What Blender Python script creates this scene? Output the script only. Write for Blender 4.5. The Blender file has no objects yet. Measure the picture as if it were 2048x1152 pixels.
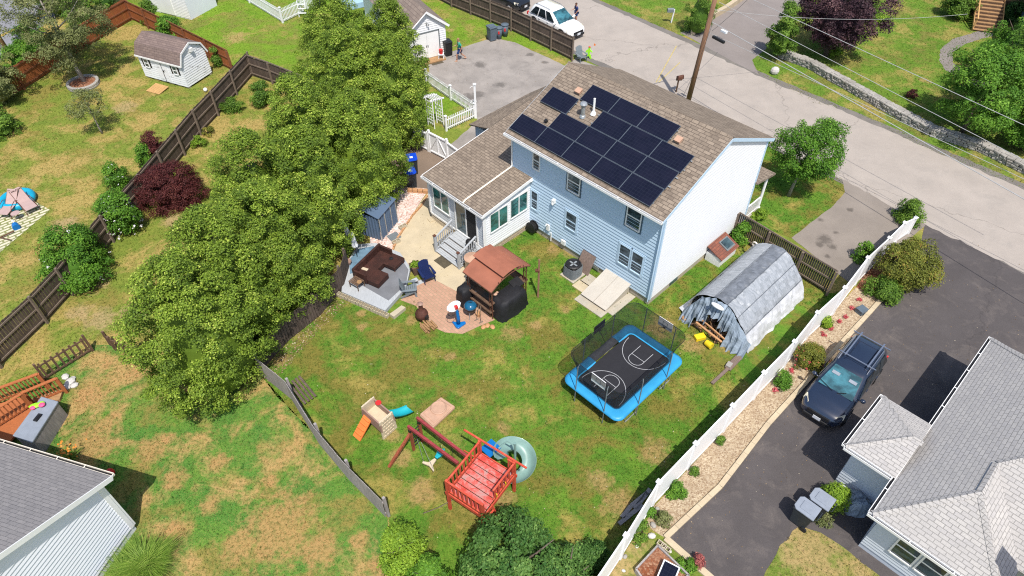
import bpy, bmesh, math, random
import numpy as np
from mathutils import Vector, Matrix
from mathutils.geometry import tessellate_polygon
R=math.radians
random.seed(7)
scene=bpy.context.scene
# ---------------------------------------------------------------- camera, world, sun, exposure
CAM_F,CAM_TH,CAM_RO,CAM_H=1362.675,0.7953,-0.0029,24.0723
cam_data=bpy.data.cameras.new('camera'); cam=bpy.data.objects.new('camera',cam_data)
scene.collection.objects.link(cam); scene.camera=cam
cam_data.sensor_width=36.0; cam_data.lens=36.0*CAM_F/2048.0; cam_data.clip_end=600; cam_data.clip_start=.3
cam.matrix_world=Matrix.Translation((0,0,CAM_H))@Matrix.Rotation(math.pi/2-CAM_TH,4,'X')@Matrix.Rotation(CAM_RO,4,'Z')
SUN_AZ,SUN_EL=R(165),R(62)          # azimuth clockwise from +Y
world=bpy.data.worlds.new('World'); scene.world=world; world.use_nodes=True
wn=world.node_tree; bg=wn.nodes['Background']; sky=wn.nodes.new('ShaderNodeTexSky')
sky.sky_type='NISHITA'; sky.sun_disc=False; sky.sun_elevation=SUN_EL; sky.sun_rotation=SUN_AZ
sky.air_density=1.0; sky.dust_density=1.5; sky.ozone_density=1.0
wn.links.new(sky.outputs[0],bg.inputs[0]); bg.inputs[1].default_value=0.15
sd=bpy.data.lights.new('sun','SUN'); sd.energy=4.5; sd.angle=R(.5); sd.color=(1.0,.95,.87)
sun=bpy.data.objects.new('sun',sd); scene.collection.objects.link(sun)
sdir=Vector((math.sin(SUN_AZ)*math.cos(SUN_EL),math.cos(SUN_AZ)*math.cos(SUN_EL),math.sin(SUN_EL)))
sun.rotation_euler=sdir.to_track_quat('Z','Y').to_euler(); sun.location=(0,0,60)
scene.view_settings.view_transform='Standard'; scene.view_settings.look='None'
scene.view_settings.exposure=0.2; scene.view_settings.gamma=1.0
scene.render.engine='CYCLES'
scene.cycles.use_denoising=False; scene.cycles.filter_width=1.15; scene.cycles.sample_clamp_indirect=4; scene.cycles.max_bounces=6; scene.cycles.transparent_max_bounces=12
# ---------------------------------------------------------------- site coordinates
def G(px,py,z=0.0):
    """ground plan point (metres) for a point of the survey picture, at height z"""
    a=px-1024.0;b=py-576.0
    cr,sr=math.cos(CAM_RO),math.sin(CAM_RO)
    X=(a*cr+b*sr)/CAM_F; Y=-(-a*sr+b*cr)/CAM_F
    c,s=math.cos(CAM_TH),math.sin(CAM_TH)
    dx,dy,dz=X,c+Y*s,-s+Y*c
    t=(z-CAM_H)/dz
    return Vector((dx*t,dy*t,z))
HO=Vector((6.5638,22.411,0)); HA=-0.796      # house origin (back right corner) and plan angle
HX=Vector((math.cos(HA),math.sin(HA),0)); HY=Vector((-math.sin(HA),math.cos(HA),0))
def HF(x,y,z=0.0): return HO+HX*x+HY*y+Vector((0,0,z))
def toHF(p): d=p-HO; return Vector((d.dot(HX),d.dot(HY),p.z))
def ang(a,b): d=b-a; return math.atan2(d.y,d.x)
# ---------------------------------------------------------------- mesh helpers
class MB:
    def __init__(s,T=None): s.v=[];s.f=[];s.T=T
    def add(s,vs,fs):
        n=len(s.v)
        if s.T is not None: vs=[s.T@Vector(v) for v in vs]
        s.v.extend([tuple(v) for v in vs]); s.f.extend([tuple(i+n for i in f) for f in fs]); return s
    def box(s,c,d,rz=0.0,M=None):
        x,y,z=d[0]/2,d[1]/2,d[2]/2
        M=M or Matrix.Rotation(rz,3,'Z'); c=Vector(c)
        vs=[c+M@Vector((sx*x,sy*y,sz*z)) for sz in(-1,1) for sy in(-1,1) for sx in(-1,1)]
        return s.add(vs,[(0,2,3,1),(4,5,7,6),(0,1,5,4),(2,6,7,3),(0,4,6,2),(1,3,7,5)])
    def b(s,x0,x1,y0,y1,z0,z1): return s.box(((x0+x1)/2,(y0+y1)/2,(z0+z1)/2),(x1-x0,y1-y0,z1-z0))
    def beam(s,p,q,w,h,up=(0,0,1)):
        p=Vector(p);q=Vector(q);a=(q-p);L=a.length;a.normalize();up=Vector(up)
        if abs(a.dot(up))>.99: up=Vector((0,1,0))
        sd=a.cross(up).normalized(); u=sd.cross(a)
        return s.box((p+q)/2,(L,w,h),M=Matrix((a,-sd,u)).transposed())
    def cyl(s,p,q,r0,r1=None,n=10,cap=True):
        p=Vector(p);q=Vector(q); r1=r0 if r1 is None else r1
        a=(q-p).normalized(); t=Vector((1,0,0)) if abs(a.x)<.9 else Vector((0,1,0))
        u=a.cross(t).normalized();w=a.cross(u)
        vs=[];fs=[]
        for i in range(n):
            th=2*math.pi*i/n; d=u*math.cos(th)+w*math.sin(th); vs+= [p+d*r0,q+d*r1]
        for i in range(n): j=(i+1)%n; fs.append((2*i,2*j,2*j+1,2*i+1))
        if cap: fs+= [tuple(2*i for i in range(n))[::-1],tuple(2*i+1 for i in range(n))]
        return s.add(vs,fs)
    def tube(s,pts,r,n=6,closed=False):
        P=[Vector(p) for p in pts];m=len(P);vs=[];fs=[]
        rr=r if isinstance(r,(list,tuple)) else [r]*m
        for i in range(m):
            if closed: a=(P[(i+1)%m]-P[i-1])
            else: a=P[min(i+1,m-1)]-P[max(i-1,0)]
            a.normalize(); t=Vector((0,0,1)) if abs(a.z)<.95 else Vector((1,0,0))
            u=a.cross(t).normalized();w=a.cross(u)
            for k in range(n): th=2*math.pi*k/n; vs.append(P[i]+(u*math.cos(th)+w*math.sin(th))*rr[i])
        for i in range(m if closed else m-1):
            for k in range(n): l=(k+1)%n;j=(i+1)%m; fs.append((i*n+k,i*n+l,j*n+l,j*n+k))
        if not closed: fs+= [tuple(range(n))[::-1],tuple((m-1)*n+k for k in range(n))]
        return s.add(vs,fs)
    def lathe(s,c,prof,n=20,sx=1,sy=1):
        c=Vector(c);vs=[];fs=[];m=len(prof)
        for r,z in prof:
            for k in range(n): th=2*math.pi*k/n; vs.append(c+Vector((r*sx*math.cos(th),r*sy*math.sin(th),z)))
        for i in range(m-1):
            for k in range(n): l=(k+1)%n; fs.append((i*n+k,i*n+l,(i+1)*n+l,(i+1)*n+k))
        fs+=[tuple(range(n))[::-1],tuple((m-1)*n+k for k in range(n))]
        return s.add(vs,fs)
    def ell(s,c,r,n=10,m=7,rz=0):
        if not hasattr(r,'__len__'): r=(r,r,r)
        c=Vector(c);vs=[];fs=[];M=Matrix.Rotation(rz,3,'Z')
        for i in range(1,m):
            ph=math.pi*i/m
            for k in range(n):
                th=2*math.pi*k/n; vs.append(c+M@Vector((r[0]*math.sin(ph)*math.cos(th),r[1]*math.sin(ph)*math.sin(th),r[2]*math.cos(ph))))
        a=len(vs);vs.append(c+Vector((0,0,r[2])));vs.append(c-Vector((0,0,r[2])))
        for i in range(m-2):
            for k in range(n): l=(k+1)%n; fs.append((i*n+k,(i+1)*n+k,(i+1)*n+l,i*n+l))
        for k in range(n): l=(k+1)%n; fs.append((a,k,l)); fs.append((a+1,(m-2)*n+l,(m-2)*n+k))
        return s.add(vs,fs)
    def poly(s,pts): return s.add(pts,[tuple(range(len(pts)))])
    def prism(s,pts,z0,z1):
        n=len(pts); vs=[(p[0],p[1],z0) for p in pts]+[(p[0],p[1],z1) for p in pts]
        tri=tessellate_polygon([[Vector((p[0],p[1],0)) for p in pts]])
        ar=sum(pts[i][0]*pts[(i+1)%n][1]-pts[(i+1)%n][0]*pts[i][1] for i in range(n))
        fs=[]
        for t in tri:
            a,b_,c=[pts[i] for i in t]; o=(b_[0]-a[0])*(c[1]-a[1])-(c[0]-a[0])*(b_[1]-a[1])
            t=t if o>0 else t[::-1]; fs.append(tuple(i+n for i in t)); fs.append(tuple(t[::-1]))
        for i in range(n):
            j=(i+1)%n; fs.append((i,j,j+n,i+n) if ar>0 else (j,i,i+n,j+n))
        return s.add(vs,fs)
    def slab(s,pts,t):
        """thick plate: polygon of 3D points, thickness t downwards along its normal"""
        P=[Vector(p) for p in pts]; n=(P[1]-P[0]).cross(P[2]-P[0]).normalized()
        if n.z<0: P=P[::-1]; n=-n
        k=len(P); vs=P+[p-n*t for p in P]
        return s.add(vs,[tuple(range(k)),tuple(range(k,2*k))[::-1]]+[(i,i+k,(i+1)%k+k,(i+1)%k) for i in range(k)])
    def build(s,name,mat,parent=None,smooth=False,loc=None,rz=0,uv=True,bevel=0):
        me=bpy.data.meshes.new(name); me.from_pydata(s.v,[],s.f)
        if mat: me.materials.append(mat)
        if uv:
            ul=me.uv_layers.new(name='uv'); co=me.vertices
            for p in me.polygons:
                n=p.normal; t=Vector((-n.y,n.x,0))
                t=t.normalized() if t.length>.05 else Vector((1,0,0))
                w=n.cross(t)
                for li in p.loop_indices:
                    q=co[me.loops[li].vertex_index].co; ul.data[li].uv=(q.dot(t),q.dot(w))
        if smooth: me.shade_smooth()
        o=bpy.data.objects.new(name,me); scene.collection.objects.link(o)
        if parent: o.parent=parent
        if loc is not None: o.location=loc
        o.rotation_euler=(0,0,rz)
        if bevel:
            m=o.modifiers.new('b','BEVEL'); m.width=bevel; m.segments=2; m.limit_method='ANGLE'
        return o
def tag(o,label=None,cat=None,group=None,kind=None):
    if label:o['label']=label
    if cat:o['category']=cat
    if group:o['group']=group
    if kind:o['kind']=kind
    return o
def thing(name,label,cat,loc=(0,0,0),rz=0,group=None):
    o=bpy.data.objects.new(name,None); o.empty_display_size=.2; scene.collection.objects.link(o)
    o.location=loc; o.rotation_euler=(0,0,rz); return tag(o,label,cat,group)
def dup(root,loc,rz,label,group=None,scale=None):
    r=root.copy(); scene.collection.objects.link(r); r.location=loc; r.rotation_euler=(0,0,rz); r['label']=label
    if group:r['group']=group
    if scale: r.scale=(scale,)*3
    def rec(a,b):
        for ch in a.children:
            c=ch.copy(); scene.collection.objects.link(c); c.parent=b; rec(ch,c)
    rec(root,r); return r
# ---------------------------------------------------------------- node helpers
class NT:
    def __init__(s,name):
        s.m=bpy.data.materials.new(name); s.m.use_nodes=True; s.t=s.m.node_tree; s.p=s.t.nodes['Principled BSDF']
        s.p.inputs['Roughness'].default_value=.8; s.p.inputs['Specular IOR Level'].default_value=.3
        s._c=None
    def n(s,ty): return s.t.nodes.new(ty)
    def l(s,a,b): s.t.links.new(a,b)
    def co(s,w='Object'):
        if s._c is None: s._c=s.n('ShaderNodeTexCoord')
        return s._c.outputs[w]
    def uv(s): return s.co('UV')
    def _in(s,i,v):
        if hasattr(v,'is_linked') or hasattr(v,'links'): s.l(v,i)
        else: i.default_value=v
    def noise(s,sc,det=3,vec=None,rough=.55,dist=0,out=0):
        k=s.n('ShaderNodeTexNoise'); s.l(vec or s.co(),k.inputs['Vector']); k.inputs['Scale'].default_value=sc
        k.inputs['Detail'].default_value=det; k.inputs['Roughness'].default_value=rough; k.inputs['Distortion'].default_value=dist
        return k.outputs[out]
    def ramp(s,f,st,interp='LINEAR'):
        k=s.n('ShaderNodeValToRGB'); s.l(f,k.inputs[0]); e=k.color_ramp.elements; k.color_ramp.interpolation=interp
        while len(e)<len(st): e.new(.5)
        for i,(p,c) in enumerate(st):
            e[i].position=p; e[i].color=(c,c,c,1) if not hasattr(c,'__len__') else (*c,1)
        return k.outputs[0]
    def mix(s,f,a,b,ty='MIX'):
        k=s.n('ShaderNodeMix'); k.data_type='RGBA'; k.blend_type=ty
        s._in(k.inputs[0],f)
        for i,v in ((6,a),(7,b)):
            if hasattr(v,'links'): s.l(v,k.inputs[i])
            else: k.inputs[i].default_value=(*v,1)
        return k.outputs[2]
    def math(s,op,a,b=0.5,c=None):
        k=s.n('ShaderNodeMath'); k.operation=op; s._in(k.inputs[0],a); s._in(k.inputs[1],b)
        if c is not None: s._in(k.inputs[2],c)
        return k.outputs[0]
    def mapv(s,vec,sc=(1,1,1),loc=(0,0,0),rot=(0,0,0)):
        k=s.n('ShaderNodeMapping'); s.l(vec,k.inputs[0]); k.inputs['Scale'].default_value=sc; k.inputs['Location'].default_value=loc; k.inputs['Rotation'].default_value=rot
        return k.outputs[0]
    def brick(s,vec,c1,c2,mo,w,h,ms=.01,bias=0,off=.5,sc=1):
        k=s.n('ShaderNodeTexBrick'); s.l(vec,k.inputs['Vector'])
        for i,v in zip((1,2,3),(c1,c2,mo)):
            if hasattr(v,'links'): s.l(v,k.inputs[i])
            else: k.inputs[i].default_value=(*v,1)
        k.inputs['Scale'].default_value=sc;k.inputs['Mortar Size'].default_value=ms;k.inputs['Bias'].default_value=bias
        k.inputs['Brick Width'].default_value=w;k.inputs['Row Height'].default_value=h;k.offset=off;k.inputs['Mortar Smooth'].default_value=.2
        return k
    def bump(s,h,st=.3,dist=.02):
        k=s.n('ShaderNodeBump'); k.inputs['Strength'].default_value=st;k.inputs['Distance'].default_value=dist; s.l(h,k.inputs['Height']); s.l(k.outputs[0],s.p.inputs['Normal'])
    def done(s,c=None,rough=None,metal=None,spec=None,alpha=None,coat=None):
        if c is not None: s._in(s.p.inputs['Base Color'],c if hasattr(c,'links') else (*c,1))
        if rough is not None: s._in(s.p.inputs['Roughness'],rough)
        if metal is not None: s.p.inputs['Metallic'].default_value=metal
        if spec is not None: s.p.inputs['Specular IOR Level'].default_value=spec
        if alpha is not None: s._in(s.p.inputs['Alpha'],alpha)
        if coat: s.p.inputs['Coat Weight'].default_value=coat
        return s.m
def k3(c,f): return tuple(min(1,x*f) for x in c)
def plain(name,c,rough=.7,var=.15,sc=6,bump=0,metal=None,spec=.3,coat=None,fine=True):
    N=NT(name); n1=N.noise(sc,4)
    col=N.ramp(n1,[(.3,k3(c,1-var)),(.7,k3(c,1+var))])
    if fine: col=N.mix(N.ramp(N.noise(sc*14,2),[(.35,0),(.75,.5*min(1,var*3))]),col,k3(c,.72))
    if bump: N.bump(N.noise(sc*6,3),bump,.02)
    return N.done(col,rough,metal,spec,coat=coat)
def wood(name,c,var=.25,sc=3,plank=None,rough=.85,stretch=(1,1,.12)):
    N=NT(name); v=N.mapv(N.co(),stretch); n1=N.noise(18*sc/3,4,v)
    col=N.ramp(n1,[(.3,k3(c,1-var)),(.7,k3(c,1+var))]); col=N.mix(N.ramp(N.noise(1.3,3),[(.35,0),(.7,.5)]),col,k3(c,1-var*1.3))
    N.bump(n1,.25,.01); return N.done(col,rough)
# ---------------------------------------------------------------- materials
def m_lawn(name,g1,g2,tan,brown,tanlo=.5,blobs=(),dirt=(.34,.24,.15),seed=0.0,brlo=.55):
    N=NT(name); v=N.mapv(N.co(),loc=(seed,seed*1.7,seed*.3))
    big=N.noise(.32,5,v,.6,.4); mid=N.noise(1.1,5,v,.65,.3,0)
    col=N.mix(N.ramp(mid,[(.32,0),(.68,1)]),g1,g2)
    v2=N.mapv(N.co(),loc=(seed+31,seed*.7+9,4)); t=N.noise(.42,7,v2,.68,.35)
    br=N.noise(.55,6,N.mapv(N.co(),loc=(seed-17,3,8)),.66,.3)
    col=N.mix(N.ramp(br,[(brlo-.06,0),(brlo+.06,.75)]),col,brown)
    col=N.mix(N.ramp(t,[(tanlo-.045,0),(tanlo+.06,.85)]),col,tan)
    if blobs:
        acc=None; wob=N.noise(2.6,5,v,.7)
        for (px,py,r) in blobs:
            c=G(px,py); k=N.n('ShaderNodeVectorMath'); k.operation='DISTANCE'; N.l(N.co(),k.inputs[0]); k.inputs[1].default_value=(c.x,c.y,0)
            d=N.math('DIVIDE',k.outputs['Value'],r); acc=d if acc is None else N.math('MINIMUM',acc,d)
        acc=N.math('ADD',acc,N.math('MULTIPLY_ADD',wob,2.2,-1.1))
        col=N.mix(N.ramp(acc,[(.45,.8),(1.15,0)]),col,dirt)
    f1=N.noise(6.5,4,v,.75); f2=N.noise(30,2,v,.7)
    col=N.mix(N.ramp(f1,[(.3,.75),(.54,0)]),col,k3(g1,.5)); col=N.mix(N.ramp(f2,[(.52,0),(.75,.5)]),col,k3(tan,1.05))
    N.bump(N.math('ADD',f1,f2),.6,.05)
    return N.done(col,.95,spec=.1)
BLOB_YARD=[(1455,600+88,.62),(1069,650,.38),(724,652,.33),(722,627,.3),(1024,667,.6),(900,713,.3),(823,640,.35),(1320,655,.95),(1385,690,.7),(1420,620,.4),(1240,1010,.8),(1200,960,.6),(840,985,.7),(800,915,.5),(785,870,.5),(1005,855,.35),(1020,665,.25),(1140,505,.5),(1105,500,.45),(655,595,.35),(1010,1000,.5),(1310,905,.8),(960,1012,.5),(1130,620,.3),(560,720,.5)]
BLOB_BL=[(170,900,1.4),(210,850,.6),(560,1060,1.8),(420,1010,.5),(350,960,.6),(440,925,.5),(300,900,.8),(640,1100,.9),(180,790,.7),(270,745,.5),(350,1060,.5),(480,1090,.9),(540,960,.4),(720,1080,.5),(215,730,.35),(230,830,.35),(750,1130,.4),(330,880,.4),(600,1000,.4)]
M={}
M['lawn_base']=m_lawn('lawn dry',(.13,.2,.028),(.215,.255,.042),(.42,.3,.105),(.26,.195,.055),.52,seed=3.0,blobs=[(250,215,.9),(30,440,1.2),(180,560,1.2),(130,450,1.),(560,420,.8),(350,440,.8),(200,640,.9),(160,625,.7),(270,620,.8)],dirt=(.4,.29,.15))
M['lawn_yard']=m_lawn('lawn yard',(.058,.168,.017),(.125,.245,.026),(.34,.27,.075),(.21,.15,.04),.575,BLOB_YARD,(.36,.24,.1),seed=11.0,brlo=.525)
M['lawn_bl']=m_lawn('lawn patchy',(.06,.19,.032),(.12,.245,.035),(.46,.29,.12),(.28,.2,.06),.53,BLOB_BL,(.43,.25,.105),seed=23.0,brlo=.57)
M['lawn_top']=m_lawn('lawn bright',(.12,.24,.018),(.19,.31,.028),(.33,.26,.08),(.2,.19,.05),.56,[(470,75,1.1),(900,60,.4)],(.4,.28,.12),seed=41.0)
M['lawn_street']=m_lawn('lawn across street',(.085,.19,.02),(.15,.25,.03),(.33,.27,.08),(.2,.17,.05),.54,[(1735,215,.6),(1850,160,.6)],(.36,.25,.1),seed=57.0)
M['lawn_strip']=m_lawn('lawn strip',(.1,.18,.02),(.17,.22,.04),(.36,.27,.1),(.26,.2,.07),.5,[(1620,1100,1.5),(1270,1080,.7),(1290,1040,.8),(1230,1130,.8),(1720,1140,.5)],(.4,.28,.13),seed=77.0)
def m_asphalt(name,c,var=.12,speck=.3,stains=(),wear=(.3,.27,.24),wearamt=.0,crack=.0,seed=0):
    N=NT(name); v=N.mapv(N.co(),loc=(seed,seed,0))
    col=N.ramp(N.noise(.6,5,v,.6),[(.3,k3(c,1-var)),(.7,k3(c,1+var))])
    if wearamt: col=N.mix(N.ramp(N.noise(.8,7,v,.7,.6),[(.5,0),(.68,wearamt)]),col,wear)
    if stains:
        acc=None;wob=N.noise(1.8,5,v,.7)
        for (px,py,r) in stains:
            p=G(px,py);k=N.n('ShaderNodeVectorMath'); k.operation='DISTANCE'; N.l(N.co(),k.inputs[0]); k.inputs[1].default_value=(p.x,p.y,0)
            d=N.math('DIVIDE',k.outputs['Value'],r); acc=d if acc is None else N.math('MINIMUM',acc,d)
        acc=N.math('ADD',acc,N.math('MULTIPLY_ADD',wob,2.6,-1.3)); col=N.mix(N.ramp(acc,[(.4,.75),(1.25,0)]),col,k3(c,.3))
    if crack:
        k=N.n('ShaderNodeTexVoronoi'); k.feature='DISTANCE_TO_EDGE'; k.inputs['Scale'].default_value=.085
        w=N.n('ShaderNodeVectorMath'); w.operation='ADD'; N.l(v,w.inputs[0]); sc=N.n('ShaderNodeVectorMath'); sc.operation='SCALE'; N.l(N.noise(.9,4,v,out=1),sc.inputs[0]); sc.inputs['Scale'].default_value=1.6; N.l(sc.outputs[0],w.inputs[1]); N.l(w.outputs[0],k.inputs['Vector'])
        col=N.mix(N.ramp(k.outputs['Distance'],[(.0,crack),(.0014,crack),(.0028,0)]),col,k3(c,.35))
    f=N.noise(26,3,v,.7); col=N.mix(N.ramp(f,[(.35,speck),(.6,0)]),col,k3(c,.65)); col=N.mix(N.ramp(N.noise(60,1,v),[(.6,0),(.75,speck)]),col,k3(c,1.5))
    N.bump(f,.3,.01); return N.done(col,.9,spec=.2)
M['street']=m_asphalt('street asphalt',(.37,.325,.285),.08,.35,wear=(.25,.23,.21),wearamt=.35,crack=.6,seed=5)
M['shoulder']=m_asphalt('shoulder asphalt',(.17,.155,.14),.15,.3,wear=(.26,.23,.19),wearamt=.5,seed=9)
M['old_drive']=m_asphalt('old driveway',(.30,.27,.245),.2,.4,[(940,195,.75),(955,190,.6),(1000,170,.5),(960,130,.6),(1060,110,.35),(1090,125,.3),(1020,215,.3)],(.17,.155,.145),.6,seed=14)
M['front_drive']=m_asphalt('front driveway',(.25,.215,.185),.12,.35,[(1640,440,.25),(1700,420,.2),(1630,520,.25),(1650,480,.42),(1665,495,.3),(1640,490,.25),(1672,465,.2),(1656,513,.2)],(.2,.17,.15),.4,seed=19)
M['dark_drive']=m_asphalt('sealed driveway',(.088,.078,.077),.14,.45,[],(.17,.145,.13),.6,crack=.35,seed=26)
M['brown_pave']=m_asphalt('brown pavement',(.2,.15,.115),.12,.25,seed=31)
M['across_drive']=m_asphalt('drive across',(.235,.205,.19),.1,.3,seed=37)
M['far_road']=m_asphalt('far road',(.22,.22,.235),.1,.2,seed=44)
def m_conc(name,c,var=.12,st=(.5,.38,.2),amt=.4):
    N=NT(name); col=N.ramp(N.noise(1.4,6,rough=.65),[(.3,k3(c,1-var)),(.7,k3(c,1+var))])
    col=N.mix(N.ramp(N.noise(.8,5,N.mapv(N.co(),loc=(5,9,1)),.6),[(.48,0),(.7,amt)]),col,st); f=N.noise(30,3)
    col=N.mix(N.ramp(f,[(.35,.3),(.6,0)]),col,k3(c,.7)); N.bump(f,.2,.01); return N.done(col,.88)
M['patio']=m_conc('patio concrete',(.5,.42,.29),.12,(.56,.46,.28),.5)
M['concrete']=m_conc('concrete',(.42,.38,.31),.12)
M['curb']=m_conc('curb stone',(.5,.41,.28),.15,(.4,.3,.2),.3)
M['white_conc']=m_conc('painted concrete',(.5,.46,.4),.08,(.45,.3,.2),.25)
def m_pavers(name,c1,c2,mo,w,h,rot=0,ms=.012,grass=None):
    N=NT(name); v=N.mapv(N.co(),rot=(0,0,rot)); b=N.brick(v,c1,c2,mo,w,h,ms); col=N.mix(N.ramp(N.noise(2,4),[(.35,0),(.7,.4)]),b.outputs[0],k3(c2,.8))
    N.bump(N.math('SUBTRACT',1,b.outputs['Fac']),.4,.015); return N.done(col,.9)
M['brickpave']=m_pavers('brick pavers',(.5,.29,.2),(.42,.25,.17),(.33,.25,.16),.24,.16,-HA)
M['stonepave']=m_pavers('stepping pavers',(.62,.57,.42),(.53,.5,.37),(.17,.19,.05),.62,.24,-R(43),.055)
def m_gravel(name,c1,c2,c3,sc=22):
    N=NT(name); k=N.n('ShaderNodeTexVoronoi'); N.l(N.co(),k.inputs['Vector']); k.inputs['Scale'].default_value=sc
    s=N.n('ShaderNodeSeparateColor'); N.l(k.outputs['Color'],s.inputs[0]); col=N.ramp(s.outputs[0],[(0,c1),(.5,c2),(1,c3)],'CONSTANT' if 0 else 'LINEAR')
    col=N.mix(N.ramp(N.noise(1.5,4),[(.4,0),(.7,.45)]),col,c3); N.bump(N.math('SUBTRACT',1,k.outputs['Distance']),.7,.03); return N.done(col,.9)
M['gravel_pink']=m_gravel('white and pink gravel',(.72,.66,.6),(.68,.55,.5),(.45,.28,.22),14)
M['gravel_tan']=m_gravel('tan pea gravel',(.5,.41,.29),(.4,.31,.2),(.24,.16,.1),20)
M['mulch']=m_gravel('red mulch',(.24,.075,.03),(.16,.05,.022),(.36,.2,.12),18)
M['soil']=m_gravel('soil',(.1,.065,.04),(.13,.09,.05),(.07,.045,.03),10)
def m_shingle(name,cs,dark,w=.32,h=.145,mo=.012,big=.3,bigc=None,patch=.5):
    N=NT(name); v=N.uv()
    b=N.brick(v,cs[0],cs[1],dark,w,h,mo,0,.5); b2=N.brick(N.mapv(v,loc=(.13,.0,0)),(0,0,0),(1,1,1),(.5,.5,.5),w*.62,h,0,-.25,.37)
    col=N.mix(N.math('MULTIPLY',b2.outputs[0],patch),b.outputs[0],dark)
    col=N.mix(N.ramp(N.noise(.9,5),[(.4,0),(.72,big)]),col,bigc or k3(cs[0],.8)); f=N.noise(45,2)
    col=N.mix(N.ramp(f,[(.35,.35),(.6,0)]),col,dark); N.bump(N.math('SUBTRACT',N.math('MULTIPLY',b2.outputs[0],.6),b.outputs['Fac']),.5,.02)
    return N.done(col,.95,spec=.15)
M['shingle_tan']=m_shingle('tan roof shingles',((.33,.265,.205),(.245,.195,.15)),(.105,.082,.066),.36,.165,.014,.3,patch=.62)
M['shingle_grey']=m_shingle('grey roof shingles',((.31,.29,.285),(.255,.24,.24)),(.14,.135,.14),.3,.14,.008,.3,(.3,.28,.27),.25)
M['shingle_light']=m_shingle('pale roof shingles',((.5,.475,.45),(.43,.41,.4)),(.24,.23,.22),.3,.14,.012,.4,(.36,.345,.33),.12)
M['shingle_garage']=m_shingle('brown garage shingles',((.3,.24,.2),(.24,.19,.16)),(.13,.1,.09),.5,.25,.015,.2)
M['shingle_shed']=m_shingle('brown shed shingles',((.25,.185,.16),(.2,.15,.135)),(.11,.08,.075),.4,.16,.01,.3)
def m_siding(name,c,grime=.1,bigsc=.5):
    N=NT(name); col=N.ramp(N.noise(bigsc,4),[(.3,k3(c,1-grime)),(.7,c)]); col=N.mix(N.ramp(N.noise(5,3,N.mapv(N.co(),(1,1,.15))),[(.5,0),(.8,.2)]),col,k3(c,.85)); return N.done(col,.55,spec=.35)
M['siding_blue_shade']=m_siding('pale siding with shade blue',(.50,.65,.79),.06)  # same siding as the white gable; blue of skylit shade mixed into its colour
M['siding_white']=m_siding('white siding',(.78,.785,.8),.04)
M['siding_nb']=m_siding('grey blue siding',(.55,.6,.66),.06)
M['siding_w2']=m_siding('white lap siding',(.75,.77,.82),.05)
M['siding_deepblue']=m_siding('deep blue siding',(.03,.13,.26),.1)
M['trim']=plain('white trim',(.8,.8,.79),.5,.04,2,fine=False)
M['trim_warm']=plain('cream trim',(.74,.68,.58),.5,.06,2,fine=False)
M['vinyl']=plain('white vinyl',(.82,.82,.83),.4,.02,1,fine=False)
M['dark_trim']=plain('dark slate trim',(.07,.12,.17),.5,.1,2,fine=False)
def m_glass(name,c,rough=.08,spec=.8):
    N=NT(name); col=N.ramp(N.noise(1.7,3,N.mapv(N.co(),(1,1,2.5))),[(.38,k3(c,.45)),(.62,k3(c,1.5))]); return N.done(col,rough,spec=spec)
M['glass']=m_glass('window glass',(.045,.075,.085)); M['glass_teal']=m_glass('teal window glass',(.03,.14,.13)); M['screen']=m_glass('window screen',(.06,.08,.1),.5,.3)
M['car_glass']=m_glass('windscreen',(.035,.13,.16),.05,1.0); M['car_glass_dark']=m_glass('tinted glass',(.012,.02,.025),.05,1.0)
M['black']=plain('black plastic',(.018,.018,.02),.45,.2,5); M['rubber']=plain('rubber',(.02,.02,.02),.8,.1,5)
M['blackcloth']=plain('black cover',(.016,.016,.019),.65,.3,3,bump=.4)
M['chrome']=plain('bright metal',(.6,.6,.62),.25,.05,4,metal=.9); M['galv']=plain('galvanised metal',(.45,.47,.48),.4,.15,6,metal=.6)
M['grey_metal']=plain('grey metal',(.16,.18,.19),.5,.1,4); M['rust']=plain('rusty cast iron',(.09,.035,.025),.7,.4,8,bump=.3)
M['bronze']=plain('brown painted metal',(.13,.055,.035),.5,.2,5)
M['copper_roof']=plain('brown metal roofing',(.31,.115,.07),.55,.14,1.5,fine=False)
M['navy']=plain('navy plastic',(.012,.022,.085),.45,.12,4); M['adgrey']=plain('grey plastic',(.17,.2,.22),.5,.08,4); M['blue_plastic']=plain('blue plastic',(.006,.14,.42),.35,.06,3)
M['lid_blue']=plain('royal blue lid',(.008,.06,.5),.35,.08,3); M['bin_dark']=plain('dark bin plastic',(.03,.038,.045),.5,.1,4); M['bin_grey']=plain('slate grey bin',(.1,.13,.16),.5,.12,4); M['bin_light']=plain('pale grey bin lid',(.25,.28,.33),.5,.08,4)
M['kettle']=plain('blue enamel',(.01,.1,.2),.15,.08,3,coat=.8); M['beige_pl']=plain('beige plastic',(.55,.46,.33),.55,.1,4); M['brown_pl']=plain('mauve brown plastic',(.3,.19,.15),.55,.12,4)
M['orange_pl']=plain('orange plastic',(.72,.2,.05),.5,.08,4); M['teal_pl']=plain('teal plastic',(.015,.36,.42),.4,.08,4); M['sand_pl']=plain('sandy pink plastic',(.48,.3,.21),.6,.1,4); M['slide_green']=plain('faded green plastic',(.19,.31,.28),.35,.18,2,coat=.2)
M['wicker']=NT('dark brown wicker')
def _w(N):
    v=N.uv(); b=N.brick(v,(.075,.028,.02),(.05,.02,.016),(.018,.01,.008),.05,.022,.004); N.bump(b.outputs['Fac'],.5,.01); return N.done(N.mix(N.ramp(N.noise(2.5,3),[(.4,0),(.7,.5)]),b.outputs[0],(.095,.035,.025)),.6)
M['wicker']=_w(M['wicker'])
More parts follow.
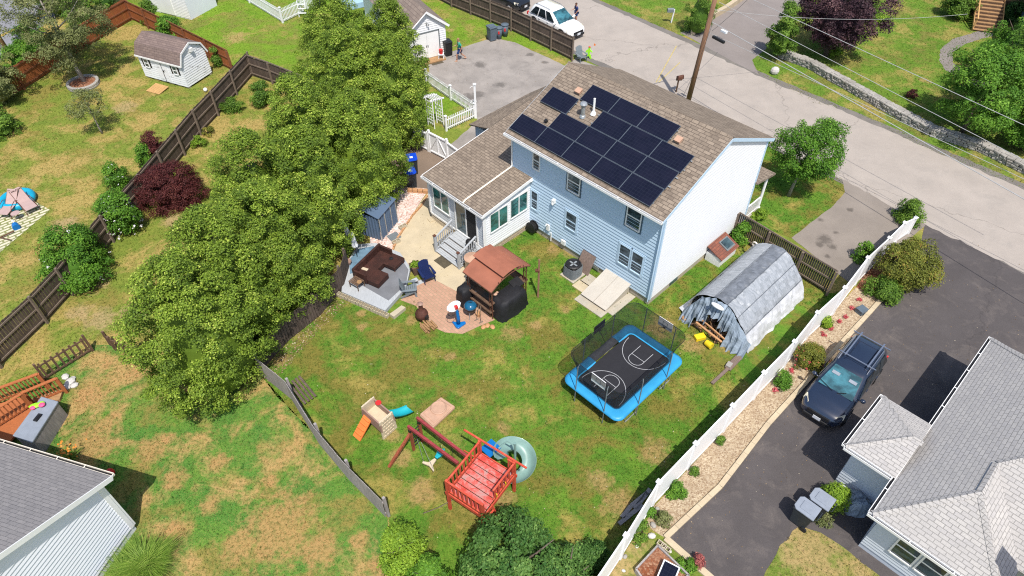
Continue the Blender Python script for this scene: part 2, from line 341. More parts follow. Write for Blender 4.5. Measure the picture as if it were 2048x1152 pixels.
M['fence_old']=wood('weathered brown fence',(.115,.085,.068),.45,3); M['fence_rail']=wood('weathered rail',(.2,.155,.12),.3,3,stretch=(1,1,1)); M['fence_grey']=wood('silvered fence',(.33,.3,.29),.25,3)
M['fence_orange']=wood('red cedar fence',(.33,.105,.035),.3,3); M['fence_orange_rail']=wood('cedar rail',(.22,.085,.04),.3,3,stretch=(1,1,1)); M['fence_dark']=wood('dark stockade fence',(.075,.06,.05),.5,3)
M['wood_tan']=wood('tan wood',(.36,.21,.1),.25,3,stretch=(.3,1,1)); M['wood_new']=wood('new pine',(.5,.3,.12),.2,3,stretch=(.3,1,1)); M['wood_brown']=wood('brown wood',(.14,.085,.055),.4,3,stretch=(.5,1,1)); M['deck_orange']=wood('orange stained wood',(.4,.13,.045),.2,3)
M['pole_wood']=wood('pole wood',(.26,.14,.085),.3,4); M['deck_grey']=wood('grey painted boards',(.4,.42,.44),.12,3,stretch=(1,.2,1)); M['plywood']=wood('weathered plywood',(.2,.145,.12),.25,3)
def m_redwood():
    N=NT('red painted wood'); n=N.noise(5,5,rough=.7); return N.done(N.ramp(n,[(.3,(.42,.05,.03)),(.55,(.55,.085,.045)),(.8,(.6,.16,.1))]),.6)
M['redwood']=m_redwood()
M['maroon']=wood('maroon beam',(.3,.045,.05),.25,3,stretch=(.2,1,1)); M['redbrown']=wood('red brown post',(.3,.08,.04),.35,3)
def m_deckboards():
    N=NT('worn red deck boards'); n=N.noise(2.6,6,rough=.72,dist=.5); c=N.ramp(n,[(.4,(.5,.055,.04)),(.5,(.52,.12,.1)),(.6,(.47,.24,.22)),(.72,(.27,.21,.19))]); return N.done(c,.75)
M['worn_red']=m_deckboards()
def m_peel():
    N=NT('peeling white paint'); n=N.noise(2.2,6,N.mapv(N.co(),(.9,.9,7)),.65); c=N.mix(N.ramp(n,[(.6,0),(.63,1)]),(.78,.8,.83),(.12,.11,.1)); return N.done(c,.6)
M['peel']=m_peel()
def m_tarp():
    N=NT('silver tarp'); v=N.uv(); w=N.noise(9,5,N.mapv(v,(.9,.1,1)),.6); c=N.ramp(w,[(.3,(.21,.23,.25)),(.7,(.37,.39,.42))]); c=N.mix(N.ramp(N.noise(28,3,N.mapv(v,(1,.06,1))),[(.55,0),(.8,.4)]),c,(.52,.53,.56)); N.bump(w,.35,.03); return N.done(c,.45,spec=.4)
M['tarp']=m_tarp(); M['tarp_mid']=plain('slate grey tarp top',(.15,.165,.19),.5,.25,3,bump=.5); M['tarp_white']=plain('pale tarp',(.54,.55,.58),.5,.2,1.5,bump=.4); M['tarp_dark']=plain('slate tarp',(.14,.155,.18),.55,.3,4,bump=.4); M['tarp_blue']=plain('blue grey tarp',(.27,.33,.4),.5,.3,3,bump=.5)
M['car_dark']=plain('dark blue car paint',(.012,.02,.042),.16,.08,1,coat=1,fine=False,spec=.6); M['car_white']=plain('white car paint',(.78,.78,.78),.25,.02,1,coat=1,fine=False); M['car_black']=plain('black car paint',(.012,.014,.018),.15,.05,1,coat=1,fine=False)
M['lamp_lens']=plain('headlight lens',(.62,.58,.45),.15,.15,8,coat=.5,fine=False); M['plate']=plain('number plate',(.6,.62,.66),.4,.1,20,fine=False)
def m_solar():
    N=NT('solar cells'); v=N.uv(); b=N.brick(v,(.005,.006,.016),(.007,.008,.02),(.016,.019,.032),.158,.158,.006,off=0); c=N.mix(N.ramp(N.noise(1.3,3),[(.4,0),(.7,.6)]),b.outputs[0],(.012,.012,.026)); return N.done(c,.28,spec=.3)
M['solar']=m_solar()
M['steel_frame']=plain('panel frame',(.09,.11,.135),.4,.1,3)
def m_net():
    N=NT('black safety netting'); tr=N.n('ShaderNodeBsdfTransparent'); mx=N.n('ShaderNodeMixShader'); v=N.uv(); f=N.noise(3,3); N.l(N.ramp(f,[(.3,.5),(.7,.62)]),mx.inputs[0]); N.l(tr.outputs[0],mx.inputs[1]); N.l(N.p.outputs[0],mx.inputs[2])
    N.done((.015,.016,.018),.8); N.l(mx.outputs[0],N.t.nodes['Material Output'].inputs[0]); return N.m
M['net']=m_net()
M['tramp_mat']=plain('black jumping mat',(.022,.022,.027),.7,.12,2); M['pad_blue']=plain('blue pad vinyl',(.035,.29,.55),.4,.1,2,bump=.15); M['pad_blue2']=plain('worn grey pad',(.12,.12,.13),.7,.35,4); M['white_pl']=plain('white plastic',(.75,.76,.78),.45,.06,3)
M['white_line']=plain('white line print',(.42,.43,.45),.6,.1,6); M['red_pl']=plain('red plastic',(.55,.03,.03),.4,.1,3); M['yellow']=plain('yellow plastic',(.75,.55,.02),.45,.1,3); M['neon']=plain('neon green plastic',(.35,.85,.03),.5,.1,3); M['pink']=plain('pink plastic',(.75,.1,.25),.5,.1,3)
M['aqua']=plain('aqua vinyl',(.01,.33,.52),.35,.1,2); M['sling']=plain('pinkish sling fabric',(.42,.3,.28),.8,.08,4); M['carpet']=plain('grey outdoor carpet',(.17,.175,.19),.95,.12,2.2,bump=.2); M['mat_dark']=plain('dark door mat',(.09,.075,.05),.9,.3,10)
M['cinder']=m_conc('cinder block',(.47,.41,.3),.12); M['redstone']=m_conc('red edging stone',(.5,.27,.13),.2,(.3,.2,.12),.3); M['stone']=m_conc('grey field stone',(.34,.32,.29),.3,(.2,.18,.14),.5); M['whitestone']=m_conc('pale stone',(.55,.53,.5),.15)
M['bark']=wood('bark',(.13,.1,.08),.35,4); M['bark_pale']=wood('pale bark',(.3,.27,.23),.35,4)
M['shade_fill']=plain('painted interior shade',(.02,.02,.022),.8,.1,2); M['skin']=plain('skin',(.45,.24,.16),.6,.05,8,fine=False); M['hair']=plain('brown hair',(.08,.035,.02),.7,.2,20); M['teal_cloth']=plain('teal t-shirt',(.03,.3,.22),.8,.08,9); M['navy_cloth']=plain('navy shorts',(.015,.04,.14),.8,.08,9)  # interior: near-black colour stands in for the shade of unlit spaces
M['pool_blue']=plain('teal pool cover',(.01,.42,.38),.35,.12,1.2); M['mat_blue']=plain('faded blue mat',(.13,.22,.3),.7,.3,3); M['pool_water']=plain('light blue cover',(.35,.52,.68),.4,.1,1); M['blue_shed']=m_siding('blue grey steel',(.1,.15,.23),.25); M['wire']=plain('cable',(.4,.4,.4),.5,.1,3); M['wire_dark']=plain('dark cable',(.03,.03,.03),.6,.1,3)
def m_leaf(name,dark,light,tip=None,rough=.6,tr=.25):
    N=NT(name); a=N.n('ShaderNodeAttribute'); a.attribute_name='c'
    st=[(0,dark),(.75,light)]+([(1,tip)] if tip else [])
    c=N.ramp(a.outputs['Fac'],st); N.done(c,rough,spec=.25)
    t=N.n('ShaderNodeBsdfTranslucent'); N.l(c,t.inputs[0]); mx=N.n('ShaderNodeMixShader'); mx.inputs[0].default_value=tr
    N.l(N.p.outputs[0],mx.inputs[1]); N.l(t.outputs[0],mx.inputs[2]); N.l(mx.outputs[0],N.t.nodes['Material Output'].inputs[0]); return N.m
L={}
L['arb']=m_leaf('arborvitae foliage',(.07,.125,.016),(.24,.35,.036),(.52,.6,.11))
L['green']=m_leaf('bright shrub foliage',(.055,.15,.016),(.13,.28,.025),(.24,.42,.05)); L['dark']=m_leaf('dark foliage',(.04,.115,.022),(.11,.22,.045),(.21,.34,.08))
L['olive']=m_leaf('olive sparse foliage',(.11,.14,.045),(.21,.23,.08),(.33,.33,.16)); L['mid']=m_leaf('mid green foliage',(.055,.125,.017),(.14,.25,.028),(.24,.37,.055)); L['maple']=m_leaf('japanese maple foliage',(.075,.02,.022),(.16,.045,.04),(.26,.1,.075))
L['barb']=m_leaf('barberry foliage',(.055,.012,.014),(.12,.03,.028),(.17,.055,.04)); L['purple']=m_leaf('purple leaf foliage',(.035,.02,.028),(.085,.04,.05),(.2,.11,.11)); L['bronze']=m_leaf('bronze green shrub foliage',(.1,.12,.02),(.22,.24,.035),(.4,.26,.06)); L['lime']=m_leaf('lime foliage',(.12,.22,.02),(.24,.38,.03),(.38,.5,.06))
L['grassy']=m_leaf('ornamental grass blades',(.09,.18,.02),(.2,.32,.04),(.36,.46,.1)); L['pinkfl']=m_leaf('pink red flowers',(.4,.04,.06),(.6,.1,.12),(.7,.3,.3),tr=.1); L['white_fl']=m_leaf('white blossoms',(.7,.66,.66),(.8,.78,.78),(.85,.85,.85),tr=.1); L['orange_fl']=m_leaf('orange lilies',(.65,.2,.03),(.75,.3,.05),(.8,.4,.1),tr=.1); L['yellowfl']=m_leaf('yellow green leaves',(.35,.4,.04),(.5,.55,.06),(.55,.55,.1)); L['redpot']=m_leaf('dusty red leaves',(.25,.06,.06),(.4,.12,.11),(.5,.22,.17))
# ---------------------------------------------------------------- foliage
def leafmesh(name,P,Nn,size,c,mat,parent,rng,aspect=.62,loc=None):
    """one small four-sided leaf per point P with normal Nn"""
    n=len(P); Nn=Nn/np.linalg.norm(Nn,axis=1,keepdims=True)
    t=rng.normal(size=(n,3)); t-=Nn*(t*Nn).sum(1,keepdims=True); t/=np.linalg.norm(t,axis=1,keepdims=True); w=np.cross(Nn,t)
    s=(size*rng.uniform(.6,1.35,n))[:,None]
    V=np.stack([P-t*s*.5,P+w*s*aspect*.5+Nn*s*.08,P+t*s*.5,P-w*s*aspect*.5+Nn*s*.08],1).reshape(-1,3)
    me=bpy.data.meshes.new(name); me.vertices.add(4*n); me.vertices.foreach_set('co',V.astype('f').ravel())
    me.loops.add(4*n); me.loops.foreach_set('vertex_index',np.arange(4*n,dtype='i')); me.polygons.add(n); me.polygons.foreach_set('loop_start',np.arange(0,4*n,4,dtype='i'))
    at=me.attributes.new('c','FLOAT','POINT'); at.data.foreach_set('value',np.repeat(np.clip(c,0,1),4).astype('f'))
    me.materials.append(mat); me.update(); me.validate()
    o=bpy.data.objects.new(name,me); scene.collection.objects.link(o)
    if parent:o.parent=parent
    if loc is not None:o.location=loc
    return o
def shape_r(kind,t):
    if kind=='cone': return np.where(t<.3,.72+.28*np.sin(t/.3*math.pi/2),np.cos((t-.3)/.7*math.pi/2)**.55)
    if kind=='egg': return np.sin(np.clip(t,0.02,1)**.75*math.pi)**.55
    if kind=='mound': return np.sqrt(np.clip(1-(t*.98)**2.2,0,1))
    return np.sqrt(np.clip(1-(2*t-1)**2,0,1))
def crown(parent,kind,r,z0,z1,n,leaf,mat,seed,sub=60,subr=.55,name='crown',hollow=.0,off=(0,0),drop=.0,core=True,flat=1.0):
    """uneven crown: many leaf clumps on knobbly sub-lobes spread over a profile of revolution"""
    rng=np.random.default_rng(seed); H=z1-z0
    tt=rng.uniform(0.02,.98,sub*3); rr=shape_r(kind,tt); keep=rng.uniform(0,1,sub*3)<(rr*.75+.25); tt=tt[keep][:sub];rr=rr[keep][:sub]; k=len(tt)
    ph=rng.uniform(0,2*math.pi,k)+np.arange(k)*2.4; q=np.where(rng.uniform(0,1,k)<.78,rng.uniform(.78,1.0,k),rng.uniform(.3,.75,k))
    sr=subr*rng.uniform(.6,1.45,k); wob=1+.14*np.sin(ph*2+seed)+.1*np.sin(ph*3+seed*2+tt*5)
    C=np.stack([np.cos(ph)*np.maximum(rr*r*wob*q-sr*.45,0)+off[0],np.sin(ph)*np.maximum(rr*r*wob*q-sr*.45,0)*flat+off[1],z0+tt*H],1); C[:,2]=np.minimum(C[:,2],z1-sr*.7)
    cb=rng.uniform(-.3,.3,k)
    if drop: sel=rng.uniform(0,1,k)>drop; C=C[sel];sr=sr[sel];cb=cb[sel];k=len(sr)
    w=sr**2/np.sum(sr**2); idx=rng.choice(k,n,p=w)
    d=rng.normal(size=(n,3)); d/=np.linalg.norm(d,axis=1,keepdims=True); d[:,2]=np.where(d[:,2]<-.25,-d[:,2]*.8,d[:,2])
    # sprays within a lobe
    sp=np.sin(d[:,0]*7+idx)*np.sin(d[:,1]*8+idx*2)*np.sin(d[:,2]*7+idx*3)
    rad=sr[idx]*(rng.uniform(.62,1.05,n)+.2*sp)
    P=C[idx]+d*rad[:,None]; P[:,2]=np.maximum(P[:,2],.03)
    ax=np.array([off[0],off[1],z0+H*.4]); out=P-ax; out/=np.linalg.norm(out,axis=1,keepdims=True)+1e-6
    Nn=d*.7+out*.5+rng.normal(size=(n,3))*.55+np.array([0,0,.35])
    c=.45+cb[idx]+rng.normal(size=n)*.16+.25*sp
    o=leafmesh(name,P,Nn,leaf,c,mat,parent,rng)
    return o
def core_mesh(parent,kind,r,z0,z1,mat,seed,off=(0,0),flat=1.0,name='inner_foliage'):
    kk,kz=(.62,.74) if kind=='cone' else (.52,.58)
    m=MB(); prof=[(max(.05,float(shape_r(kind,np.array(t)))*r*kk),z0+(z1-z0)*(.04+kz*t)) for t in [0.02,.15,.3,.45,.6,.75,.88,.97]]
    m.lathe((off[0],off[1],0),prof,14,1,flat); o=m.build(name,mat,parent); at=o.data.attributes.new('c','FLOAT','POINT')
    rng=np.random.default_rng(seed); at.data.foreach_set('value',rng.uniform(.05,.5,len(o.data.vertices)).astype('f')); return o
def trunk_mb(h,r0,r1,lean=(0,0),limbs=5,seed=0,reach=1.5,z_l=.5):
    rg=random.Random(seed); m=MB(); pts=[(0,0,0)]
    for i in range(1,6): t=i/5; pts.append((lean[0]*t+rg.uniform(-.05,.05)*h*.2,lean[1]*t+rg.uniform(-.05,.05)*h*.2,h*t))
    m.tube(pts,[r0*1.25]+[r0+(r1-r0)*i/5 for i in range(1,6)],8)
    for k in range(limbs):
        t=z_l+(1-z_l)*k/max(1,limbs); i=min(4,int(t*5)); a=Vector(pts[i]).lerp(Vector(pts[i+1]),t*5-i); an=k*2.4+seed
        e=a+Vector((math.cos(an)*reach,math.sin(an)*reach,reach*.8)); mid=a.lerp(e,.5)+Vector((0,0,-reach*.1)); m.tube([a,mid,e],[r0*.45,r0*.3,r0*.1],5)
    return m
def tree(name,label,cat,px,py,h,r,leafmat,kind='round',z0=1.0,n=9000,leaf=.16,seed=1,sub=60,subr=.5,trunk_r=.12,bark='bark',lean=(0,0),limbs=5,group=None,core=True,drop=0,z=0,flat=1.0):
    p=G(px,py,z); t=thing(name,label,cat,p,0,group)
    m=trunk_mb(h*.8,trunk_r,trunk_r*.35,lean,limbs,seed,r*.6); m.build('trunk',M[bark],t,True)
    c=crown(t,kind,r,z0,h,n,leaf,L[leafmat],seed,sub,subr,off=lean,drop=drop,flat=flat)
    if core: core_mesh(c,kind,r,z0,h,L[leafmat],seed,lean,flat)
    return t
# ---------------------------------------------------------------- ground sheets
from mathutils import noise as mn
def wobble(pts,amp,step=.35):
    out=[]
    for i in range(len(pts)):
        a=pts[i];b=pts[(i+1)%len(pts)];n=max(1,int((b-a).length/step)) if amp else 1
        d=(b-a).normalized() if (b-a).length>0 else b-a; nn=Vector((-d.y,d.x,0))
        for k in range(n):
            p=a.lerp(b,k/n); 
            if k: p=p+nn*amp*(mn.noise(p*1.7)+.5*mn.noise(p*5))
            out.append(p)
    return out
def sheet(name,pts,z,mat,amp=0.0,thick=0,label=None,kind='structure'):
    P=[G(*p) if len(p)==2 else Vector(p) for p in pts]; P=[Vector((p.x,p.y,0)) for p in P]; P=wobble(P,amp)
    m=MB()
    if thick: m.prism([(p.x,p.y) for p in P],z-thick,z)
    else:
        tri=tessellate_polygon([P]); m.add([(p.x,p.y,z) for p in P],[t if (P[t[1]]-P[t[0]]).cross(P[t[2]]-P[t[0]]).z>0 else t[::-1] for t in tri])
    o=m.build(name,mat); return tag(o,label,kind=kind)
def hfp(*pts): return [tuple(HF(x,y)) for x,y in pts]
m=MB(); m.add([(-260,-160,0),(260,-160,0),(260,320,0),(-260,320,0)],[(0,1,2,3)]); tag(m.build('ground',M['lawn_base']),kind='structure')
YARD=[(520,748),(560,800),(640,880),(775,1033),(800,1160),(980,1330),(1180,1180),(1264,1083),(1309,1012),(1340,975),(1399,913),(1500,800),(1600,690),(1700,580),(1655,587),(1497,487),(1300,560),(1060,440),(990,470),(900,600),(690,590),(600,660)]
sheet('lawn',YARD,.004,M['lawn_yard'],.12)
BLP=[(775,1035),(640,882),(520,750),(470,700),(285,715),(225,690),(180,690),(60,750),(-40,800),(-200,1200),(300,1500),(820,1400),(800,1160)]
sheet('lawn',BLP,.004,M['lawn_bl'],.12)
TOPP=[(240,-60),(265,40),(470,142),(500,150),(548,167),(700,300),(860,250),(950,225),(865,112),(985,70),(1140,125),(1150,108),(900,-20),(800,-80)]
sheet('lawn',TOPP,.004,M['lawn_top'],.1)
ACR=[(1190,-6),(1250,24),(1324,56),(1360,72),(1385,72),(1410,45),(1480,0),(1560,-60),(1180,-60)]
ACR2=[(1514,147),(1504,120),(1530,100),(1560,50),(1700,-60),(2300,-60),(2300,520),(2048,378),(1831,288),(1711,225),(1628,207),(1540,158)]
sheet('lawn',ACR,.004,M['lawn_street'],.1); sheet('lawn',ACR2,.004,M['lawn_street'],.12)
FRONT=[(1240,150),(1535,290),(1683,357),(1690,384),(1668,410),(1636,435),(1583,476),(1480,440)]
sheet('lawn',FRONT,.004,M['lawn_yard'],.06)
STRIPL=[(1505,1200),(1560,1090),(1600,1052),(1640,1065),(1700,1105),(1790,1180),(1700,1300)]
sheet('lawn',STRIPL,.014,M['lawn_strip'],.15)
STRIPR=[(1330,1078),(1264,1083),(1180,1190),(1240,1300),(1480,1250),(1425,1160)]
sheet('soil_strip',STRIPR,.006,M['lawn_strip'],.05)
STREET=hfp((-60,16.9),(-20,17.0),(-8.7,16.9),(1.7,16.1),(6.9,15.5),(12,15.3),(40,15.3),(40,22.6),(9.5,22.6),(-1.1,23.2),(-7.7,23.4),(-15.8,24.1),(-24.7,24.7),(-60,26))
sheet('street',STREET,.012,M['street'],.22)
sheet('road_shoulder',hfp((-60,25),(-24.7,24.3),(-7.7,22.9),(9.5,22.1),(40,22.1),(40,23.4),(9.5,23.25),(-1.1,23.75),(-7.7,24.0),(-15.8,24.7),(-24.7,25.25),(-60,27)),.008,M['shoulder'],.12)
sheet('road_shoulder',hfp((-60,16.3),(-20,16.5),(-8.7,16.4),(1.7,15.75),(12,15.0),(40,15.0),(40,15.9),(12,16.0),(1.7,16.8),(-8.7,17.5),(-20,17.8),(-60,18)),.008,M['shoulder'],.06)
sheet('driveway',[(855,125),(862,114),(905,103),(940,90),(985,76),(1030,85),(1133,133),(1150,118),(1250,150),(1250,300),(1090,420),(935,335),(900,290),(955,243),(952,224),(860,150)],.010,M['old_drive'],.07)
sheet('pavement',[(820,250),(850,258),(940,320),(960,420),(905,440),(862,378),(790,372),(780,300)],.0115,M['brown_pave'])
sheet('driveway',[(1683,352),(1690,384),(1668,410),(1636,435),(1583,476),(1705,570),(1765,520),(1850,452),(1846,440)],.010,M['front_drive'],.05)
sheet('driveway',[(1375,73),(1360,66),(1410,45),(1470,8),(1560,-60),(1720,-60),(1560,40),(1530,100),(1504,120),(1518,150),(1470,126)],.010,M['across_drive'],.06)
sheet('driveway',[(1850,447),(1836,515),(1745,620),(1640,735),(1536,850),(1440,975),(1330,1078),(1440,1180),(1480,1260),(1800,1260),(2300,1000),(2300,690),(2048,549),(1858,441)],.009,M['dark_drive'],.03)
sheet('road',[(-200,60),(-200,330),(0,120),(100,40),(190,-60),(-20,-60)],.010,M['far_road'],.1)
for o in (0,.28): 
    a=G(-60,100+o*8); b=G(160,-4+o*8); m=MB(); d=(b-a).normalized(); s=Vector((-d.y,d.x,0))*.07; q=Vector((0,0,.016)); m.poly([a-s+q,b-s+q,b+s+q,a+s+q]); tag(m.build('road_marking',plain('yellow road paint',(.55,.36,.07),.8,.2,3)),kind='structure')
m=MB()
for a,b in (((1312,165),(1353,92)),((1317,165),(1360,125))):
    a=G(*a);b=G(*b);d=(b-a).normalized();s=Vector((-d.y,d.x,0))*.04;q=Vector((0,0,.017)); m.poly([a-s+q,b-s+q,b+s+q,a+s+q])
tag(m.build('road_marking',plain('faded yellow paint',(.45,.36,.15),.9,.3,6)),kind='structure')
# patio, walks
sheet('patio',[(862,378),(905,440),(985,470),(1000,520),(985,560),(930,592),(880,565),(800,530),(788,500),(800,470),(838,410)],.012,M['patio'])
sheet('paving',[(800,600),(820,590),(835,562),(880,545),(935,590),(990,640),(960,652),(925,668),(890,665),(868,655),(845,630),(832,612)],.010,M['brickpave'],.02)
sheet('gravel_bed',[(790,372),(858,378),(836,412),(800,470),(786,500),(770,520),(740,520),(740,470)],.013,M['gravel_pink'],.02)
sheet('gravel_bed',[(1836,515),(1745,618),(1638,733),(1534,848),(1438,973),(1330,1076),(1290,1050),(1309,1012),(1399,913),(1500,800),(1600,690),(1712,575),(1780,500),(1825,470)],.008,M['gravel_tan'],.03)
sheet('mulch_bed',[(1775,480),(1836,515),(1765,598),(1745,590),(1712,575)],.012,M['mulch'],.12)
sheet('paving',[(-60,395),(-20,400),(60,398),(100,420),(0,505),(-60,560)],.010,M['stonepave'],.02)
# curb of the neighbour's bed
m=MB(); cl=[(1836,515),(1745,619),(1640,734),(1536,849),(1440,974),(1330,1077)]; P=[G(*p) for p in cl]
for i in range(len(P)-1): 
    n=max(1,int((P[i+1]-P[i]).length/.62)); 
    for k in range(n): a=P[i].lerp(P[i+1],k/n);b=P[i].lerp(P[i+1],(k+1)/n); d=(b-a).normalized(); m.beam(a+d*.006+Vector((0,0,.05)),b-d*.006+Vector((0,0,.05)),.2,.1+.006*random.random())
tag(m.build('garden_curb',M['curb']),'long tan stone curb along the dark driveway beside the gravel bed','curb')
m=MB(); P=[G(1330,1077),G(1425,1160),G(1480,1240)]
for i in range(2):
    n=max(1,int((P[i+1]-P[i]).length/.9))
    for k in range(n): a=P[i].lerp(P[i+1],k/n);b=P[i].lerp(P[i+1],(k+1)/n); d=(b-a).normalized(); m.beam(a+d*.008+Vector((0,0,.045)),b-d*.008+Vector((0,0,.045)),.24,.09)
tag(m.build('garden_curb',M['curb']),'short tan curb at the bottom edge beside the mulched raised bed','curb')
# ---------------------------------------------------------------- fences
def picket_fence(name,label,cat,pts,h,mat,railmat,post_every=2.4,board=.14,gap=.01,rails=(.25,.95,1.6),side=1,post=.1,post_over=.08,board_t=.02,post_label=None,group=None,jit=.02,pointed=False,postmat=None,th=None):
    """boards, rails on one side and each post a part; pts on the ground"""
    P=[Vector((p[0],p[1],0)) if hasattr(p,'z') else G(*p) for p in pts]; o=P[0]; t=thing(name,label,cat,o,0,group)
    bm=MB(); rm=MB(); rg=random.Random(len(pts)+int(abs(o.x*7)))
    for i in range(len(P)-1):
        a=P[i]-o;b=P[i+1]-o;Ls=(b-a).length;d=(b-a)/Ls;nn=Vector((-d.y,d.x,0))*side;n=int(Ls/(board+gap)); rz=math.atan2(d.y,d.x)
        for k in range(n):
            c=a+d*((k+.5)*Ls/n); hh=h+rg.uniform(-jit,jit)
            bm.box((c.x,c.y,hh/2+.03),(board*rg.uniform(.93,1),board_t,hh-.06),rz+rg.uniform(-.02,.02))
            if pointed: bm.box((c.x,c.y,hh+.0),(board*.5,board_t,.06),rz)
        for r in rails: q=nn*(board_t/2+.022); rm.beam(a+q+Vector((0,0,r)),b+q+Vector((0,0,r)),.04,.085)
        np_=max(1,round(Ls/post_every))
        for k in range(np_+(i==len(P)-2)):
            c=a+d*(k*Ls/np_)+nn*(board_t/2+.044+post/2); pm=MB(); pm.box((0,0,(h+post_over)/2),(post,post,h+post_over),rz); pm.build('post',postmat or railmat,t,loc=c)
    bm.build('boards',mat,t); rm.build('rail',railmat,t); return t
picket_fence('privacy_fence','long weathered brown privacy fence dividing the two left yards','fence',[(-140,880),(0,735),(92,646),(142,590),(225,484),(295,402),(400,270),(435,232),(472,190),(505,152)],1.75,M['fence_old'],M['fence_rail'],side=-1)
picket_fence('privacy_fence','short weathered fence run from the brown fence corner into the big evergreens','fence',[(505,152),(548,167),(640,205)],1.5,M['fence_old'],M['fence_rail'],side=-1)
picket_fence('privacy_fence','red cedar fence along the road behind the sparse tree','fence',[(-60,230),(48,180),(118,133),(220,66),(265,40)],1.7,M['fence_orange'],M['fence_orange_rail'],side=-1)
picket_fence('privacy_fence','red cedar fence behind the white shed','fence',[(265,40),(300,57),(380,98),(468,143)],1.5,M['fence_orange'],M['fence_orange_rail'],side=-1)
picket_fence('privacy_fence','weathered stockade fence beside the parked white car','fence',[(780,-50),(905,14),(1024,62),(1146,122)],1.8,M['fence_old'],M['fence_rail'],side=-1,post=.09)
picket_fence('stockade_fence','dark stockade fence between the house and the tarp shelter','fence',[HF(.06,7.3),G(1590,549),G(1655,589)],1.5,M['fence_dark'],M['fence_rail'],side=-1,board=.09,gap=.015,pointed=True,post_every=2.0)
picket_fence('board_fence','silvery grey board fence between the lower lawns','fence',[(520,748),(584,800),(640,890),(700,962),(773,1036)],1.35,M['fence_grey'],M['fence_grey'],side=1,board=.15,gap=.006,post_every=2.6,rails=(.3,1.1))
picket_fence('board_fence','dark old fence in the shade under the big evergreens','fence',[(520,746),(580,680),(640,632),(690,575),(700,540)],1.4,M['fence_old'],M['fence_rail'],side=1,rails=(.3,1.1))
# fallen section
t=MB(); a=G(570,770,.5);b=G(604,812,.15); 
for k in range(5): s=Vector((.1,.1,0))*k; t.beam(a+s*1.2,b+s*1.2,.1,.02)
tag(t.build('fallen_fence_panel',M['fence_old']),'broken leaning board panel on the yard side of the grey fence','fence panel')
# open picket pieces bottom left
def open_fence(name,label,pts,h,mat,n_between=10,w=.09,post=.1,rails=(.15,.85)):
    P=[G(*p) for p in pts];o=P[0];t=thing(name,label,'fence',o)
    bm=MB();rm=MB()
    for i in range(len(P)-1):
        a=P[i]-o;b=P[i+1]-o;d=(b-a).normalized();rz=math.atan2(d.y,d.x);n=max(2,int((b-a).length/.24))
        for k in range(n): c=a.lerp(b,(k+.5)/n); bm.box((c.x,c.y,h/2+.03),(w,.02,h-.05),rz)
        for r in rails: rm.beam(a+Vector((0,0,r*h)),b+Vector((0,0,r*h)),.045,.07)
    for p in P: q=p-o; pm=MB(); pm.box((q.x,q.y,h*.55),(post,post,h*1.1),ang(P[0],P[-1])); pm.build('post',mat,t)
    bm.build('pickets',mat,t); rm.build('rail',mat,t); return t
open_fence('picket_fence','brown open picket fence ending at a post near the wooden deck',[(92,760),(186,702)],1.0,M['wood_brown'])
open_fence('picket_fence','small crooked brown picket piece beside the big evergreen',[(222,690),(232,700),(285,720)],.85,M['wood_brown'])
# vinyl fence
caps=[(1100,1290),(1187,1165),(1253,1068),(1319,961),(1393,884),(1467,808),(1530,742),(1591,680),(1637,622),(1692,572),(1738,512),(1785,465),(1820,427),(1846,410)]
P=[G(*c,1.95) for c in caps]; P=[Vector((p.x,p.y,0)) for p in P]
t=thing('vinyl_fence','tall white vinyl privacy fence beside the dark driveway','fence',P[0])
for i,p in enumerate(P):
    q=p-P[0]; rz=ang(P[max(0,i-1)],P[min(len(P)-1,i+1)])
    hh=1.85 if i<11 else 1.85-.25*(i-10); m=MB(); m.box((0,0,hh/2),(.13,.13,hh),rz); pp=m.build('post',M['vinyl'],t,loc=q)
    m=MB(); m.box((0,0,hh+.02),(.19,.19,.035),rz); m.add([Matrix.Rotation(rz,3,'Z')@Vector(v)+Vector((0,0,hh+.0375)) for v in ((-.085,-.085,0),(.085,-.085,0),(.085,.085,0),(-.085,.085,0),(0,0,.06))],[(0,1,4),(1,2,4),(2,3,4),(3,0,4)]); m.build('post_cap',M['vinyl'],pp)
for i in range(len(P)-1):
    a=P[i]-P[0];b=P[i+1]-P[0]; h0=1.8 if i<11 else 1.8-.25*(i-10); h1=1.8 if i+1<11 else 1.8-.25*(i-9); m=MB(); d=(b-a).normalized(); n=max(1,int((b-a).length/.18))
    for k in range(n):
        c0=a.lerp(b,k/n+.02/n);c1=a.lerp(b,(k+1)/n-.02/n); hh=h0+(h1-h0)*(k+.5)/n; c=(c0+c1)/2; m.box((c.x,c.y,hh/2+.02),((c1-c0).length,.03,hh-.1),math.atan2(d.y,d.x))
    m.beam(a+Vector((0,0,h0)),b+Vector((0,0,h1)),.055,.09); m.beam(a+Vector((0,0,.12)),b+Vector((0,0,.12)),.055,.13)
    m.build('panel',M['vinyl'],t)
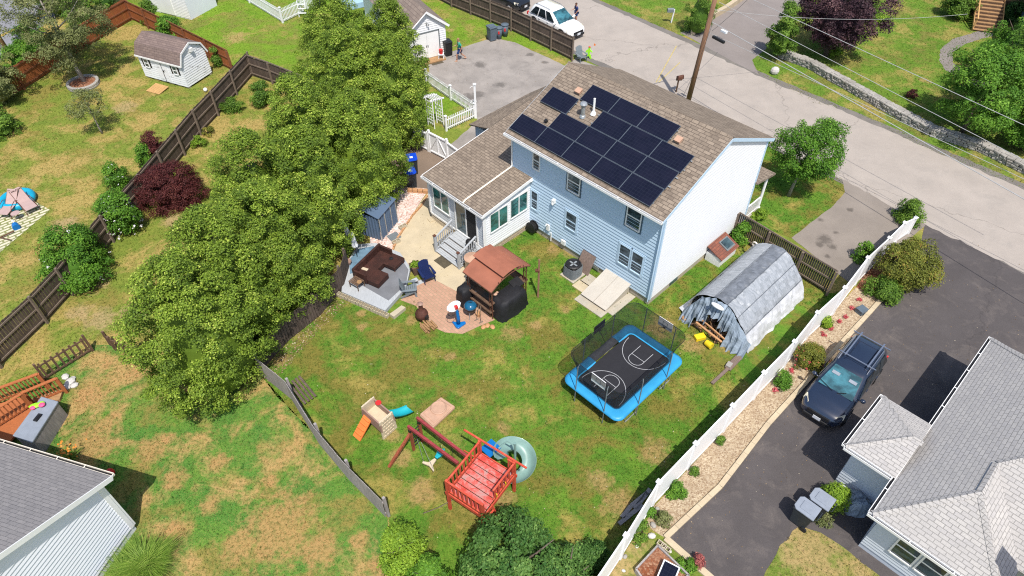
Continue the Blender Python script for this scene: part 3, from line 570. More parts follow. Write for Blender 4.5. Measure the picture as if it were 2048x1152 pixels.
# stone wall across the street
def stone_wall(label,pts,h,w,seed):
    rg=random.Random(seed); P=[G(*p) for p in pts]; t=MB(); inn=MB()
    for i in range(len(P)-1):
        a=P[i];b=P[i+1];d=(b-a).normalized();nn=Vector((-d.y,d.x,0)); Ls=(b-a).length; rz=math.atan2(d.y,d.x)
        inn.box(tuple((a+b)/2+Vector((0,0,h*.42))),(Ls,w*.7,h*.8),rz)
        for side in (-1,0,1):
            z=.0
            rows=4 if side else 1
            for r in range(rows):
                x=rg.uniform(0,.1)
                while x<Ls:
                    l=rg.uniform(.18,.5); c=a+d*(x+l/2)+nn*(side*w*.4+rg.uniform(-.03,.03)); zz=(r+.5)*h/4 if side else h*.93
                    M3=Matrix.Rotation(rz+rg.uniform(-.3,.3),3,'Z')@Matrix.Rotation(rg.uniform(-.2,.2),3,'X'); t.box((c.x,c.y,zz),(l*.95,.24 if side else w*.6,h/4*.96),M=M3); x+=l
    tt=thing('stone_wall',label,'wall',(0,0,0)); t.build('stones',M['stone'],tt,bevel=.03); inn.build('fill',M['soil'],tt)
stone_wall('dry laid grey field stone wall across the street below the mown lawn',[(1556,112),(1620,135),(1700,180),(1780,225),(1860,268),(1960,300),(2120,380)],.55,.5,3)
m=MB(); P=[G(1385,70),G(1403,48),G(1450,22),G(1500,-12)]
for i in range(3): m.beam(P[i]+Vector((0,0,.2)),P[i+1]+Vector((0,0,.2)),.35,.4)
tag(m.build('retaining_wall',M['curb']),'low tan concrete retaining wall beside the driveway across the street','wall')
m=MB(); m.ell((0,0,.25),(.32,.26,.3),8,6); tag(m.build('boulder',M['whitestone'],loc=G(1548,148)),'pale boulder at the corner of the grass across the street','rock')
# stepping path across
sheet('path',[(1990,50),(1960,62),(1905,78),(1880,100),(1878,120),(1890,140),(1930,160),(1960,175),(1975,168),(1940,150),(1905,125),(1905,105),(1930,88),(1985,72)],.010,M['across_drive'],.08)
# ---------------------------------------------------------------- house building helpers
def lap_wall(m,p0,d,nrm,poly,pitch=.15,z0=None,lip=.013):
    """lapped boards over a convex polygon [(s,z)] in the plane through p0 along d"""
    p0=Vector(p0);d=Vector(d);nrm=Vector(nrm)
    zs=[z for s,z in poly]; lo,hi=min(zs),max(zs)
    def span(z):
        xs=[]
        for i in range(len(poly)):
            (s1,z1),(s2,z2)=poly[i],poly[(i+1)%len(poly)]
            if (z1-z)*(z2-z)<=0 and z1!=z2: xs.append(s1+(s2-s1)*(z-z1)/(z2-z1))
            elif z1==z2==z: xs+= [s1,s2]
        return (min(xs),max(xs)) if xs else None
    z=lo
    while z<hi-.001:
        zt=min(z+pitch,hi); a=span(z+1e-4);b=span(zt-1e-4)
        if a and b:
            q=lambda s,zz,o:p0+d*s+Vector((0,0,zz))+nrm*o
            m.add([q(a[0],z,.005+lip),q(a[1],z,.005+lip),q(b[1],zt,.005),q(b[0],zt,.005),q(a[0],z,.004),q(a[1],z,.004)],[(0,1,2,3),(4,5,1,0)])
        z=zt
def window(parent,c,d,nrm,w,h,sashes=1,frame=M['trim'],glass=M['glass'],fw=.06,split='h',name='window',depth=.05,outer=None,label=None):
    """c: centre on the wall plane"""
    c=Vector(c);d=Vector(d).normalized();n=Vector(nrm).normalized();up=Vector((0,0,1)); M3=Matrix((d,n,up)).transposed()
    f=MB()
    def bar(s0,s1,z0,z1,o0,o1,mb=f): mb.box(c+d*((s0+s1)/2)+up*((z0+z1)/2)+n*((o0+o1)/2),(abs(s1-s0),abs(o1-o0),abs(z1-z0)),M=M3)
    W=w/2;H=h/2
    bar(-W,-W+fw,-H,H,0,depth);bar(W-fw,W,-H,H,0,depth);bar(-W+fw,W-fw,H-fw,H,0,depth);bar(-W+fw,W-fw,-H,-H+fw,0,depth+.02)
    if split=='h': bar(-W+fw,W-fw,-.03,.03,.0,depth*.8)
    elif split=='v': bar(-.03,.03,-H+fw,H-fw,0,depth*.9)
    o=f.build(name,frame,parent)
    if label:o['label']=label
    g=MB()
    if split=='h': bar(-W+fw,W-fw,.03,H-fw,.0,.030,g); bar(-W+fw,W-fw,-H+fw,-.03,.0,.022,g)
    elif split=='v': bar(-W+fw,-.03,-H+fw,H-fw,.0,.03,g); bar(.03,W-fw,-H+fw,H-fw,.0,.022,g)
    else: bar(-W+fw,W-fw,-H+fw,H-fw,.0,.026,g)
    g.build('pane',glass,o)
    if outer:
        k=MB();e=.07; bar(-W-e,-W,-H-e,H+e,0,.035,k);bar(W,W+e,-H-e,H+e,0,.035,k);bar(-W,W,H,H+e,0,.035,k);bar(-W,W,-H-e,-H,0,.045,k); k.build('casing',outer,o)
    return o
X1,Y1=Vector((1,0,0)),Vector((0,1,0))
# ---------------------------------------------------------------- main house (local x along the back wall, y to the street)
LH,DH,ZE,ZR=9.28,8.11,5.56,7.62; Z0=.42
hs_=thing('house','pale blue two storey house with solar panels on its tan back roof','house',HF(0,0),HA)
m=MB(); m.b(-LH+.03,-.03,.03,DH-.03,0,Z0); m.build('foundation',M['concrete'],hs_)
m=MB(); m.b(-LH+.005,-.005,.005,DH-.005,Z0,ZE); core=m.build('wall_core',M['siding_blue_shade'],hs_)
m=MB(); lap_wall(m,(-LH,0,0),X1,-Y1,[(0,Z0),(LH,Z0),(LH,ZE),(0,ZE)],.19,lip=.032); m.build('wall',M['siding_blue_shade'],hs_)
m=MB(); lap_wall(m,(0,0,0),Y1,X1,[(0,Z0),(DH,Z0),(DH,ZE),(DH/2,ZR-.14),(0,ZE)],.19,lip=.022); m.poly([(-.003,0,ZE),(-.003,DH,ZE),(-.003,DH/2,ZR-.14)]); w2=m.build('wall',M['siding_white'],hs_); w2['label']='bright white gable end wall'
m=MB(); lap_wall(m,(-LH,0,0),Y1,-X1,[(0,Z0),(DH,Z0),(DH,ZE),(DH/2,ZR-.14),(0,ZE)]); m.build('wall',M['siding_blue_shade'],hs_)
m=MB(); lap_wall(m,(-LH,DH,0),X1,Y1,[(0,Z0),(LH,Z0),(LH,ZE),(0,ZE)]); m.build('wall',M['siding_white'],hs_)
for x,y in ((0,0),(0,DH),(-LH,0),(-LH,DH)): m=MB(); m.box((x,y,(Z0+ZE)/2),(.11,.11,ZE-Z0)); m.build('corner_board',M['siding_blue_shade'],hs_)
OH,OR=.42,.14
rf=MB(); e0=ZE+.0; yr=DH/2; zt=ZR
rf.slab([(-LH-OR,-OH,e0),(OR,-OH,e0),(OR,yr,zt),(-LH-OR,yr,zt)],.1)
rf.slab([(-LH-OR,DH+OH,e0),(OR,DH+OH,e0),(OR,yr+.004,zt),(-LH-OR,yr+.004,zt)],.1); roof=rf.build('roof',M['shingle_tan'],hs_)
m=MB(); n=34
for k in range(n):
    x0=-LH-OR+k*(LH+2*OR)/n; x1=x0+(LH+2*OR)/n-.01; m.add([(x0,yr-.16,zt-.07),(x1,yr-.16,zt-.075),(x1,yr,zt+.045),(x0,yr,zt+.055),(x0,yr+.16,zt-.07),(x1,yr+.16,zt-.075)],[(0,1,2,3),(3,2,5,4)])
m.build('ridge_cap',M['shingle_tan'],roof)
m=MB()
for x in (-LH-OR,OR):
    for (ya,yb) in ((-OH,yr),(DH+OH,yr)): m.beam((x,ya,e0-.10),(x,yb,zt-.10),.035,.16)
m.b(-LH-OR,OR,DH+OH-.01,DH+OH+.02,e0-.2,e0-.04); m.build('rake_board',M['siding_blue_shade'],roof)
m=MB(); m.b(-LH-OR,OR,-OH,0,e0-.115,e0-.1); m.build('soffit',M['trim'],roof)
def gutter(parent,a,b,nrm,mat=M['trim'],w=.12,inner=M['black'],hang=1.1):
    a=Vector(a);b=Vector(b);n=Vector(nrm);d=(b-a).normalized();m=MB(); u=Vector((0,0,1))
    m.beam(a+n*w,b+n*w,.02,.11); m.beam(a+n*.01,b+n*.01,.02,.11); m.beam(a+n*w*.5-u*.05,b+n*w*.5-u*.05,w,.012); m.beam(a,a+n*w,.02,.11);m.beam(b,b+n*w,.02,.11)
    k=int((b-a).length/hang)
    for i in range(1,k): c=a.lerp(b,i/k)+u*.045; m.beam(c,c+n*(w+.01),.03,.012)
    g=m.build('gutter',mat,parent); mm=MB(); mm.beam(a+n*w*.52-u*.035,b+n*w*.52-u*.035,w*.8,.01); mm.build('gutter_bed',inner,g); return g
gutter(hs_,(-LH-OR,-OH,e0-.06),(OR,-OH,e0-.06),-Y1)
m=MB(); m.tube([(-LH+.02,-OH-.06,e0-.1),(-LH+.02,-.1,e0-.45),(-LH+.02,-.1,3.55),(-LH+.02,-.2,3.42)],.04,6); m.build('downspout',M['trim'],hs_)
m=MB(); m.tube([(-.1,-OH-.05,e0-.1),(-.02,-.1,e0-.4),(-.02,-.1,.3)],.035,6); m.build('downspout',M['siding_blue_shade'],hs_)
# windows on the back wall: x0,x1,z0,z1
for (a,b,c,d,gl,out,lb) in ((-7.86,-7.36,4.05,5.12,'glass',None,'small upper window'),(-5.56,-4.74,3.98,5.2,'glass','dark_trim','upper window with dark casing'),(-1.98,-1.14,3.92,5.2,'glass','dark_trim','upper window with dark casing'),(-7.92,-7.42,1.5,2.7,'screen',None,'narrow ground floor window'),(-5.52,-4.76,1.65,2.75,'screen',None,'ground floor window'),(-2.1,-1.4,1.5,2.75,'screen',None,'ground floor window of the pair'),(-1.36,-.66,1.5,2.75,'screen',None,'ground floor window of the pair')):
    window(hs_,((a+b)/2,-.012,(c+d)/2),X1,-Y1,b-a,d-c,glass=M[gl],outer=M[out] if out else M['siding_blue_shade'],frame=M['siding_blue_shade'] if gl=='screen' else M['trim'])
for y in (2.0,6.0):
    m=MB(); m.b(-.02,.02,y-.3,y+.3,.14,.34); m.build('basement_window',M['glass'],hs_)
m=MB(); m.box((-6.3,-.1,2.85),(.16,.16,.2)); m.ell((-6.3,-.16,2.72),(.07,.07,.09)); m.build('wall_light',M['trim'],hs_)
m=MB(); m.box((-6.6,-.08,.95),(.18,.1,.35)); m.tube([(-6.6,-.09,1.1),(-6.6,-.2,1.25),(-6.6,-.28,1.2)],.035,6); m.tube([(-6.35,-.1,.2),(-6.35,-.1,.75),(-6.35,-.2,.8)],.03,6); m.build('vent_pipe',M['trim'],hs_)
m=MB(); m.box((-5.5,-.09,.62),(.26,.1,.26)); m.build('dryer_vent',M['trim'],hs_)
m=MB(); m.box((-3.62,-.07,.55),(.16,.1,.3)); m.box((-3.3,-.05,.28),(.4,.03,.18)); m.build('utility_box',M['galv'],hs_)
# solar panels, vents on the back slope
sv=Vector((0,yr+OH,zt-e0)).normalized(); nv=Vector((0,-sv.z,sv.y)); M3=Matrix((X1,sv,nv)).transposed()
def on_roof(x,s,h=0): return Vector((x,-OH,e0))+sv*s+nv*h
pan=[(-9.30+1.715*i,.26) for i in range(5)]+[(-7.56+1.715*i,1.275) for i in range(4)]+[(-9.0,2.28)]+[(-5.79+1.715*i,2.29) for i in range(3)]+[(-7.26+1.715*i,3.31) for i in range(3)]
for (x,s) in pan:
    m=MB(); c=on_roof(x+.85,s+.49,.11); m.box(c,(1.71,1.0,.035),M=M3); p=m.build('solar_panel',M['steel_frame'],hs_)
    m=MB(); m.box(c+nv*.012,(1.675,.965,.02),M=M3); m.build('cells',M['solar'],p)
m=MB()
for s,x0,x1 in ((.5,-9.35,-.72),(1.02,-9.35,-.72),(1.5,-7.6,-.6),(2.02,-7.6,-.6),(2.5,-5.9,-.6),(3.03,-5.9,-.6),(3.55,-7.3,-2.1),(4.05,-7.3,-2.1),(2.5,-9.05,-7.25),(3.03,-9.05,-7.25)): m.box((on_roof(x0,s,.055)+on_roof(x1,s,.055))/2,(x1-x0,.05,.05),M=M3)
m.build('panel_rail',M['galv'],hs_)
for (x,s) in ((-7.66,3.68),(-1.78,3.66),(-7.93,1.5)):
    m=MB(); m.box(on_roof(x,s,.08),(.26,.26,.13) if s>2 else (.12,.14,.13),M=M3); m.box(on_roof(x,s,.16),(.32,.3,.04) if s>2 else (.13,.15,.03),M=M3); m.build('roof_vent',M['sand_pl'] if s>2 else M['black'],hs_)
m=MB(); b=on_roof(-6.55,2.62); m.lathe(b,[(.17,-.02),(.13,.08),(.1,.1),(.1,.55),(.13,.57),(.13,.6)],12); m.lathe(b+Vector((0,0,.62)),[(.16,0),(.19,.05),(.15,.12),(.03,.16)],12); m.build('flue',M['galv'],hs_)
m=MB(); b=on_roof(-6.2,3.0); m.lathe(b,[(.16,-.03),(.07,.15),(.055,.16),(.055,.8)],10); m.build('vent_pipe',M['trim'],hs_)
# front porch glimpsed past the gable
m=MB(); m.slab([(-4,DH,3.1),(.2,DH,3.1),(.2,DH+1.9,2.75),(-4,DH+1.9,2.75)],.1); m.build('porch_roof',M['shingle_tan'],hs_)
m=MB(); m.b(-4,.0,DH+.01,DH+1.7,0,.4); m.build('porch_floor',M['concrete'],hs_)
m=MB(); m.lathe((-.05,DH+1.6,.4),[(.12,0),(.12,.15),(.08,.17),(.07,2.1),(.12,2.15),(.12,2.3)],10); m.build('porch_column',M['trim'],hs_)
m=MB(); m.beam((-.05,DH+.1,1.25),(-.05,DH+1.5,1.25),.06,.06); m.beam((-.05,DH+.1,.55),(-.05,DH+1.5,.55),.05,.05)
for k in range(9): m.box((-.05,DH+.2+k*.155,.9),(.035,.035,.66))
m.build('porch_railing',M['trim'],hs_)
# ---------------------------------------------------------------- sunroom and side wing (parts of the house)
SX0,SX1,SY=-12.3,-8.02,-3.25; zs=.5; ze2=2.95; zw=3.42
m=MB(); m.b(SX0+.03,SX1-.03,SY+.03,-.03,zs,ze2-.12); m.b(SX0+.03,-LH-.03,-.03,6.6,0,ze2-.12); m.build('wing_core',M['siding_blue_shade'],hs_)
m=MB(); lap_wall(m,(SX0,SY,0),X1,-Y1,[(0,zs),(SX1-SX0,zs),(SX1-SX0,ze2-.1),(0,ze2-.1)],.16); m.build('sunroom_wall',M['siding_nb'],hs_)
m=MB(); lap_wall(m,(SX1,SY,0),Y1,X1,[(0,zs),(-SY,zs),(-SY,zw-.12),(0,ze2-.12)],.15,lip=.026); m.poly([(SX1-.003,SY,ze2-.2),(SX1-.003,0,ze2-.2),(SX1-.003,0,zw-.12),(SX1-.003,SY,ze2-.12)]); m.build('sunroom_wall',M['siding_white'],hs_)
m=MB(); lap_wall(m,(SX0,SY,0),Y1,-X1,[(0,zs),(-SY+6.6,zs),(-SY+6.6,ze2-.1),(0,ze2-.1)],.13); m.build('sunroom_wall',M['siding_blue_shade'],hs_)
for x,y in ((SX1,SY),(SX0,SY)): m=MB(); m.box((x,y,(zs+ze2)/2-.05),(.12,.12,ze2-zs-.1)); m.build('corner_board',M['trim'],hs_)
m=MB(); m.b(SX0,SX1-.07,SY-.035,SY-.0,zs-.1,zs+.02); m.build('skirt_board',M['trim'],hs_)
m=MB(); m.b(SX1,SX1+.035,SY+.07,0,zs-.1,zs+.02); m.build('skirt_board',M['trim'],hs_)
m=MB(); y1=1.6; z1=zw+(zw-ze2)/3.35*y1
sr=MB(); k=(zw-ze2)/3.4; F=lambda y: ze2+k*(y-(SY-.2))
sr.slab([(SX0-.2,SY-.2,F(SY-.2)),(SX1+.16,SY-.2,F(SY-.2)),(SX1+.16,0-.003,F(0)),(SX0-.2,0-.003,F(0))],.08)
sr.slab([(SX0-.2,0,F(0)),(-LH-.01,0,F(0)),(-LH-.01,6.6,F(6.6)),(SX0-.2,6.6,F(6.6))],.08)
sroof=sr.build('sunroom_roof',M['shingle_tan'],hs_)
m=MB(); m.slab([(SX0-.2,1.3,F(1.3)+.0),(SX0-.2,6.6,F(6.6)+.0),(SX0-2.2,6.6,F(1.3)-.75),(SX0-2.2,1.6,F(1.3)-.75)],.08); m.build('wing_roof',M['shingle_tan'],hs_)
m=MB(); m.b(SX0-2.0,SX0-.02,1.9,6.4,0,F(1.3)-.85); m.build('wing_core',M['siding_blue_shade'],hs_)
m=MB(); m.beam((SX1+.17,SY-.2,F(SY-.2)-.07),(SX1+.17,0,F(0)-.07),.03,.17); m.beam((SX0-.21,SY-.2,F(SY-.2)-.07),(SX0-.21,1.3,F(1.3)-.07),.03,.15); m.build('rake_board',M['trim'],sroof)
gutter(hs_,(SX0-.2,SY-.2,ze2-.07),(SX1+.2,SY-.2,ze2-.07),-Y1,hang=.9)
m=MB(); m.tube([(-LH+.02,-.2,3.45),(-LH+.02,-.35,F(-.35)+.06),(-LH-.02,SY-.05,F(SY)+.06),(-LH-.02,SY-.25,ze2-.02)],.045,6); m.build('roof_downspout',M['trim_warm'],hs_)
m=MB(); m.tube([(SX1-.02,SY-.28,ze2-.1),(SX1+.02,SY-.08,ze2-.4),(SX1+.02,SY-.08,.3)],.035,6); m.build('downspout',M['trim'],hs_)
m=MB(); m.cyl((SX1+.1,-.12,zw-.1),(SX1+.22,-.12,zw-.15),.09,.06,8); m.build('flood_light',M['trim'],hs_)
window(hs_,(-11.3,SY-.012,1.83),X1,-Y1,1.3,1.35,split='v',glass=M['glass_teal'],name='sunroom_window')
window(hs_,(SX1+.012,-2.28,2.0),Y1,X1,1.28,1.25,split='v',glass=M['glass_teal'],name='sunroom_window')
window(hs_,(SX1+.012,-.86,2.1),Y1,X1,1.28,1.25,split='v',glass=M['glass_teal'],name='sunroom_window')
dr=window(hs_,(-9.35,SY-.012,1.6),X1,-Y1,1.72,2.1,split='v',glass=M['glass'],name='sliding_door',fw=.08,depth=.06)
m=MB(); m.b(-9.3,-8.62,SY-.05,SY-.045,.66,2.55); m.build('doorway_shade_panel',M['shade_fill'],dr)  # flat dark panel paints the unlit room behind the door
# lattice skirt
m=MB(); 
def lattice(m,a,b,z0,z1,step=.11,w=.025):
    a=Vector(a);b=Vector(b);d=(b-a).normalized();Ls=(b-a).length;h=z1-z0;n=int((Ls+h)/step)
    for k in range(n):
        for sgn in (1,-1):
            s0=k*step-h if sgn>0 else k*step; s1=s0+sgn*h; za,zb_=z0,z1
            ps=[(s0,z0),(s1,z1)]
            q=[]
            for (s,z),(s2,z2) in (((s0,z0),(s1,z1)),((s1,z1),(s0,z0))):
                sc=min(max(s,0),Ls); f=0 if s2==s else (sc-s)/(s2-s); q.append((sc,z+(z2-z)*f))
            if abs(q[0][0]-q[1][0])<.02 : continue
            p1=a+d*q[0][0]+Vector((0,0,q[0][1]));p2=a+d*q[1][0]+Vector((0,0,q[1][1])); m.beam(p1,p2,.008,w,up=d.cross(Vector((0,0,1))))
lattice(m,(SX1+.0,SY,0),(SX1+.0,-.02,0),.02,zs-.1); lattice(m,(SX0,SY-.0,0),(SX1,SY-.0,0),.02,zs-.1); m.build('lattice_skirt',M['beige_pl'],hs_)
m=MB(); m.b(SX0+.1,SX1-.1,SY+.1,-.05,0,zs-.02); m.build('crawl_space_shade',M['shade_fill'],hs_)  # solid dark block paints the shade under the sunroom floor
# stairs up to the sliding door
sx0,sx1=-10.15,-8.25; st=thing('porch_stairs','grey wooden stairs with balusters up to the sunroom door','stairs',HF((sx0+sx1)/2,SY-.05),HA); W=(sx1-sx0)/2
nst=4
for i in range(nst):
    z=.52-.52*(i)/nst - .0; y=-.02-(.62 if i==0 else .62+.31*i); y0=-.62-.31*(i-1) if i else -.02
    m=MB(); 
    for q in range(3): yy=y0-(y0-y)*(q+.5)/3; m.box((0,yy,z-.02),(2*W,abs(y0-y)/3-.012,.04))
    m.build('tread',M['deck_grey'],st); m=MB(); m.b(-W+.03,W-.03,y+.02,y+.04,max(0,z-.52/nst),z-.04); m.build('riser',M['fence_rail'],st)
yb=-.62-.31*(nst-1)
for s in (-1,1):
    m=MB(); m.beam((s*(W-.04),-.3,.95+.5),(s*(W-.04),yb+.05,.95),.09,.05); m.beam((s*(W-.04),-.3,.62),(s*(W-.04),yb+.05,.16),.05,.06)
    m.build('handrail',M['deck_grey'],st); m=MB()
    for q in range(9): t_=q/8; yy=-.35+(yb+.15+.35)*t_; z_=.62-.44*t_; m.lathe((s*(W-.04),yy,z_),[(.03,0),(.03,.2),(.045,.3),(.02,.42),(.03,.6),(.03,.78)],6)
    m.build('balusters',M['deck_grey'],st)
    m=MB(); m.box((s*(W-.04),yb+.03,.55),(.11,.11,1.1)); nw=m.build('newel_post',M['deck_grey'],st); m=MB(); m.box((s*(W-.04),yb+.03,1.12),(.15,.15,.04)); m.build('cap',M['bronze'],nw)
# basement bulkhead, window well cover
bk=thing('bulkhead','sloping white painted bulkhead door against the back wall','bulkhead',HF(-1.9,-.02),HA)
m=MB(); m.add([(-.72,0,0),(.72,0,0),(.72,-1.75,0),(-.72,-1.75,0),(-.72,0,.62),(.72,0,.62),(.72,-1.75,.16),(-.72,-1.75,.16)],[(0,1,2,3)[::-1],(4,7,6,5),(0,4,5,1),(1,5,6,2),(2,6,7,3),(3,7,4,0)]); m.build('base',M['concrete'],bk)
m=MB(); m.slab([(-.78,.0,.66),(-.02,.0,.66),(-.02,-1.85,.18),(-.78,-1.85,.18)],.035); m.slab([(.0,.0,.66),(.78,.0,.66),(.78,-1.85,.18),(.0,-1.85,.18)],.035); m.build('door',M['white_conc'],bk)
m=MB(); m.b(-.85,.85,-2.25,-1.76,0,.05); m.b(.73,1.15,-1.75,0,0,.05); m.build('apron',M['concrete'],bk)
en=thing('cellar_entry','low white cellar entry with brick red shingles and a skylight on the gable side','cellar entry',HF(.06,5.4),HA)
m=MB(); m.b(0,.85,-.75,.75,0,.55); m.build('base',M['siding_white'],en)
m=MB(); m.slab([(0,-.8,.95),(0,.8,.95),(.95,.8,.56),(.95,-.8,.56)],.05); m.build('roof',m_shingle('brick red shingles',((.27,.1,.065),(.22,.085,.06)),(.12,.06,.05),.3,.14,.01,.2),en)
m=MB(); m.slab([(.22,-.1,.93),(.22,.6,.93),(.8,.6,.69),(.8,-.1,.69)],.06); k_=m.build('skylight',M['grey_metal'],en); m=MB(); m.slab([(.29,-.03,.93),(.29,.53,.93),(.73,.53,.75),(.73,-.03,.75)],.03); m.build('pane',M['glass'],k_)
# ---------------------------------------------------------------- neighbour house bottom right (house frame aligned)
nb=thing('neighbor_house','low grey blue house with pale hipped shingle roof at the bottom right','house',HF(12.3,-4.4),HA)
def Q(x,y,z): return (x-12.3,y+4.4,z)
E=2.5
rf=MB()
rf.slab([Q(12.3,-4.4,E),Q(14.35,-2.35,4),Q(14.35,-.9,4),Q(17,1.8,5.93),Q(12.3,6.5,E)][::-1],.06)
rf.slab([Q(12.3,-4.4,E),Q(16.4,-4.4,E),Q(14.35,-2.35,4)],.06)
rf.slab([Q(14.35,-2.35,4),Q(16.4,-4.4,E),Q(16.4,-2.95,E),Q(14.35,-.9,4)],.06)
rf.slab([Q(16.4,-2.95,E),Q(26,-2.95,E),Q(26,1.8,5.93),Q(17,1.8,5.93),Q(14.35,-.9,4)],.06)
rf.slab([Q(12.3,6.5,E),Q(17,1.8,5.93),Q(26,1.8,5.93),Q(26,6.5,E)],.06)
r_=rf.build('roof',M['shingle_light'],nb)
m=MB()
def ridge(a,b,w=.13):
    a=Vector(a);b=Vector(b);d=(b-a).normalized();s=d.cross(Vector((0,0,1))).normalized()*w;n=max(1,int((b-a).length/.2)); u=Vector((0,0,1))
    for k in range(n):
        p=a.lerp(b,k/n);q=a.lerp(b,(k+1)/n-.0); m.add([p-s-u*.04,q-s-u*.05,q+u*.035,p+u*.05,p+s-u*.04,q+s-u*.05],[(0,1,2,3),(3,2,5,4)])
for a,b in ((Q(12.3,-4.4,E),Q(14.35,-2.35,4)),(Q(16.4,-4.4,E),Q(14.35,-2.35,4)),(Q(14.35,-2.35,4),Q(14.35,-.9,4)),(Q(14.35,-.9,4),Q(17,1.8,5.93)),(Q(12.3,6.5,E),Q(17,1.8,5.93)),(Q(17,1.8,5.93),Q(26,1.8,5.93))): ridge(a,b)
m.build('ridge_cap',M['shingle_light'],r_)
rb=MB(); rb.slab([Q(10.45,-2.6,E-.0),Q(12.0,-1.05,E+.62),Q(10.45,.5,E)],.06); rb.slab([Q(10.45,-2.6,E),Q(12.28,-2.6,E),Q(12.28,-1.05,E+.62),Q(12.0,-1.05,E+.62)],.06); rb.slab([Q(10.45,.5,E),Q(12.28,.5,E),Q(12.28,-1.05,E+.62),Q(12.0,-1.05,E+.62)],.06); rb_=rb.build('entry_roof',M['shingle_light'],nb)
m=MB(); ridge(Q(10.45,-2.6,E),Q(12.0,-1.05,E+.62)); ridge(Q(10.45,.5,E),Q(12.0,-1.05,E+.62)); ridge(Q(12.0,-1.05,E+.62),Q(12.35,-1.05,E+.62)); m.build('ridge_cap',M['shingle_light'],rb_)
m=MB(); m.add([Q(12.6,-4.1,0),Q(16.1,-4.1,0),Q(16.1,6.2,0),Q(12.6,6.2,0),Q(12.6,-4.1,E-.04),Q(16.1,-4.1,E-.04),Q(16.1,6.2,E-.04),Q(12.6,6.2,E-.04)],[(0,1,5,4),(1,2,6,5),(2,3,7,6),(3,0,4,7)]); m.b(3.8,13.4,1.75,10.6,0,E-.04); m.b(-1.52,.3,2.1,4.6,0,E-.04); m.build('wall_core',M['siding_nb'],nb)
m=MB(); lap_wall(m,Q(12.6,-4.1,0),X1,-Y1,[(0,.3),(3.5,.3),(3.5,E),(0,E)],.16,lip=.03); lap_wall(m,Q(12.6,-4.1,0),Y1,-X1,[(0,.3),(10.3,.3),(10.3,E),(0,E)],.11); lap_wall(m,Q(10.78,-2.3,0),Y1,-X1,[(0,.2),(2.5,.2),(2.5,E),(0,E)],.11); lap_wall(m,Q(10.78,-2.3,0),X1,-Y1,[(0,.2),(1.82,.2),(1.82,E),(0,E)],.16,lip=.03); m.build('wall',M['siding_nb'],nb)
gutter(nb,Q(12.3,-4.4,E-.05),Q(12.3,6.5,E-.05),-X1); gutter(nb,Q(12.2,-4.4,E-.05),Q(16.4,-4.4,E-.05),-Y1); gutter(nb,Q(10.45,-2.6,E-.05),Q(12.2,-2.6,E-.05),-Y1); gutter(nb,Q(10.45,-2.6,E-.05),Q(10.45,.5,E-.05),-X1)
for xx in (13.75,14.6,15.45): window(nb,Q(xx,-4.125,1.55),X1,-Y1,.8,1.25,glass=M['glass'],name='window')
m=MB(); m.box(Q(17.3,-4.0,3.4),(.7,.6,4.6)); m.box(Q(17.3,-4.0,5.75),(.8,.7,.12)); m.build('chimney',M['redstone'],nb)
# ---------------------------------------------------------------- neighbour house bottom left
o=G(222,952,3.4); bl=thing('neighbor_house','grey shingled white house end at the bottom left corner','house',(o.x,o.y,0),R(-16.5))
sl_=.5;D_=4.6
m=MB(); m.slab([(.0,.0,3.4),(-9,.0,3.4),(-9,-D_,3.4+sl_*D_),(.0,-D_,3.4+sl_*D_)],.07); m.slab([(.0,-2*D_,3.4),(-9,-2*D_,3.4),(-9,-D_,3.4+sl_*D_),(.0,-D_,3.4+sl_*D_)],.07); r_=m.build('roof',M['shingle_grey'],bl)
m=MB(); m.beam((.02,.0,3.3),(.02,-D_,3.3+sl_*D_),.03,.2); m.beam((.02,-2*D_,3.3),(.02,-D_,3.3+sl_*D_),.03,.2); m.build('rake_board',M['trim'],r_)
m=MB(); m.slab([(0,.0,3.24),(0,-D_,3.24+sl_*D_),(-.28,-D_,3.24+sl_*D_),(-.28,0,3.24)],.02); m.build('soffit',M['trim'],r_)
m=MB(); wy=-.35; m.add([(-.3,wy,0),(-.3,-2*D_+.35,0),(-.3,-2*D_+.35,3.2),(-.3,-D_,3.2+sl_*D_-.2),(-.3,wy,3.3)],[(0,1,2,3,4)]); m.b(-8.7,-.31,-2*D_+.4,wy-.01,0,3.25); m.build('wall_core',M['siding_w2'],bl)
m=MB(); lap_wall(m,(-.3,wy,0),-Y1,X1,[(0,.35),(2*D_-.7,.35),(2*D_-.7,3.3),(D_-.35,3.2+sl_*D_),(0,3.32)],.17,lip=.038); m.build('wall',M['siding_w2'],bl)
m=MB(); m.b(-.42,-.26,wy-.06,wy+.08,.3,3.3); m.b(-.31,-.25,wy-.16,wy,.3,3.3); m.build('corner_board',M['trim'],bl)
m=MB(); m.b(-8.6,-.33,-2*D_+.5,wy-.05,0,.34); m.build('foundation',M['concrete'],bl)
gutter(bl,(0,0,3.33),(-9,0,3.33),Y1,M['trim_warm'])
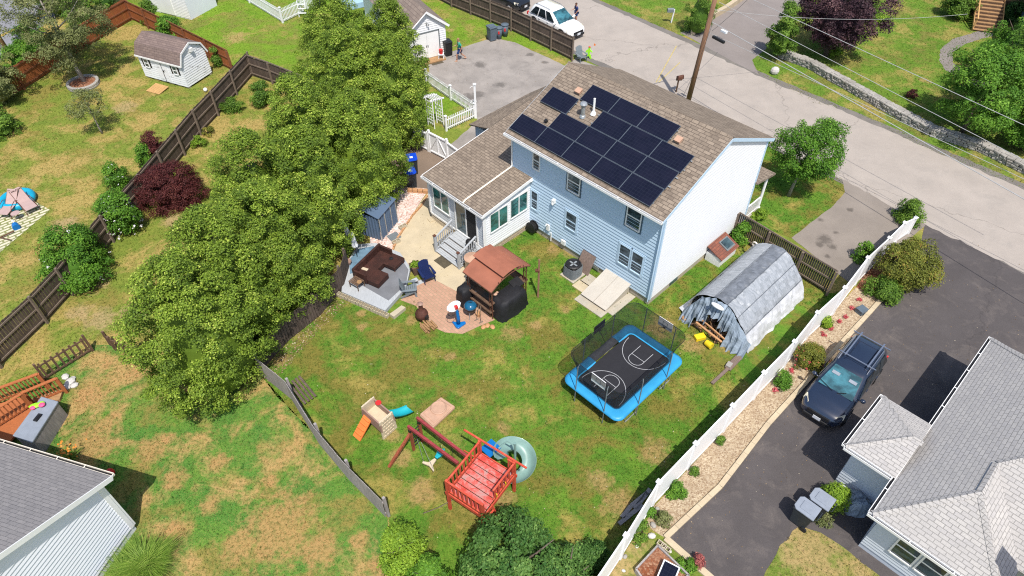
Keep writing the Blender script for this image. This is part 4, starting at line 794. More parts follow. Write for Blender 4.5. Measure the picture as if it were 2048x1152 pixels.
# ---------------------------------------------------------------- garage at the top
a=G(812,65,2.4);b=G(893,45,2.4); gw=(b-a).length; ga=ang(a,b); gg=thing('garage','white sided gable garage with tan shingles behind the parking area','garage',(a.x,a.y,0),ga)
m=MB(); m.b(.12,gw-.12,.03,9,0,2.35); m.add([(.12,.03,2.3),(gw-.12,.03,2.3),(gw/2,.03,3.45)],[(0,1,2)]); m.build('wall_core',M['siding_white'],gg)
m=MB(); lap_wall(m,(.12,.03,0),X1,-Y1,[(0,.15),(gw-.24,.15),(gw-.24,2.3),(gw/2-.12,3.5),(0,2.3)],.16,lip=.025); lap_wall(m,(gw-.12,.03,0),Y1,X1,[(0,.15),(9,.15),(9,2.3),(0,2.3)],.12); m.build('wall',M['siding_white'],gg)
m=MB(); m.slab([(-.12,-.15,2.28),(-.12,9.1,2.28),(gw/2,9.1,3.62),(gw/2,-.15,3.62)][::-1],.08); m.slab([(gw+.12,-.15,2.28),(gw+.12,9.1,2.28),(gw/2+.003,9.1,3.62),(gw/2+.003,-.15,3.62)],.08); r_=m.build('roof',M['shingle_garage'],gg)
m=MB(); m.beam((-.12,-.17,2.2),(gw/2,-.17,3.54),.03,.16,up=(0,1,0)) ; m.beam((gw+.12,-.17,2.2),(gw/2,-.17,3.54),.16,.03,up=(0,1,0)); m.build('rake_board',M['trim'],r_)
dw=1.9;m=MB(); m.b(.55,.55+dw/2-.01,-.03,.0,.12,2.0); m.b(.55+dw/2+.01,.55+dw,-.03,.0,.12,2.0); d_=m.build('door',M['trim'],gg); m=MB(); m.b(.55+dw/2-.08,.55+dw/2-.04,-.06,-.03,.95,1.1); m.b(.55+dw/2+.04,.55+dw/2+.08,-.06,-.03,.95,1.1); m.build('handle',M['black'],d_)
m=MB(); m.b(.46,.55,-.04,.0,.1,2.08); m.b(.55+dw,.64+dw,-.04,.0,.1,2.08); m.b(.46,.64+dw,-.04,.0,2.0,2.1); m.build('door_frame',M['grey_metal'],gg)
m=MB(); m.box((gw/2,-.1,2.75),(.08,.16,.1)); m.ell((gw/2+.1,-.18,2.65),(.06,.06,.09)); m.build('wall_light',M['galv'],gg)
m=MB(); m.b(.5,2.6,-.75,-.03,0,.1); m.build('step',M['wood_tan'],gg)
m=MB(); m.b(0,.9,-.3,.3,0,.015); tag(m.build('door_mat',M['mat_dark'],loc=G(862,128),rz=ga),'dark flat mat on the ground before the garage door','mat')
# ---------------------------------------------------------------- white shed with gambrel roof
o=G(378,178);a=G(293,155); aw=(o-a).length; rz=ang(a,o); c_=G(431,152); sdp=2.35; sh=thing('garden_shed','white garden shed with brown gambrel roof and peeling paint','shed',o,rz); w_=1.8
m=MB(); prof=[(0,.12),(sdp,.12),(sdp,w_),(sdp*.87,2.45),(sdp/2,2.85),(sdp*.13,2.45),(0,w_)]
m.add([(0,y,z) for y,z in prof]+[(-aw,y,z) for y,z in prof],[tuple(range(7)),tuple(range(7,14))[::-1],(0,6,13,7),(1,8,9,2)]); m.build('wall',M['peel'],sh)
m=MB(); lap_wall(m,(0,0,0),Y1,X1,[(0,.14),(sdp,.14),(sdp,w_),(sdp*.87,2.45),(sdp/2,2.85),(sdp*.13,2.45),(0,w_)],.16,lip=.02); lap_wall(m,(-aw,0,0),X1,-Y1,[(0,.14),(aw,.14),(aw,w_),(0,w_)],.16,lip=.012); m.build('clapboards',M['peel'],sh)
m=MB(); pr=[(-.12,w_-.08),(sdp*.13-.05,2.5),(sdp/2,2.92),(sdp*.87+.05,2.5),(sdp+.12,w_-.08)]
for i in range(4): (y0,z0_),(y1,z1_)=pr[i],pr[i+1]; m.slab([(.12,y0,z0_),(.12,y1,z1_),(-aw-.12,y1,z1_),(-aw-.12,y0,z0_)],.05)
r_=m.build('roof',M['shingle_shed'],sh)
m=MB()
for i in range(4): (y0,z0_),(y1,z1_)=pr[i],pr[i+1]; m.beam((.13,y0,z0_-.06),(.13,y1,z1_-.06),.03,.11)
m.b(-aw-.12,.12,-.15,-.12,w_-.15,w_-.04); m.build('fascia',M['trim'],r_)
m=MB(); m.b(-aw*.62,-aw*.35,-.03,0,.15,1.62); dd=m.build('door',M['peel'],sh); m=MB(); m.b(-aw*.49,-aw*.48,-.045,-.03,.15,1.62); m.box((-aw*.46,-.05,.95),(.05,.03,.12)); m.build('latch',M['black'],dd)
for x in (-aw*.83,-aw*.17):
    wv=window(sh,(x,-.012,1.25),X1,-Y1,.42,.62,frame=M['trim'],name='window',fw=.04)
    m=MB()
    for s in (-1,1): m.b(x+s*.32-.07,x+s*.32+.07,-.03,-.005,.95,1.56)
    m.build('shutter',M['black'],sh)
m=MB(); 
for x in np.linspace(-aw+.15,-.15,6):
    for y in (.15,sdp-.15): m.box((x,y,.06),(.3,.2,.12))
m.build('foundation_blocks',M['cinder'],sh)
m=MB(); m.b(0,.2,.5*sdp-.12,.5*sdp+.12,2.25,2.5); m.build('gable_vent',M['trim'],sh)
m=MB()
for k in range(6): m.slab([(k*.2,-.0,.14),(k*.2+.19,-.0,.14),(k*.2+.19,-.95,.03),(k*.2,-.95,.03)],.03)
tag(m.build('ramp',M['wood_new'],loc=G(313,170)+Vector((0,0,.02)),rz=rz),'new yellow pine ramp before the white shed door','ramp')
m=MB(); m.ell((0,0,.14),.14,12,8); tag(m.build('ball',M['white_pl'],smooth=True,loc=G(412,183)),'white ball in the grass beside the white shed','ball')
# ---------------------------------------------------------------- other buildings at the picture edges
o=G(383,40);t=thing('outbuilding','white corrugated outbuilding cut off by the top edge','outbuilding',o,R(-25)); m=MB(); m.b(-4.6,0,0,3,0,2.2); m.build('wall',M['siding_w2'],t); m=MB(); lap_wall(m,(-4.6,0,0),X1,-Y1,[(0,.1),(4.6,.1),(4.6,2.2),(0,2.2)],.13); m.b(-3.2,-1.6,-.06,0,.1,2.05); m.build('door',M['trim'],t); m=MB(); m.slab([(-4.7,-.15,2.2),(.1,-.15,2.2),(.1,1.5,2.9),(-4.7,1.5,2.9)],.06);m.slab([(-4.7,3.15,2.2),(.1,3.15,2.2),(.1,1.503,2.9),(-4.7,1.503,2.9)],.06); m.build('roof',M['shingle_garage'],t)
t=thing('neighbor_house','deep blue house behind the trees at the top right','house',G(2035,100),R(-30)); m=MB(); m.b(0,9,-2,9,0,3.2); m.build('wall_core',M['siding_deepblue'],t); m=MB(); lap_wall(m,(0,-2,0),X1,-Y1,[(0,.2),(9,.2),(9,3.2),(0,3.2)],.13); lap_wall(m,(0,-2,0),Y1,-X1,[(0,.2),(11,.2),(11,3.2),(0,3.2)],.13); m.build('wall',M['siding_deepblue'],t); m=MB(); m.b(-.08,.05,-2.08,-1.95,0,3.2); m.b(-.08,9,-2.1,-2.03,3.05,3.25); m.build('trim',M['trim'],t); m=MB(); m.slab([(-.3,-2.3,3.2),(9,-2.3,3.2),(9,3.5,5.6),(-.3,3.5,5.6)],.1); m.slab([(-.3,9.3,3.2),(9,9.3,3.2),(9,3.503,5.6),(-.3,3.503,5.6)],.1); m.build('roof',M['shingle_grey'],t)
# deck stairs across the street
a=G(1945,62);b=G(1992,68,0);t=thing('deck_stairs','wooden deck stairs leading up beside the blue house','stairs',a,ang(a,b)); W=(b-a).length+.3
for k in range(9):
    m=MB(); m.b(0,W,.32*k,.32*k+.3,.16*k+.1,.16*k+.14); m.build('tread',M['wood_tan'],t); m=MB(); m.b(.02,W-.02,.32*k+.27,.32*k+.29,.16*k+.14,.16*k+.27); m.build('riser',M['wood_brown'],t)
m=MB(); m.beam((-.03,0,.95),(-.03,2.9,2.4),.09,.05); m.beam((-.03,0,.1),(-.03,2.9,1.55),.05,.2); m.beam((W+.03,0,.1),(W+.03,2.9,1.55),.05,.2)
for k in range(3): m.box((-.03,k*1.3+.1,.5+k*.65),(.09,.09,1.0))
m.build('handrail',M['wood_new'],t)
m=MB(); m.b(-.3,4.5,2.9,7,1.5,1.6); m.build('deck',M['wood_tan'],t)
m=MB(); m.b(0,3.2,.32*9,.32*9+.02,0,1.5); m.build('skirt',M['wood_brown'],t)
# ---------------------------------------------------------------- patio deck and furniture
dz=.24
def poly_prism(name,px,z0,z1,mat,zref=None,parent=None):
    zr=z1 if zref is None else zref; m=MB(); m.prism([(G(x,y,zr).x,G(x,y,zr).y) for x,y in px],z0,z1); return m.build(name,mat,parent)
DK=[(683,583),(770,621),(812,574),(821,535),(800,505),(752,486),(716,488),(688,535)]
t=thing('deck','low grey patio deck with charcoal outdoor carpet under the wicker sofa','deck'); poly_prism('boards',DK,.02,dz,M['deck_grey'],dz,t)
poly_prism('carpet',[(716,566),(777,601),(812,569),(817,540),(799,512),(755,500),(722,535)],dz,dz+.008,M['carpet'],dz,t)
poly_prism('carpet',[(698,520),(718,498),(748,492),(752,505),(722,540),(700,548)],dz,dz+.006,M['mat_blue'],dz,t)['label']='faded blue mat behind the sofa'
a=G(676,588,.1);b=G(776,632,.1);n=18
for k in range(n):
    c=a.lerp(b,(k+.5)/n); rz=ang(a,b); m=MB()
    for (x0,x1,y0,y1) in ((-.1,.1,-.1,-.075),(-.1,.1,.075,.1),(-.1,-.075,-.075,.075),(.075,.1,-.075,.075)): m.b(x0,x1,y0,y1,0,.2)
    m.b(-.075,.075,-.075,.075,0,.05); tag(m.build('cinder_block',M['cinder'],loc=(c.x,c.y,.0),rz=rz),'one of the hollow cinder blocks lined along the lower edge of the deck','cinder block','cinder blocks along the deck edge')
a=G(780,632,.05); m=MB(); m.prism([(0,0),(.55,.5),(.75,.35),(.2,-.2)],0,.2); tag(m.build('edging_slab',M['cinder'],loc=(a.x,a.y,0),rz=.1),'tan edging slab at the front corner of the deck','slab')
# wicker sofa
a=G(705,541,dz+.6);b=G(757,491,dz+.6); a.z=b.z=dz; rz=ang(b,a); Ls=(a-b).length; s=thing('wicker_sofa','dark brown wicker corner sofa on the grey deck','sofa',b,rz+0)
# local x from far end b to near end a, local y to the lower right?
sg=1 if (Matrix.Rotation(rz,3,'Z')@Vector((0,1,0))).x>0 else -1
m=MB(); m.box((Ls/2,sg*.42,.2),(Ls,.8,.3)); m.build('seat',M['wicker'],s,bevel=.02)
m=MB(); m.box((Ls/2,sg*.06,.42),(Ls+.1,.12,.66)); m.build('backrest',M['wicker'],s,bevel=.02)
for x in (0,Ls): m=MB(); m.box((x,sg*.42,.40),(.11,.8,.56)); m.build('armrest',M['wicker'],s,bevel=.02)
m=MB(); m.box((Ls-.45,sg*1.15,.2),(.86,.66,.3)); m.build('chaise',M['wicker'],s,bevel=.02)
for x,y in ((.1,.1),(.1,.75),(Ls-.1,.1),(Ls-.8,1.4),(Ls-.1,1.4)): m=MB(); m.cyl((x,sg*y,0),(x,sg*y,.08),.03); m.build('leg',M['bronze'],s)
m=MB(); m.box((Ls-.55,sg*.24,.37),(.16,.42,.02),.1); tag(m.build('newspaper',M['beige_pl'],loc=b,rz=rz),'pale folded paper lying on the dark sofa seat','paper')
c=G(786,520,dz+.35); t=thing('coffee_table','square dark wicker table on the deck before the sofa','table',(c.x,c.y,dz),rz); m=MB(); m.box((0,0,.24),(.86,.8,.2)); m.build('table_top',M['wicker'],t,bevel=.02)
for x in(-.37,.37):
    for y in (-.34,.34): m=MB(); m.cyl((x,y,0),(x,y,.15),.03); m.build('leg',M['bronze'],t)
m=MB(); m.lathe((0,0,0),[(.06,0),(.1,.03),(.02,.05)],10); tag(m.build('ashtray',M['black'],loc=(c.x-.1,c.y+.1,dz+.345)),'small black dish on the wicker coffee table','dish')
c=G(714,567,dz+.2); t=thing('side_table','small brown slatted table with a round tan cushion at the deck edge','table',(c.x,c.y,dz),R(-35)); m=MB()
for k in range(5): m.b(-.3,.3,-.25+k*.1,-.17+k*.1,.38,.4)
m.build('table_top',M['wood_brown'],t)
for x in(-.27,.27):
    for y in (-.22,.22): m=MB(); m.beam((x,y,0),(x,y,.38),.035,.035); m.build('leg',M['wood_brown'],t)
m=MB(); m.lathe((.2,.0,.41),[(.11,0),(.13,.02),(.11,.05),(.02,.05)],14); tag(m.build('cushion',M['wood_tan'],loc=(c.x,c.y,dz),rz=R(-35)),'round tan cushion on the small slatted table','cushion')
# umbrellas folded
for (px,py,lb) in ((716,520,'folded white patio umbrella in the shade beside the hedge'),(703,503,'second folded umbrella half hidden by the evergreen')):
    c=G(px,py); t=thing('patio_umbrella',lb,'umbrella',c,0,'folded umbrellas by the hedge'); m=MB(); m.cyl((0,0,0),(0,0,2.0),.02); m.build('pole',M['black'],t); m=MB()
    vs=[];n=16
    for k in range(n): th=2*math.pi*k/n; r=.17 if k%2 else .09; vs+= [(r*math.cos(th),r*math.sin(th),.95),(r*.3*math.cos(th),r*.3*math.sin(th),1.95)]
    m.add(vs,[(2*k,2*((k+1)%n),2*((k+1)%n)+1,2*k+1) for k in range(n)]); m.build('canopy',M['white_pl'],t)
c=G(699,535); m=MB(); m.lathe((0,0,0),[(.12,0),(.18,.2),(.16,.24),(.14,.22)],12); t=tag(m.build('plant_pot',M['brown_pl'],loc=c+Vector((0,0,dz))),'brown clay pot in the shade behind the sofa','pot')
# adirondack chairs
def adirondack(label,c,rz,mat,group=None):
    t=thing('adirondack_chair',label,'chair',c,rz,group)
    m=MB()
    for k in range(6): y=-.22+k*.088; top=1.0-.02*abs(k-2.5)**1.6; m.slab([(-.24,y,.26),(-.24,y+.078,.26),(-.47,y+.086,top),(-.47,y-.008,top)],.02)
    m.beam((-.37,-.24,.62),(-.37,.3,.62),.02,.06); m.build('backrest',mat,t)
    m=MB()
    for k in range(6): x=-.22+k*.1; z=.27+.025*k; m.box((x,.03,z),(.085,.52,.02),M=Matrix.Rotation(-.22,3,'Y'))
    m.build('seat',mat,t)
    for s in(-1,1):
        y=.03+s*.31; m=MB(); m.prism([(-.42,y-.04),(-.42,y+.04),(.25,y+.07),(.32,y),(.25,y-.07)],.52,.545); m.build('armrest',mat,t)
        m=MB(); m.beam((.26,y-s*.03,0),(.2,y-s*.03,.52),.09,.03,up=(0,1,0)); m.build('leg',mat,t); m=MB(); m.beam((-.5,y-s*.05,.04),(.24,y-s*.05,.38),.03,.1); m.build('leg',mat,t)
    return t
adirondack('navy blue slatted armchair on the patio beside the planter',G(855,560),R(-60),M['navy'])
adirondack('grey slatted armchair at the corner of the deck facing the patio',G(822,588),R(10),M['adgrey'])
adirondack('grey slatted armchair half hidden behind the brown grill shelter',G(947,560),R(-125),M['adgrey'])
adirondack('grey green slatted armchair at the roadside end of the stockade fence',G(1162,122),R(-60),M['adgrey'])
c=G(833,545); t=thing('planter','square dark planter of yellow green flowers beside the navy chair','planter',c,R(-60)); m=MB(); m.add([(-.2,-.2,0),(.2,-.2,0),(.2,.2,0),(-.2,.2,0),(-.26,-.26,.55),(.26,-.26,.55),(.26,.26,.55),(-.26,.26,.55)],[(0,1,5,4),(1,2,6,5),(2,3,7,6),(3,0,4,7),(0,3,2,1)]); m.b(-.24,.24,-.24,.24,.48,.5); m.build('box',M['wood_brown'],t)
crown(t,'mound',.27,.45,.72,700,.07,L['lime'],3,12,.1,name='flowers')
c=G(838,566); m=MB(); m.prism([(-.2,-.12),(.25,-.12),(.25,.12),(-.2,.12)],0,.02); m.b(-.35,-.05,-.12,.12,.3,.33); m.b(-.33,-.3,-.1,.1,0,.3); m.b(-.1,-.07,-.1,.1,0,.3); tag(m.build('footstool',M['deck_grey'],loc=c,rz=R(35)),'small pale grey plastic step stool between the two armchairs','stool')
m=MB(); m.b(-.42,.42,-.3,.3,0,.02); tag(m.build('door_mat',M['mat_dark'],loc=G(887,524)+Vector((0,0,.014)),rz=HA),'dark patterned mat on the patio at the foot of the stairs','mat')
m=MB(); m.b(-.3,.3,-.2,.2,0,.05); tag(m.build('stepping_slab',M['patio'],loc=G(867,438)+Vector((0,0,.013)),rz=R(30)),'cream slab lying beside the lattice skirt of the sunroom','slab')
# charcoal grill on the stairs, cylinder bin
c=HF(-8.62,SY-.5,.52); t=thing('small_grill','small black covered grill standing at the top of the stairs','grill',c); m=MB(); m.lathe((0,0,0),[(.1,0),(.12,.3),(.2,.32),(.22,.42),(.2,.52),(.1,.6),(.02,.62)],14); m.build('bowl',M['black'],t,True); m=MB(); m.box((0,0,.64),(.1,.03,.03)); m.build('handle',M['black'],t)
c=HF(-7.75,SY-1.15,0); t=thing('round_bin','round cream garden bin with a pinkish conical lid beside the stairs','bin',c); m=MB(); m.lathe((0,0,0),[(.33,0),(.36,.1),(.36,.85),(.38,.87)],24); m.build('drum',M['beige_pl'],t,True); m=MB(); m.lathe((0,0,0),[(.40,.86),(.40,.9),(.05,1.02),(.02,1.03)],24); m.build('lid',M['sand_pl'],t)
for (px,py,lb) in ((788,474,'dark square drain grate in the gravel bed'),): m=MB(); m.b(-.3,.3,-.28,.28,0,.03); [m.b(-.27+k*.09,-.25+k*.09,-.26,.26,.03,.04) for k in range(7)]; tag(m.build('drain_grate',M['grey_metal'],loc=G(px,py)+Vector((0,0,.015)),rz=R(38)),lb,'grate')
for (px,py,lb) in ((806,456,'hollow block at the far side of the drain grate'),(793,486,'hollow block at the near side of the drain grate')):
    m=MB(); 
    for (x0,x1,y0,y1) in ((-.22,.22,-.1,-.07),(-.22,.22,.07,.1),(-.22,-.19,-.07,.07),(-.02,.02,-.07,.07),(.19,.22,-.07,.07)): m.b(x0,x1,y0,y1,0,.19)
    tag(m.build('cinder_block',M['cinder'],loc=G(px,py),rz=R(38)),lb,'cinder block','blocks in the gravel bed')
a=G(815,383);b=G(857,386)
for k in range(4):
    c=a.lerp(b,(k+.5)/4); m=MB(); m.box((0,0,.11),(.28,.22,.22)); tag(m.build('edging_stone',M['redstone'],loc=c,rz=ang(a,b),bevel=.02),'one of the orange tan edging blocks between the bins and the gravel bed','block','edging blocks by the blue bins')
m=MB(); P=[G(855,392),G(843,412),G(825,432),G(810,455),G(795,478),G(784,505)]
rg=random.Random(4)
for i in range(5):
    for k in range(3): c=P[i].lerp(P[i+1],(k+.5)/3); m.box((c.x,c.y,.04),(.28,.1,.1),ang(P[i],P[i+1])+rg.uniform(-.1,.1))
tag(m.build('brick_edging',M['redstone']),'row of red edging bricks between gravel and concrete','edging')
# wheelie bins
def bin_(label,c,rz,body,lid,h=1.0,w=.55,d=.65,group=None,tagw=True,name='wheelie_bin'):
    t=thing(name,label,'bin',c,rz,group); m=MB(); m.add([(-d*.4,-w*.42,.06),(d*.4,-w*.42,.06),(d*.4,w*.42,.06),(-d*.4,w*.42,.06),(-d*.5,-w*.5,h),(d*.5,-w*.5,h),(d*.5,w*.5,h),(-d*.5,w*.5,h)],[(0,3,2,1),(0,1,5,4),(1,2,6,5),(2,3,7,6),(3,0,4,7)]); m.b(-d*.5,d*.52,-w*.52,w*.52,h-.06,h-.005); m.build('body',body,t,bevel=.015)
    m=MB(); m.prism([(-d*.54,-w*.54),(d*.4,-w*.54),(d*.56,-w*.35),(d*.56,w*.35),(d*.4,w*.54),(-d*.54,w*.54)],h,h+.05); m.b(-d*.3,d*.3,-w*.3,w*.3,h+.05,h+.075); l=m.build('lid',lid,t,bevel=.02)
    m=MB(); m.tube([(-d*.5,-w*.35,h-.04),(-d*.66,-w*.35,h+.0),(-d*.66,w*.35,h),(-d*.5,w*.35,h-.04)],.018,6); m.build('handle',body,t)
    for s in (-1,1): m=MB(); m.cyl((-d*.38,s*w*.42,.12),(-d*.38,s*(w*.42+.06),.12),.12,n=14); m.build('wheel',M['rubber'],t)
    if tagw: m=MB(); m.b(-.02,.15,-.09,.09,h+.076,h+.079); m.build('sticker',M['white_pl'],l)
    return t
bin_('black bin with bright blue lid, nearer of the two beside the sunroom',G(823,372),R(-70),M['bin_dark'],M['lid_blue'],1.05,.62,.7,'blue lidded bins by the sunroom')
bin_('black bin with bright blue lid, farther of the two beside the sunroom',G(826,345),R(-75),M['bin_dark'],M['lid_blue'],1.05,.62,.7,'blue lidded bins by the sunroom')
bin_('grey bin on the dark driveway, nearer the patchy grass strip',G(1598,1042),R(135),M['bin_dark'],M['bin_light'],1.0,.6,.72,'grey bins on the dark driveway',False)
bin_('grey bin on the dark driveway, next to the round shrub',G(1627,1024),R(135),M['bin_dark'],M['bin_light'],1.0,.6,.72,'grey bins on the dark driveway',False)
bin_('tall dark grey bin, leftmost of three at the grass edge by the parking area',G(984,80),R(-60),M['bin_grey'],M['bin_grey'],1.05,.6,.68,'bins at the parking area',False)
for (px,py,lb,h) in ((998,77,'round dark barrel bin between the tall bin and the farther barrel',.85),(1010,72,'round dark barrel bin, rightmost of the three by the stockade fence',.9)):
    t=thing('barrel_bin',lb,'bin',G(px,py),0,'bins at the parking area'); m=MB(); m.lathe((0,0,0),[(.2,0),(.26,h*.5),(.27,h)],16); m.build('drum',M['bin_grey'],t,True); m=MB(); m.lathe((0,0,0),[(.3,h),(.3,h+.04),(.1,h+.1),(.02,h+.1)],16); m.build('lid',M['bin_grey'],t); m=MB(); m.b(-.06,.06,-.285,-.26,h*.55,h*.8); m.build('sticker',M['red_pl'],t)
bin_('black wheeled bin standing against the garage corner',G(896,110),R(-60),M['black'],M['black'],1.05,.58,.65,None,False)
t=thing('plastic_chair','small white plastic stool beside the garage door','stool',G(883,118)); m=MB(); m.prism([(-.2,-.2),(.2,-.2),(.2,.2),(-.2,.2)],.38,.41); m.build('seat',M['white_pl'],t)
for x in (-.17,.17):
    for y in (-.17,.17): m=MB(); m.beam((x*1.15,y*1.15,0),(x*.9,y*.9,.38),.04,.04); m.build('leg',M['white_pl'],t)
t=thing('red_bucket','red bucket standing on the white stool by the garage','bucket',G(883,118)+Vector((0,0,.41))); m=MB(); m.lathe((0,0,0),[(.12,0),(.16,.32),(.165,.33),(.14,.31)],14); m.build('pail',M['red_pl'],t); m=MB(); m.tube([(-.16,0,.3),(-.1,0,.42),(.1,0,.42),(.16,0,.3)],.008,5); m.build('handle',M['white_pl'],t)
# ---------------------------------------------------------------- grill shelter
gx0,gx1,gy0,gy1=-6.3,-4.62,-5.95,-3.72; gc=HF((gx0+gx1)/2,(gy0+gy1)/2); W2=(gx1-gx0)/2;D2=(gy1-gy0)/2
t=thing('grill_shelter','brown metal grill shelter with an arched two tier roof','shelter',gc,HA)
for sx in(-1,1):
    for sy in(-1,1):
        m=MB()
        for o_ in (0,.16): m.beam((sx*W2-sx*o_,sy*D2,0),(sx*W2-sx*o_,sy*D2,1.98),.045,.045)
        for z in (.3,.7,1.1,1.5): m.beam((sx*W2,sy*D2,z),(sx*(W2-.16),sy*D2,z+.2),.015,.015)
        m.build('post',M['bronze'],t)
def archz(y,base=1.98,rise=.42): return base+rise*(1-(y/(D2+.15))**2)
m=MB(); n=12; ys=[-(D2+.15)+2*(D2+.15)*i/n for i in range(n+1)]
for i in range(n):
    if abs((ys[i]+ys[i+1])/2)<.38: continue
    a_,b_=ys[i],ys[i+1]; m.slab([(-W2-.12,a_,archz(a_)),(W2+.12,a_,archz(a_)),(W2+.12,b_,archz(b_)),(-W2-.12,b_,archz(b_))],.02)
m.build('lower_roof',M['copper_roof'],t)
m=MB(); yy=[-.56,-.28,0,.28,.56]
for i in range(4): a_,b_=yy[i],yy[i+1]; m.slab([(-W2-.16,a_,archz(a_)+.2),(W2+.18,a_,archz(a_)+.2),(W2+.18,b_,archz(b_)+.2),(-W2-.18,b_,archz(b_)+.2)],.02)
m.build('upper_roof',M['copper_roof'],t)
m=MB()
for x in (-W2-.12,W2+.12): m.tube([(x,y,archz(y)-.03) for y in ys],.025,5)
for y in (-D2-.15,D2+.15): m.beam((-W2-.12,y,1.96),(W2+.12,y,1.96),.05,.05)
for k in range(9): y=-.8+k*.2; m.beam((W2+.12,y,archz(y)-.05),(W2+.12,y,archz(y)+.1),.02,.02)
m.build('frame',M['bronze'],t)
for sy,z in ((-1,.95),(-1,.45),(1,.95)): m=MB(); m.box((0,sy*(D2-.05),z),(2*W2,.34,.035)); m.beam((-W2,sy*(D2+.12),z+.03),(W2,sy*(D2+.12),z+.03),.03,.08); m.build('shelf',M['wood_brown'],t)
m=MB(); m.box((0,-D2,1.35),(2*W2-.2,.02,.5)); m.build('screen_panel',M['black'],t)
for x,mt,h in ((-.35,'white_pl',.16),(.1,'adgrey',.12),(-.6,'redstone',.1),(.45,'black',.2)): m=MB(); m.lathe((0,0,0),[(.035,0),(.035,h),(.015,h+.03)],8); q=HF((gx0+gx1)/2+x,gy0+.08,.97); tag(m.build('bottle',M[mt],loc=q),{'white_pl':'small white bottle','adgrey':'small grey bottle','redstone':'small orange jar','black':'black bottle'}[mt]+' on the grill shelter shelf','bottle','bottles on the shelter shelf')
def cover(name,label,c,rz,w,d,h,seed,cat='covered grill',top=.7):
    rng=random.Random(seed); m=MB(); n=28; rings=[]
    for z,f in ((0,1.08),(.25,1.03),(.55,1.0),(.8,.97),(.94,.88),(1,top)):
        for k in range(n):
            th=2*math.pi*k/n; cs,sn=math.cos(th),math.sin(th); e=.45
            x=math.copysign(abs(cs)**e,cs)*w/2;y=math.copysign(abs(sn)**e,sn)*d/2; wv=1+(.05*math.sin(k*2.9+seed)+.03*rng.uniform(-1,1))*(1-z*.6); rings.append((x*f*wv,y*f*wv,z*h+.01+.02*math.sin(k*1.7)*z))
    fs=[(i*n+k,i*n+(k+1)%n,(i+1)*n+(k+1)%n,(i+1)*n+k) for i in range(5) for k in range(n)]; fs.append(tuple(5*n+k for k in range(n))); m.add(rings,fs); o=m.build(name,M['blackcloth'],None,True,c,rz); return tag(o,label,cat)
cover('covered_grill','large grill under a black cover beneath the brown shelter',HF(-4.55,-4.95),HA,1.0,1.75,1.12,2)
cover('covered_grill','upright black covered item left of the grill shelter',G(932,604),HA,.62,.75,1.05,5,'covered item')
c=HF(-4.75,-4.25,1.14); m=MB(); m.box((0,0,0),(.5,.6,.04),M=Matrix.Rotation(.35,3,'Y')); tag(m.build('black_lid',M['black'],loc=c,rz=HA),'flat black lid leaning under the right edge of the shelter','lid')
c=HF(-4.9,-5.5,1.14); m=MB(); m.ell((0,0,.03),(.12,.1,.06)); m.ell((.1,.07,.07),(.07,.05,.05)); tag(m.build('glove',M['sand_pl'],loc=c,smooth=True),'crumpled pinkish glove on the black grill cover','glove')
# kettle grill, fire pit chimney, hoop, tools
t=thing('kettle_grill','round charcoal grill with shiny blue enamel lid beside the shelter','grill',G(942,632)); m=MB(); m.lathe((0,0,0),[(.05,.3),(.2,.42),(.29,.6),(.3,.68)],24); m.build('bowl',M['black'],t,True); m=MB(); m.lathe((0,0,0),[(.31,.68),(.30,.75),(.24,.84),(.12,.9),(.02,.91)],24); l=m.build('lid',M['kettle'],t,True); m=MB(); m.tube([(-.08,0,.9),(-.05,0,.96),(.05,0,.96),(.08,0,.9)],.012,5); m.build('handle',M['black'],l)
for k in range(3): an=k*2.1+.3; m=MB(); m.cyl((math.cos(an)*.15,math.sin(an)*.15,.45),(math.cos(an)*.3,math.sin(an)*.3,0),.012,n=6); m.build('leg',M['galv'],t)
t=thing('chiminea','rusty cast iron chimney fire pot on the lawn edge','fire pot',G(845,640)); m=MB(); m.lathe((0,0,0),[(.14,.12),(.2,.15),(.29,.3),(.31,.45),(.27,.58),(.16,.7),(.11,.78),(.095,1.05),(.1,1.08)],22); m.build('belly',M['rust'],t,True); m=MB(); m.lathe((0,0,0),[(.13,1.1),(.14,1.13),(.05,1.18),(.01,1.18)],16); m.build('rain_cap',M['brown_pl'],t); m=MB(); m.box((.22,-.16,.38),(.16,.2,.22),R(-40)); m.build('mouth',M['black'],t)
for k in range(3): an=k*2.1+.3; m=MB(); m.cyl((math.cos(an)*.12,math.sin(an)*.12,.18),(math.cos(an)*.24,math.sin(an)*.24,0),.025,n=6); m.build('leg',M['rust'],t)
rg=random.Random(9)
t=thing('firewood_pile','loose pile of split firewood beside the chiminea','firewood',G(857,655)); m=MB()
for k in range(16): an=R(-50)+rg.uniform(-.15,.15); x=(k%6-2.5)*.11; z=.05+.09*(k//6); d=Vector((math.cos(an),math.sin(an),0)); s_=Vector((-d.y,d.x,0)); c=s_*x+Vector((0,0,z))+d*rg.uniform(-.1,.15); m.cyl(c-d*.25,c+d*.25,.045,n=5)
m.build('logs',M['wood_tan'],t); t['label']='loose pile of split firewood beside the chiminea'
t=thing('toy_basketball_hoop','toy basketball hoop with blue post and white backboard on the pavers','toy hoop',G(917,650),R(0)); m=MB(); 
m.prism([(-.32,.15),(-.1,-.22),(.02,-.28),(.36,.05),(.3,.16),(.05,.1)],0,.12); m.build('base',M['blue_plastic'],t,bevel=.04); m=MB(); m.tube([(0,0,.1),(.02,.02,.5),(-.02,.02,.95),(-.04,.06,1.2)],[.1,.085,.075,.07],10); m.build('post',M['blue_plastic'],t,True)
bb=Matrix.Rotation(R(-52),4,'Z'); 
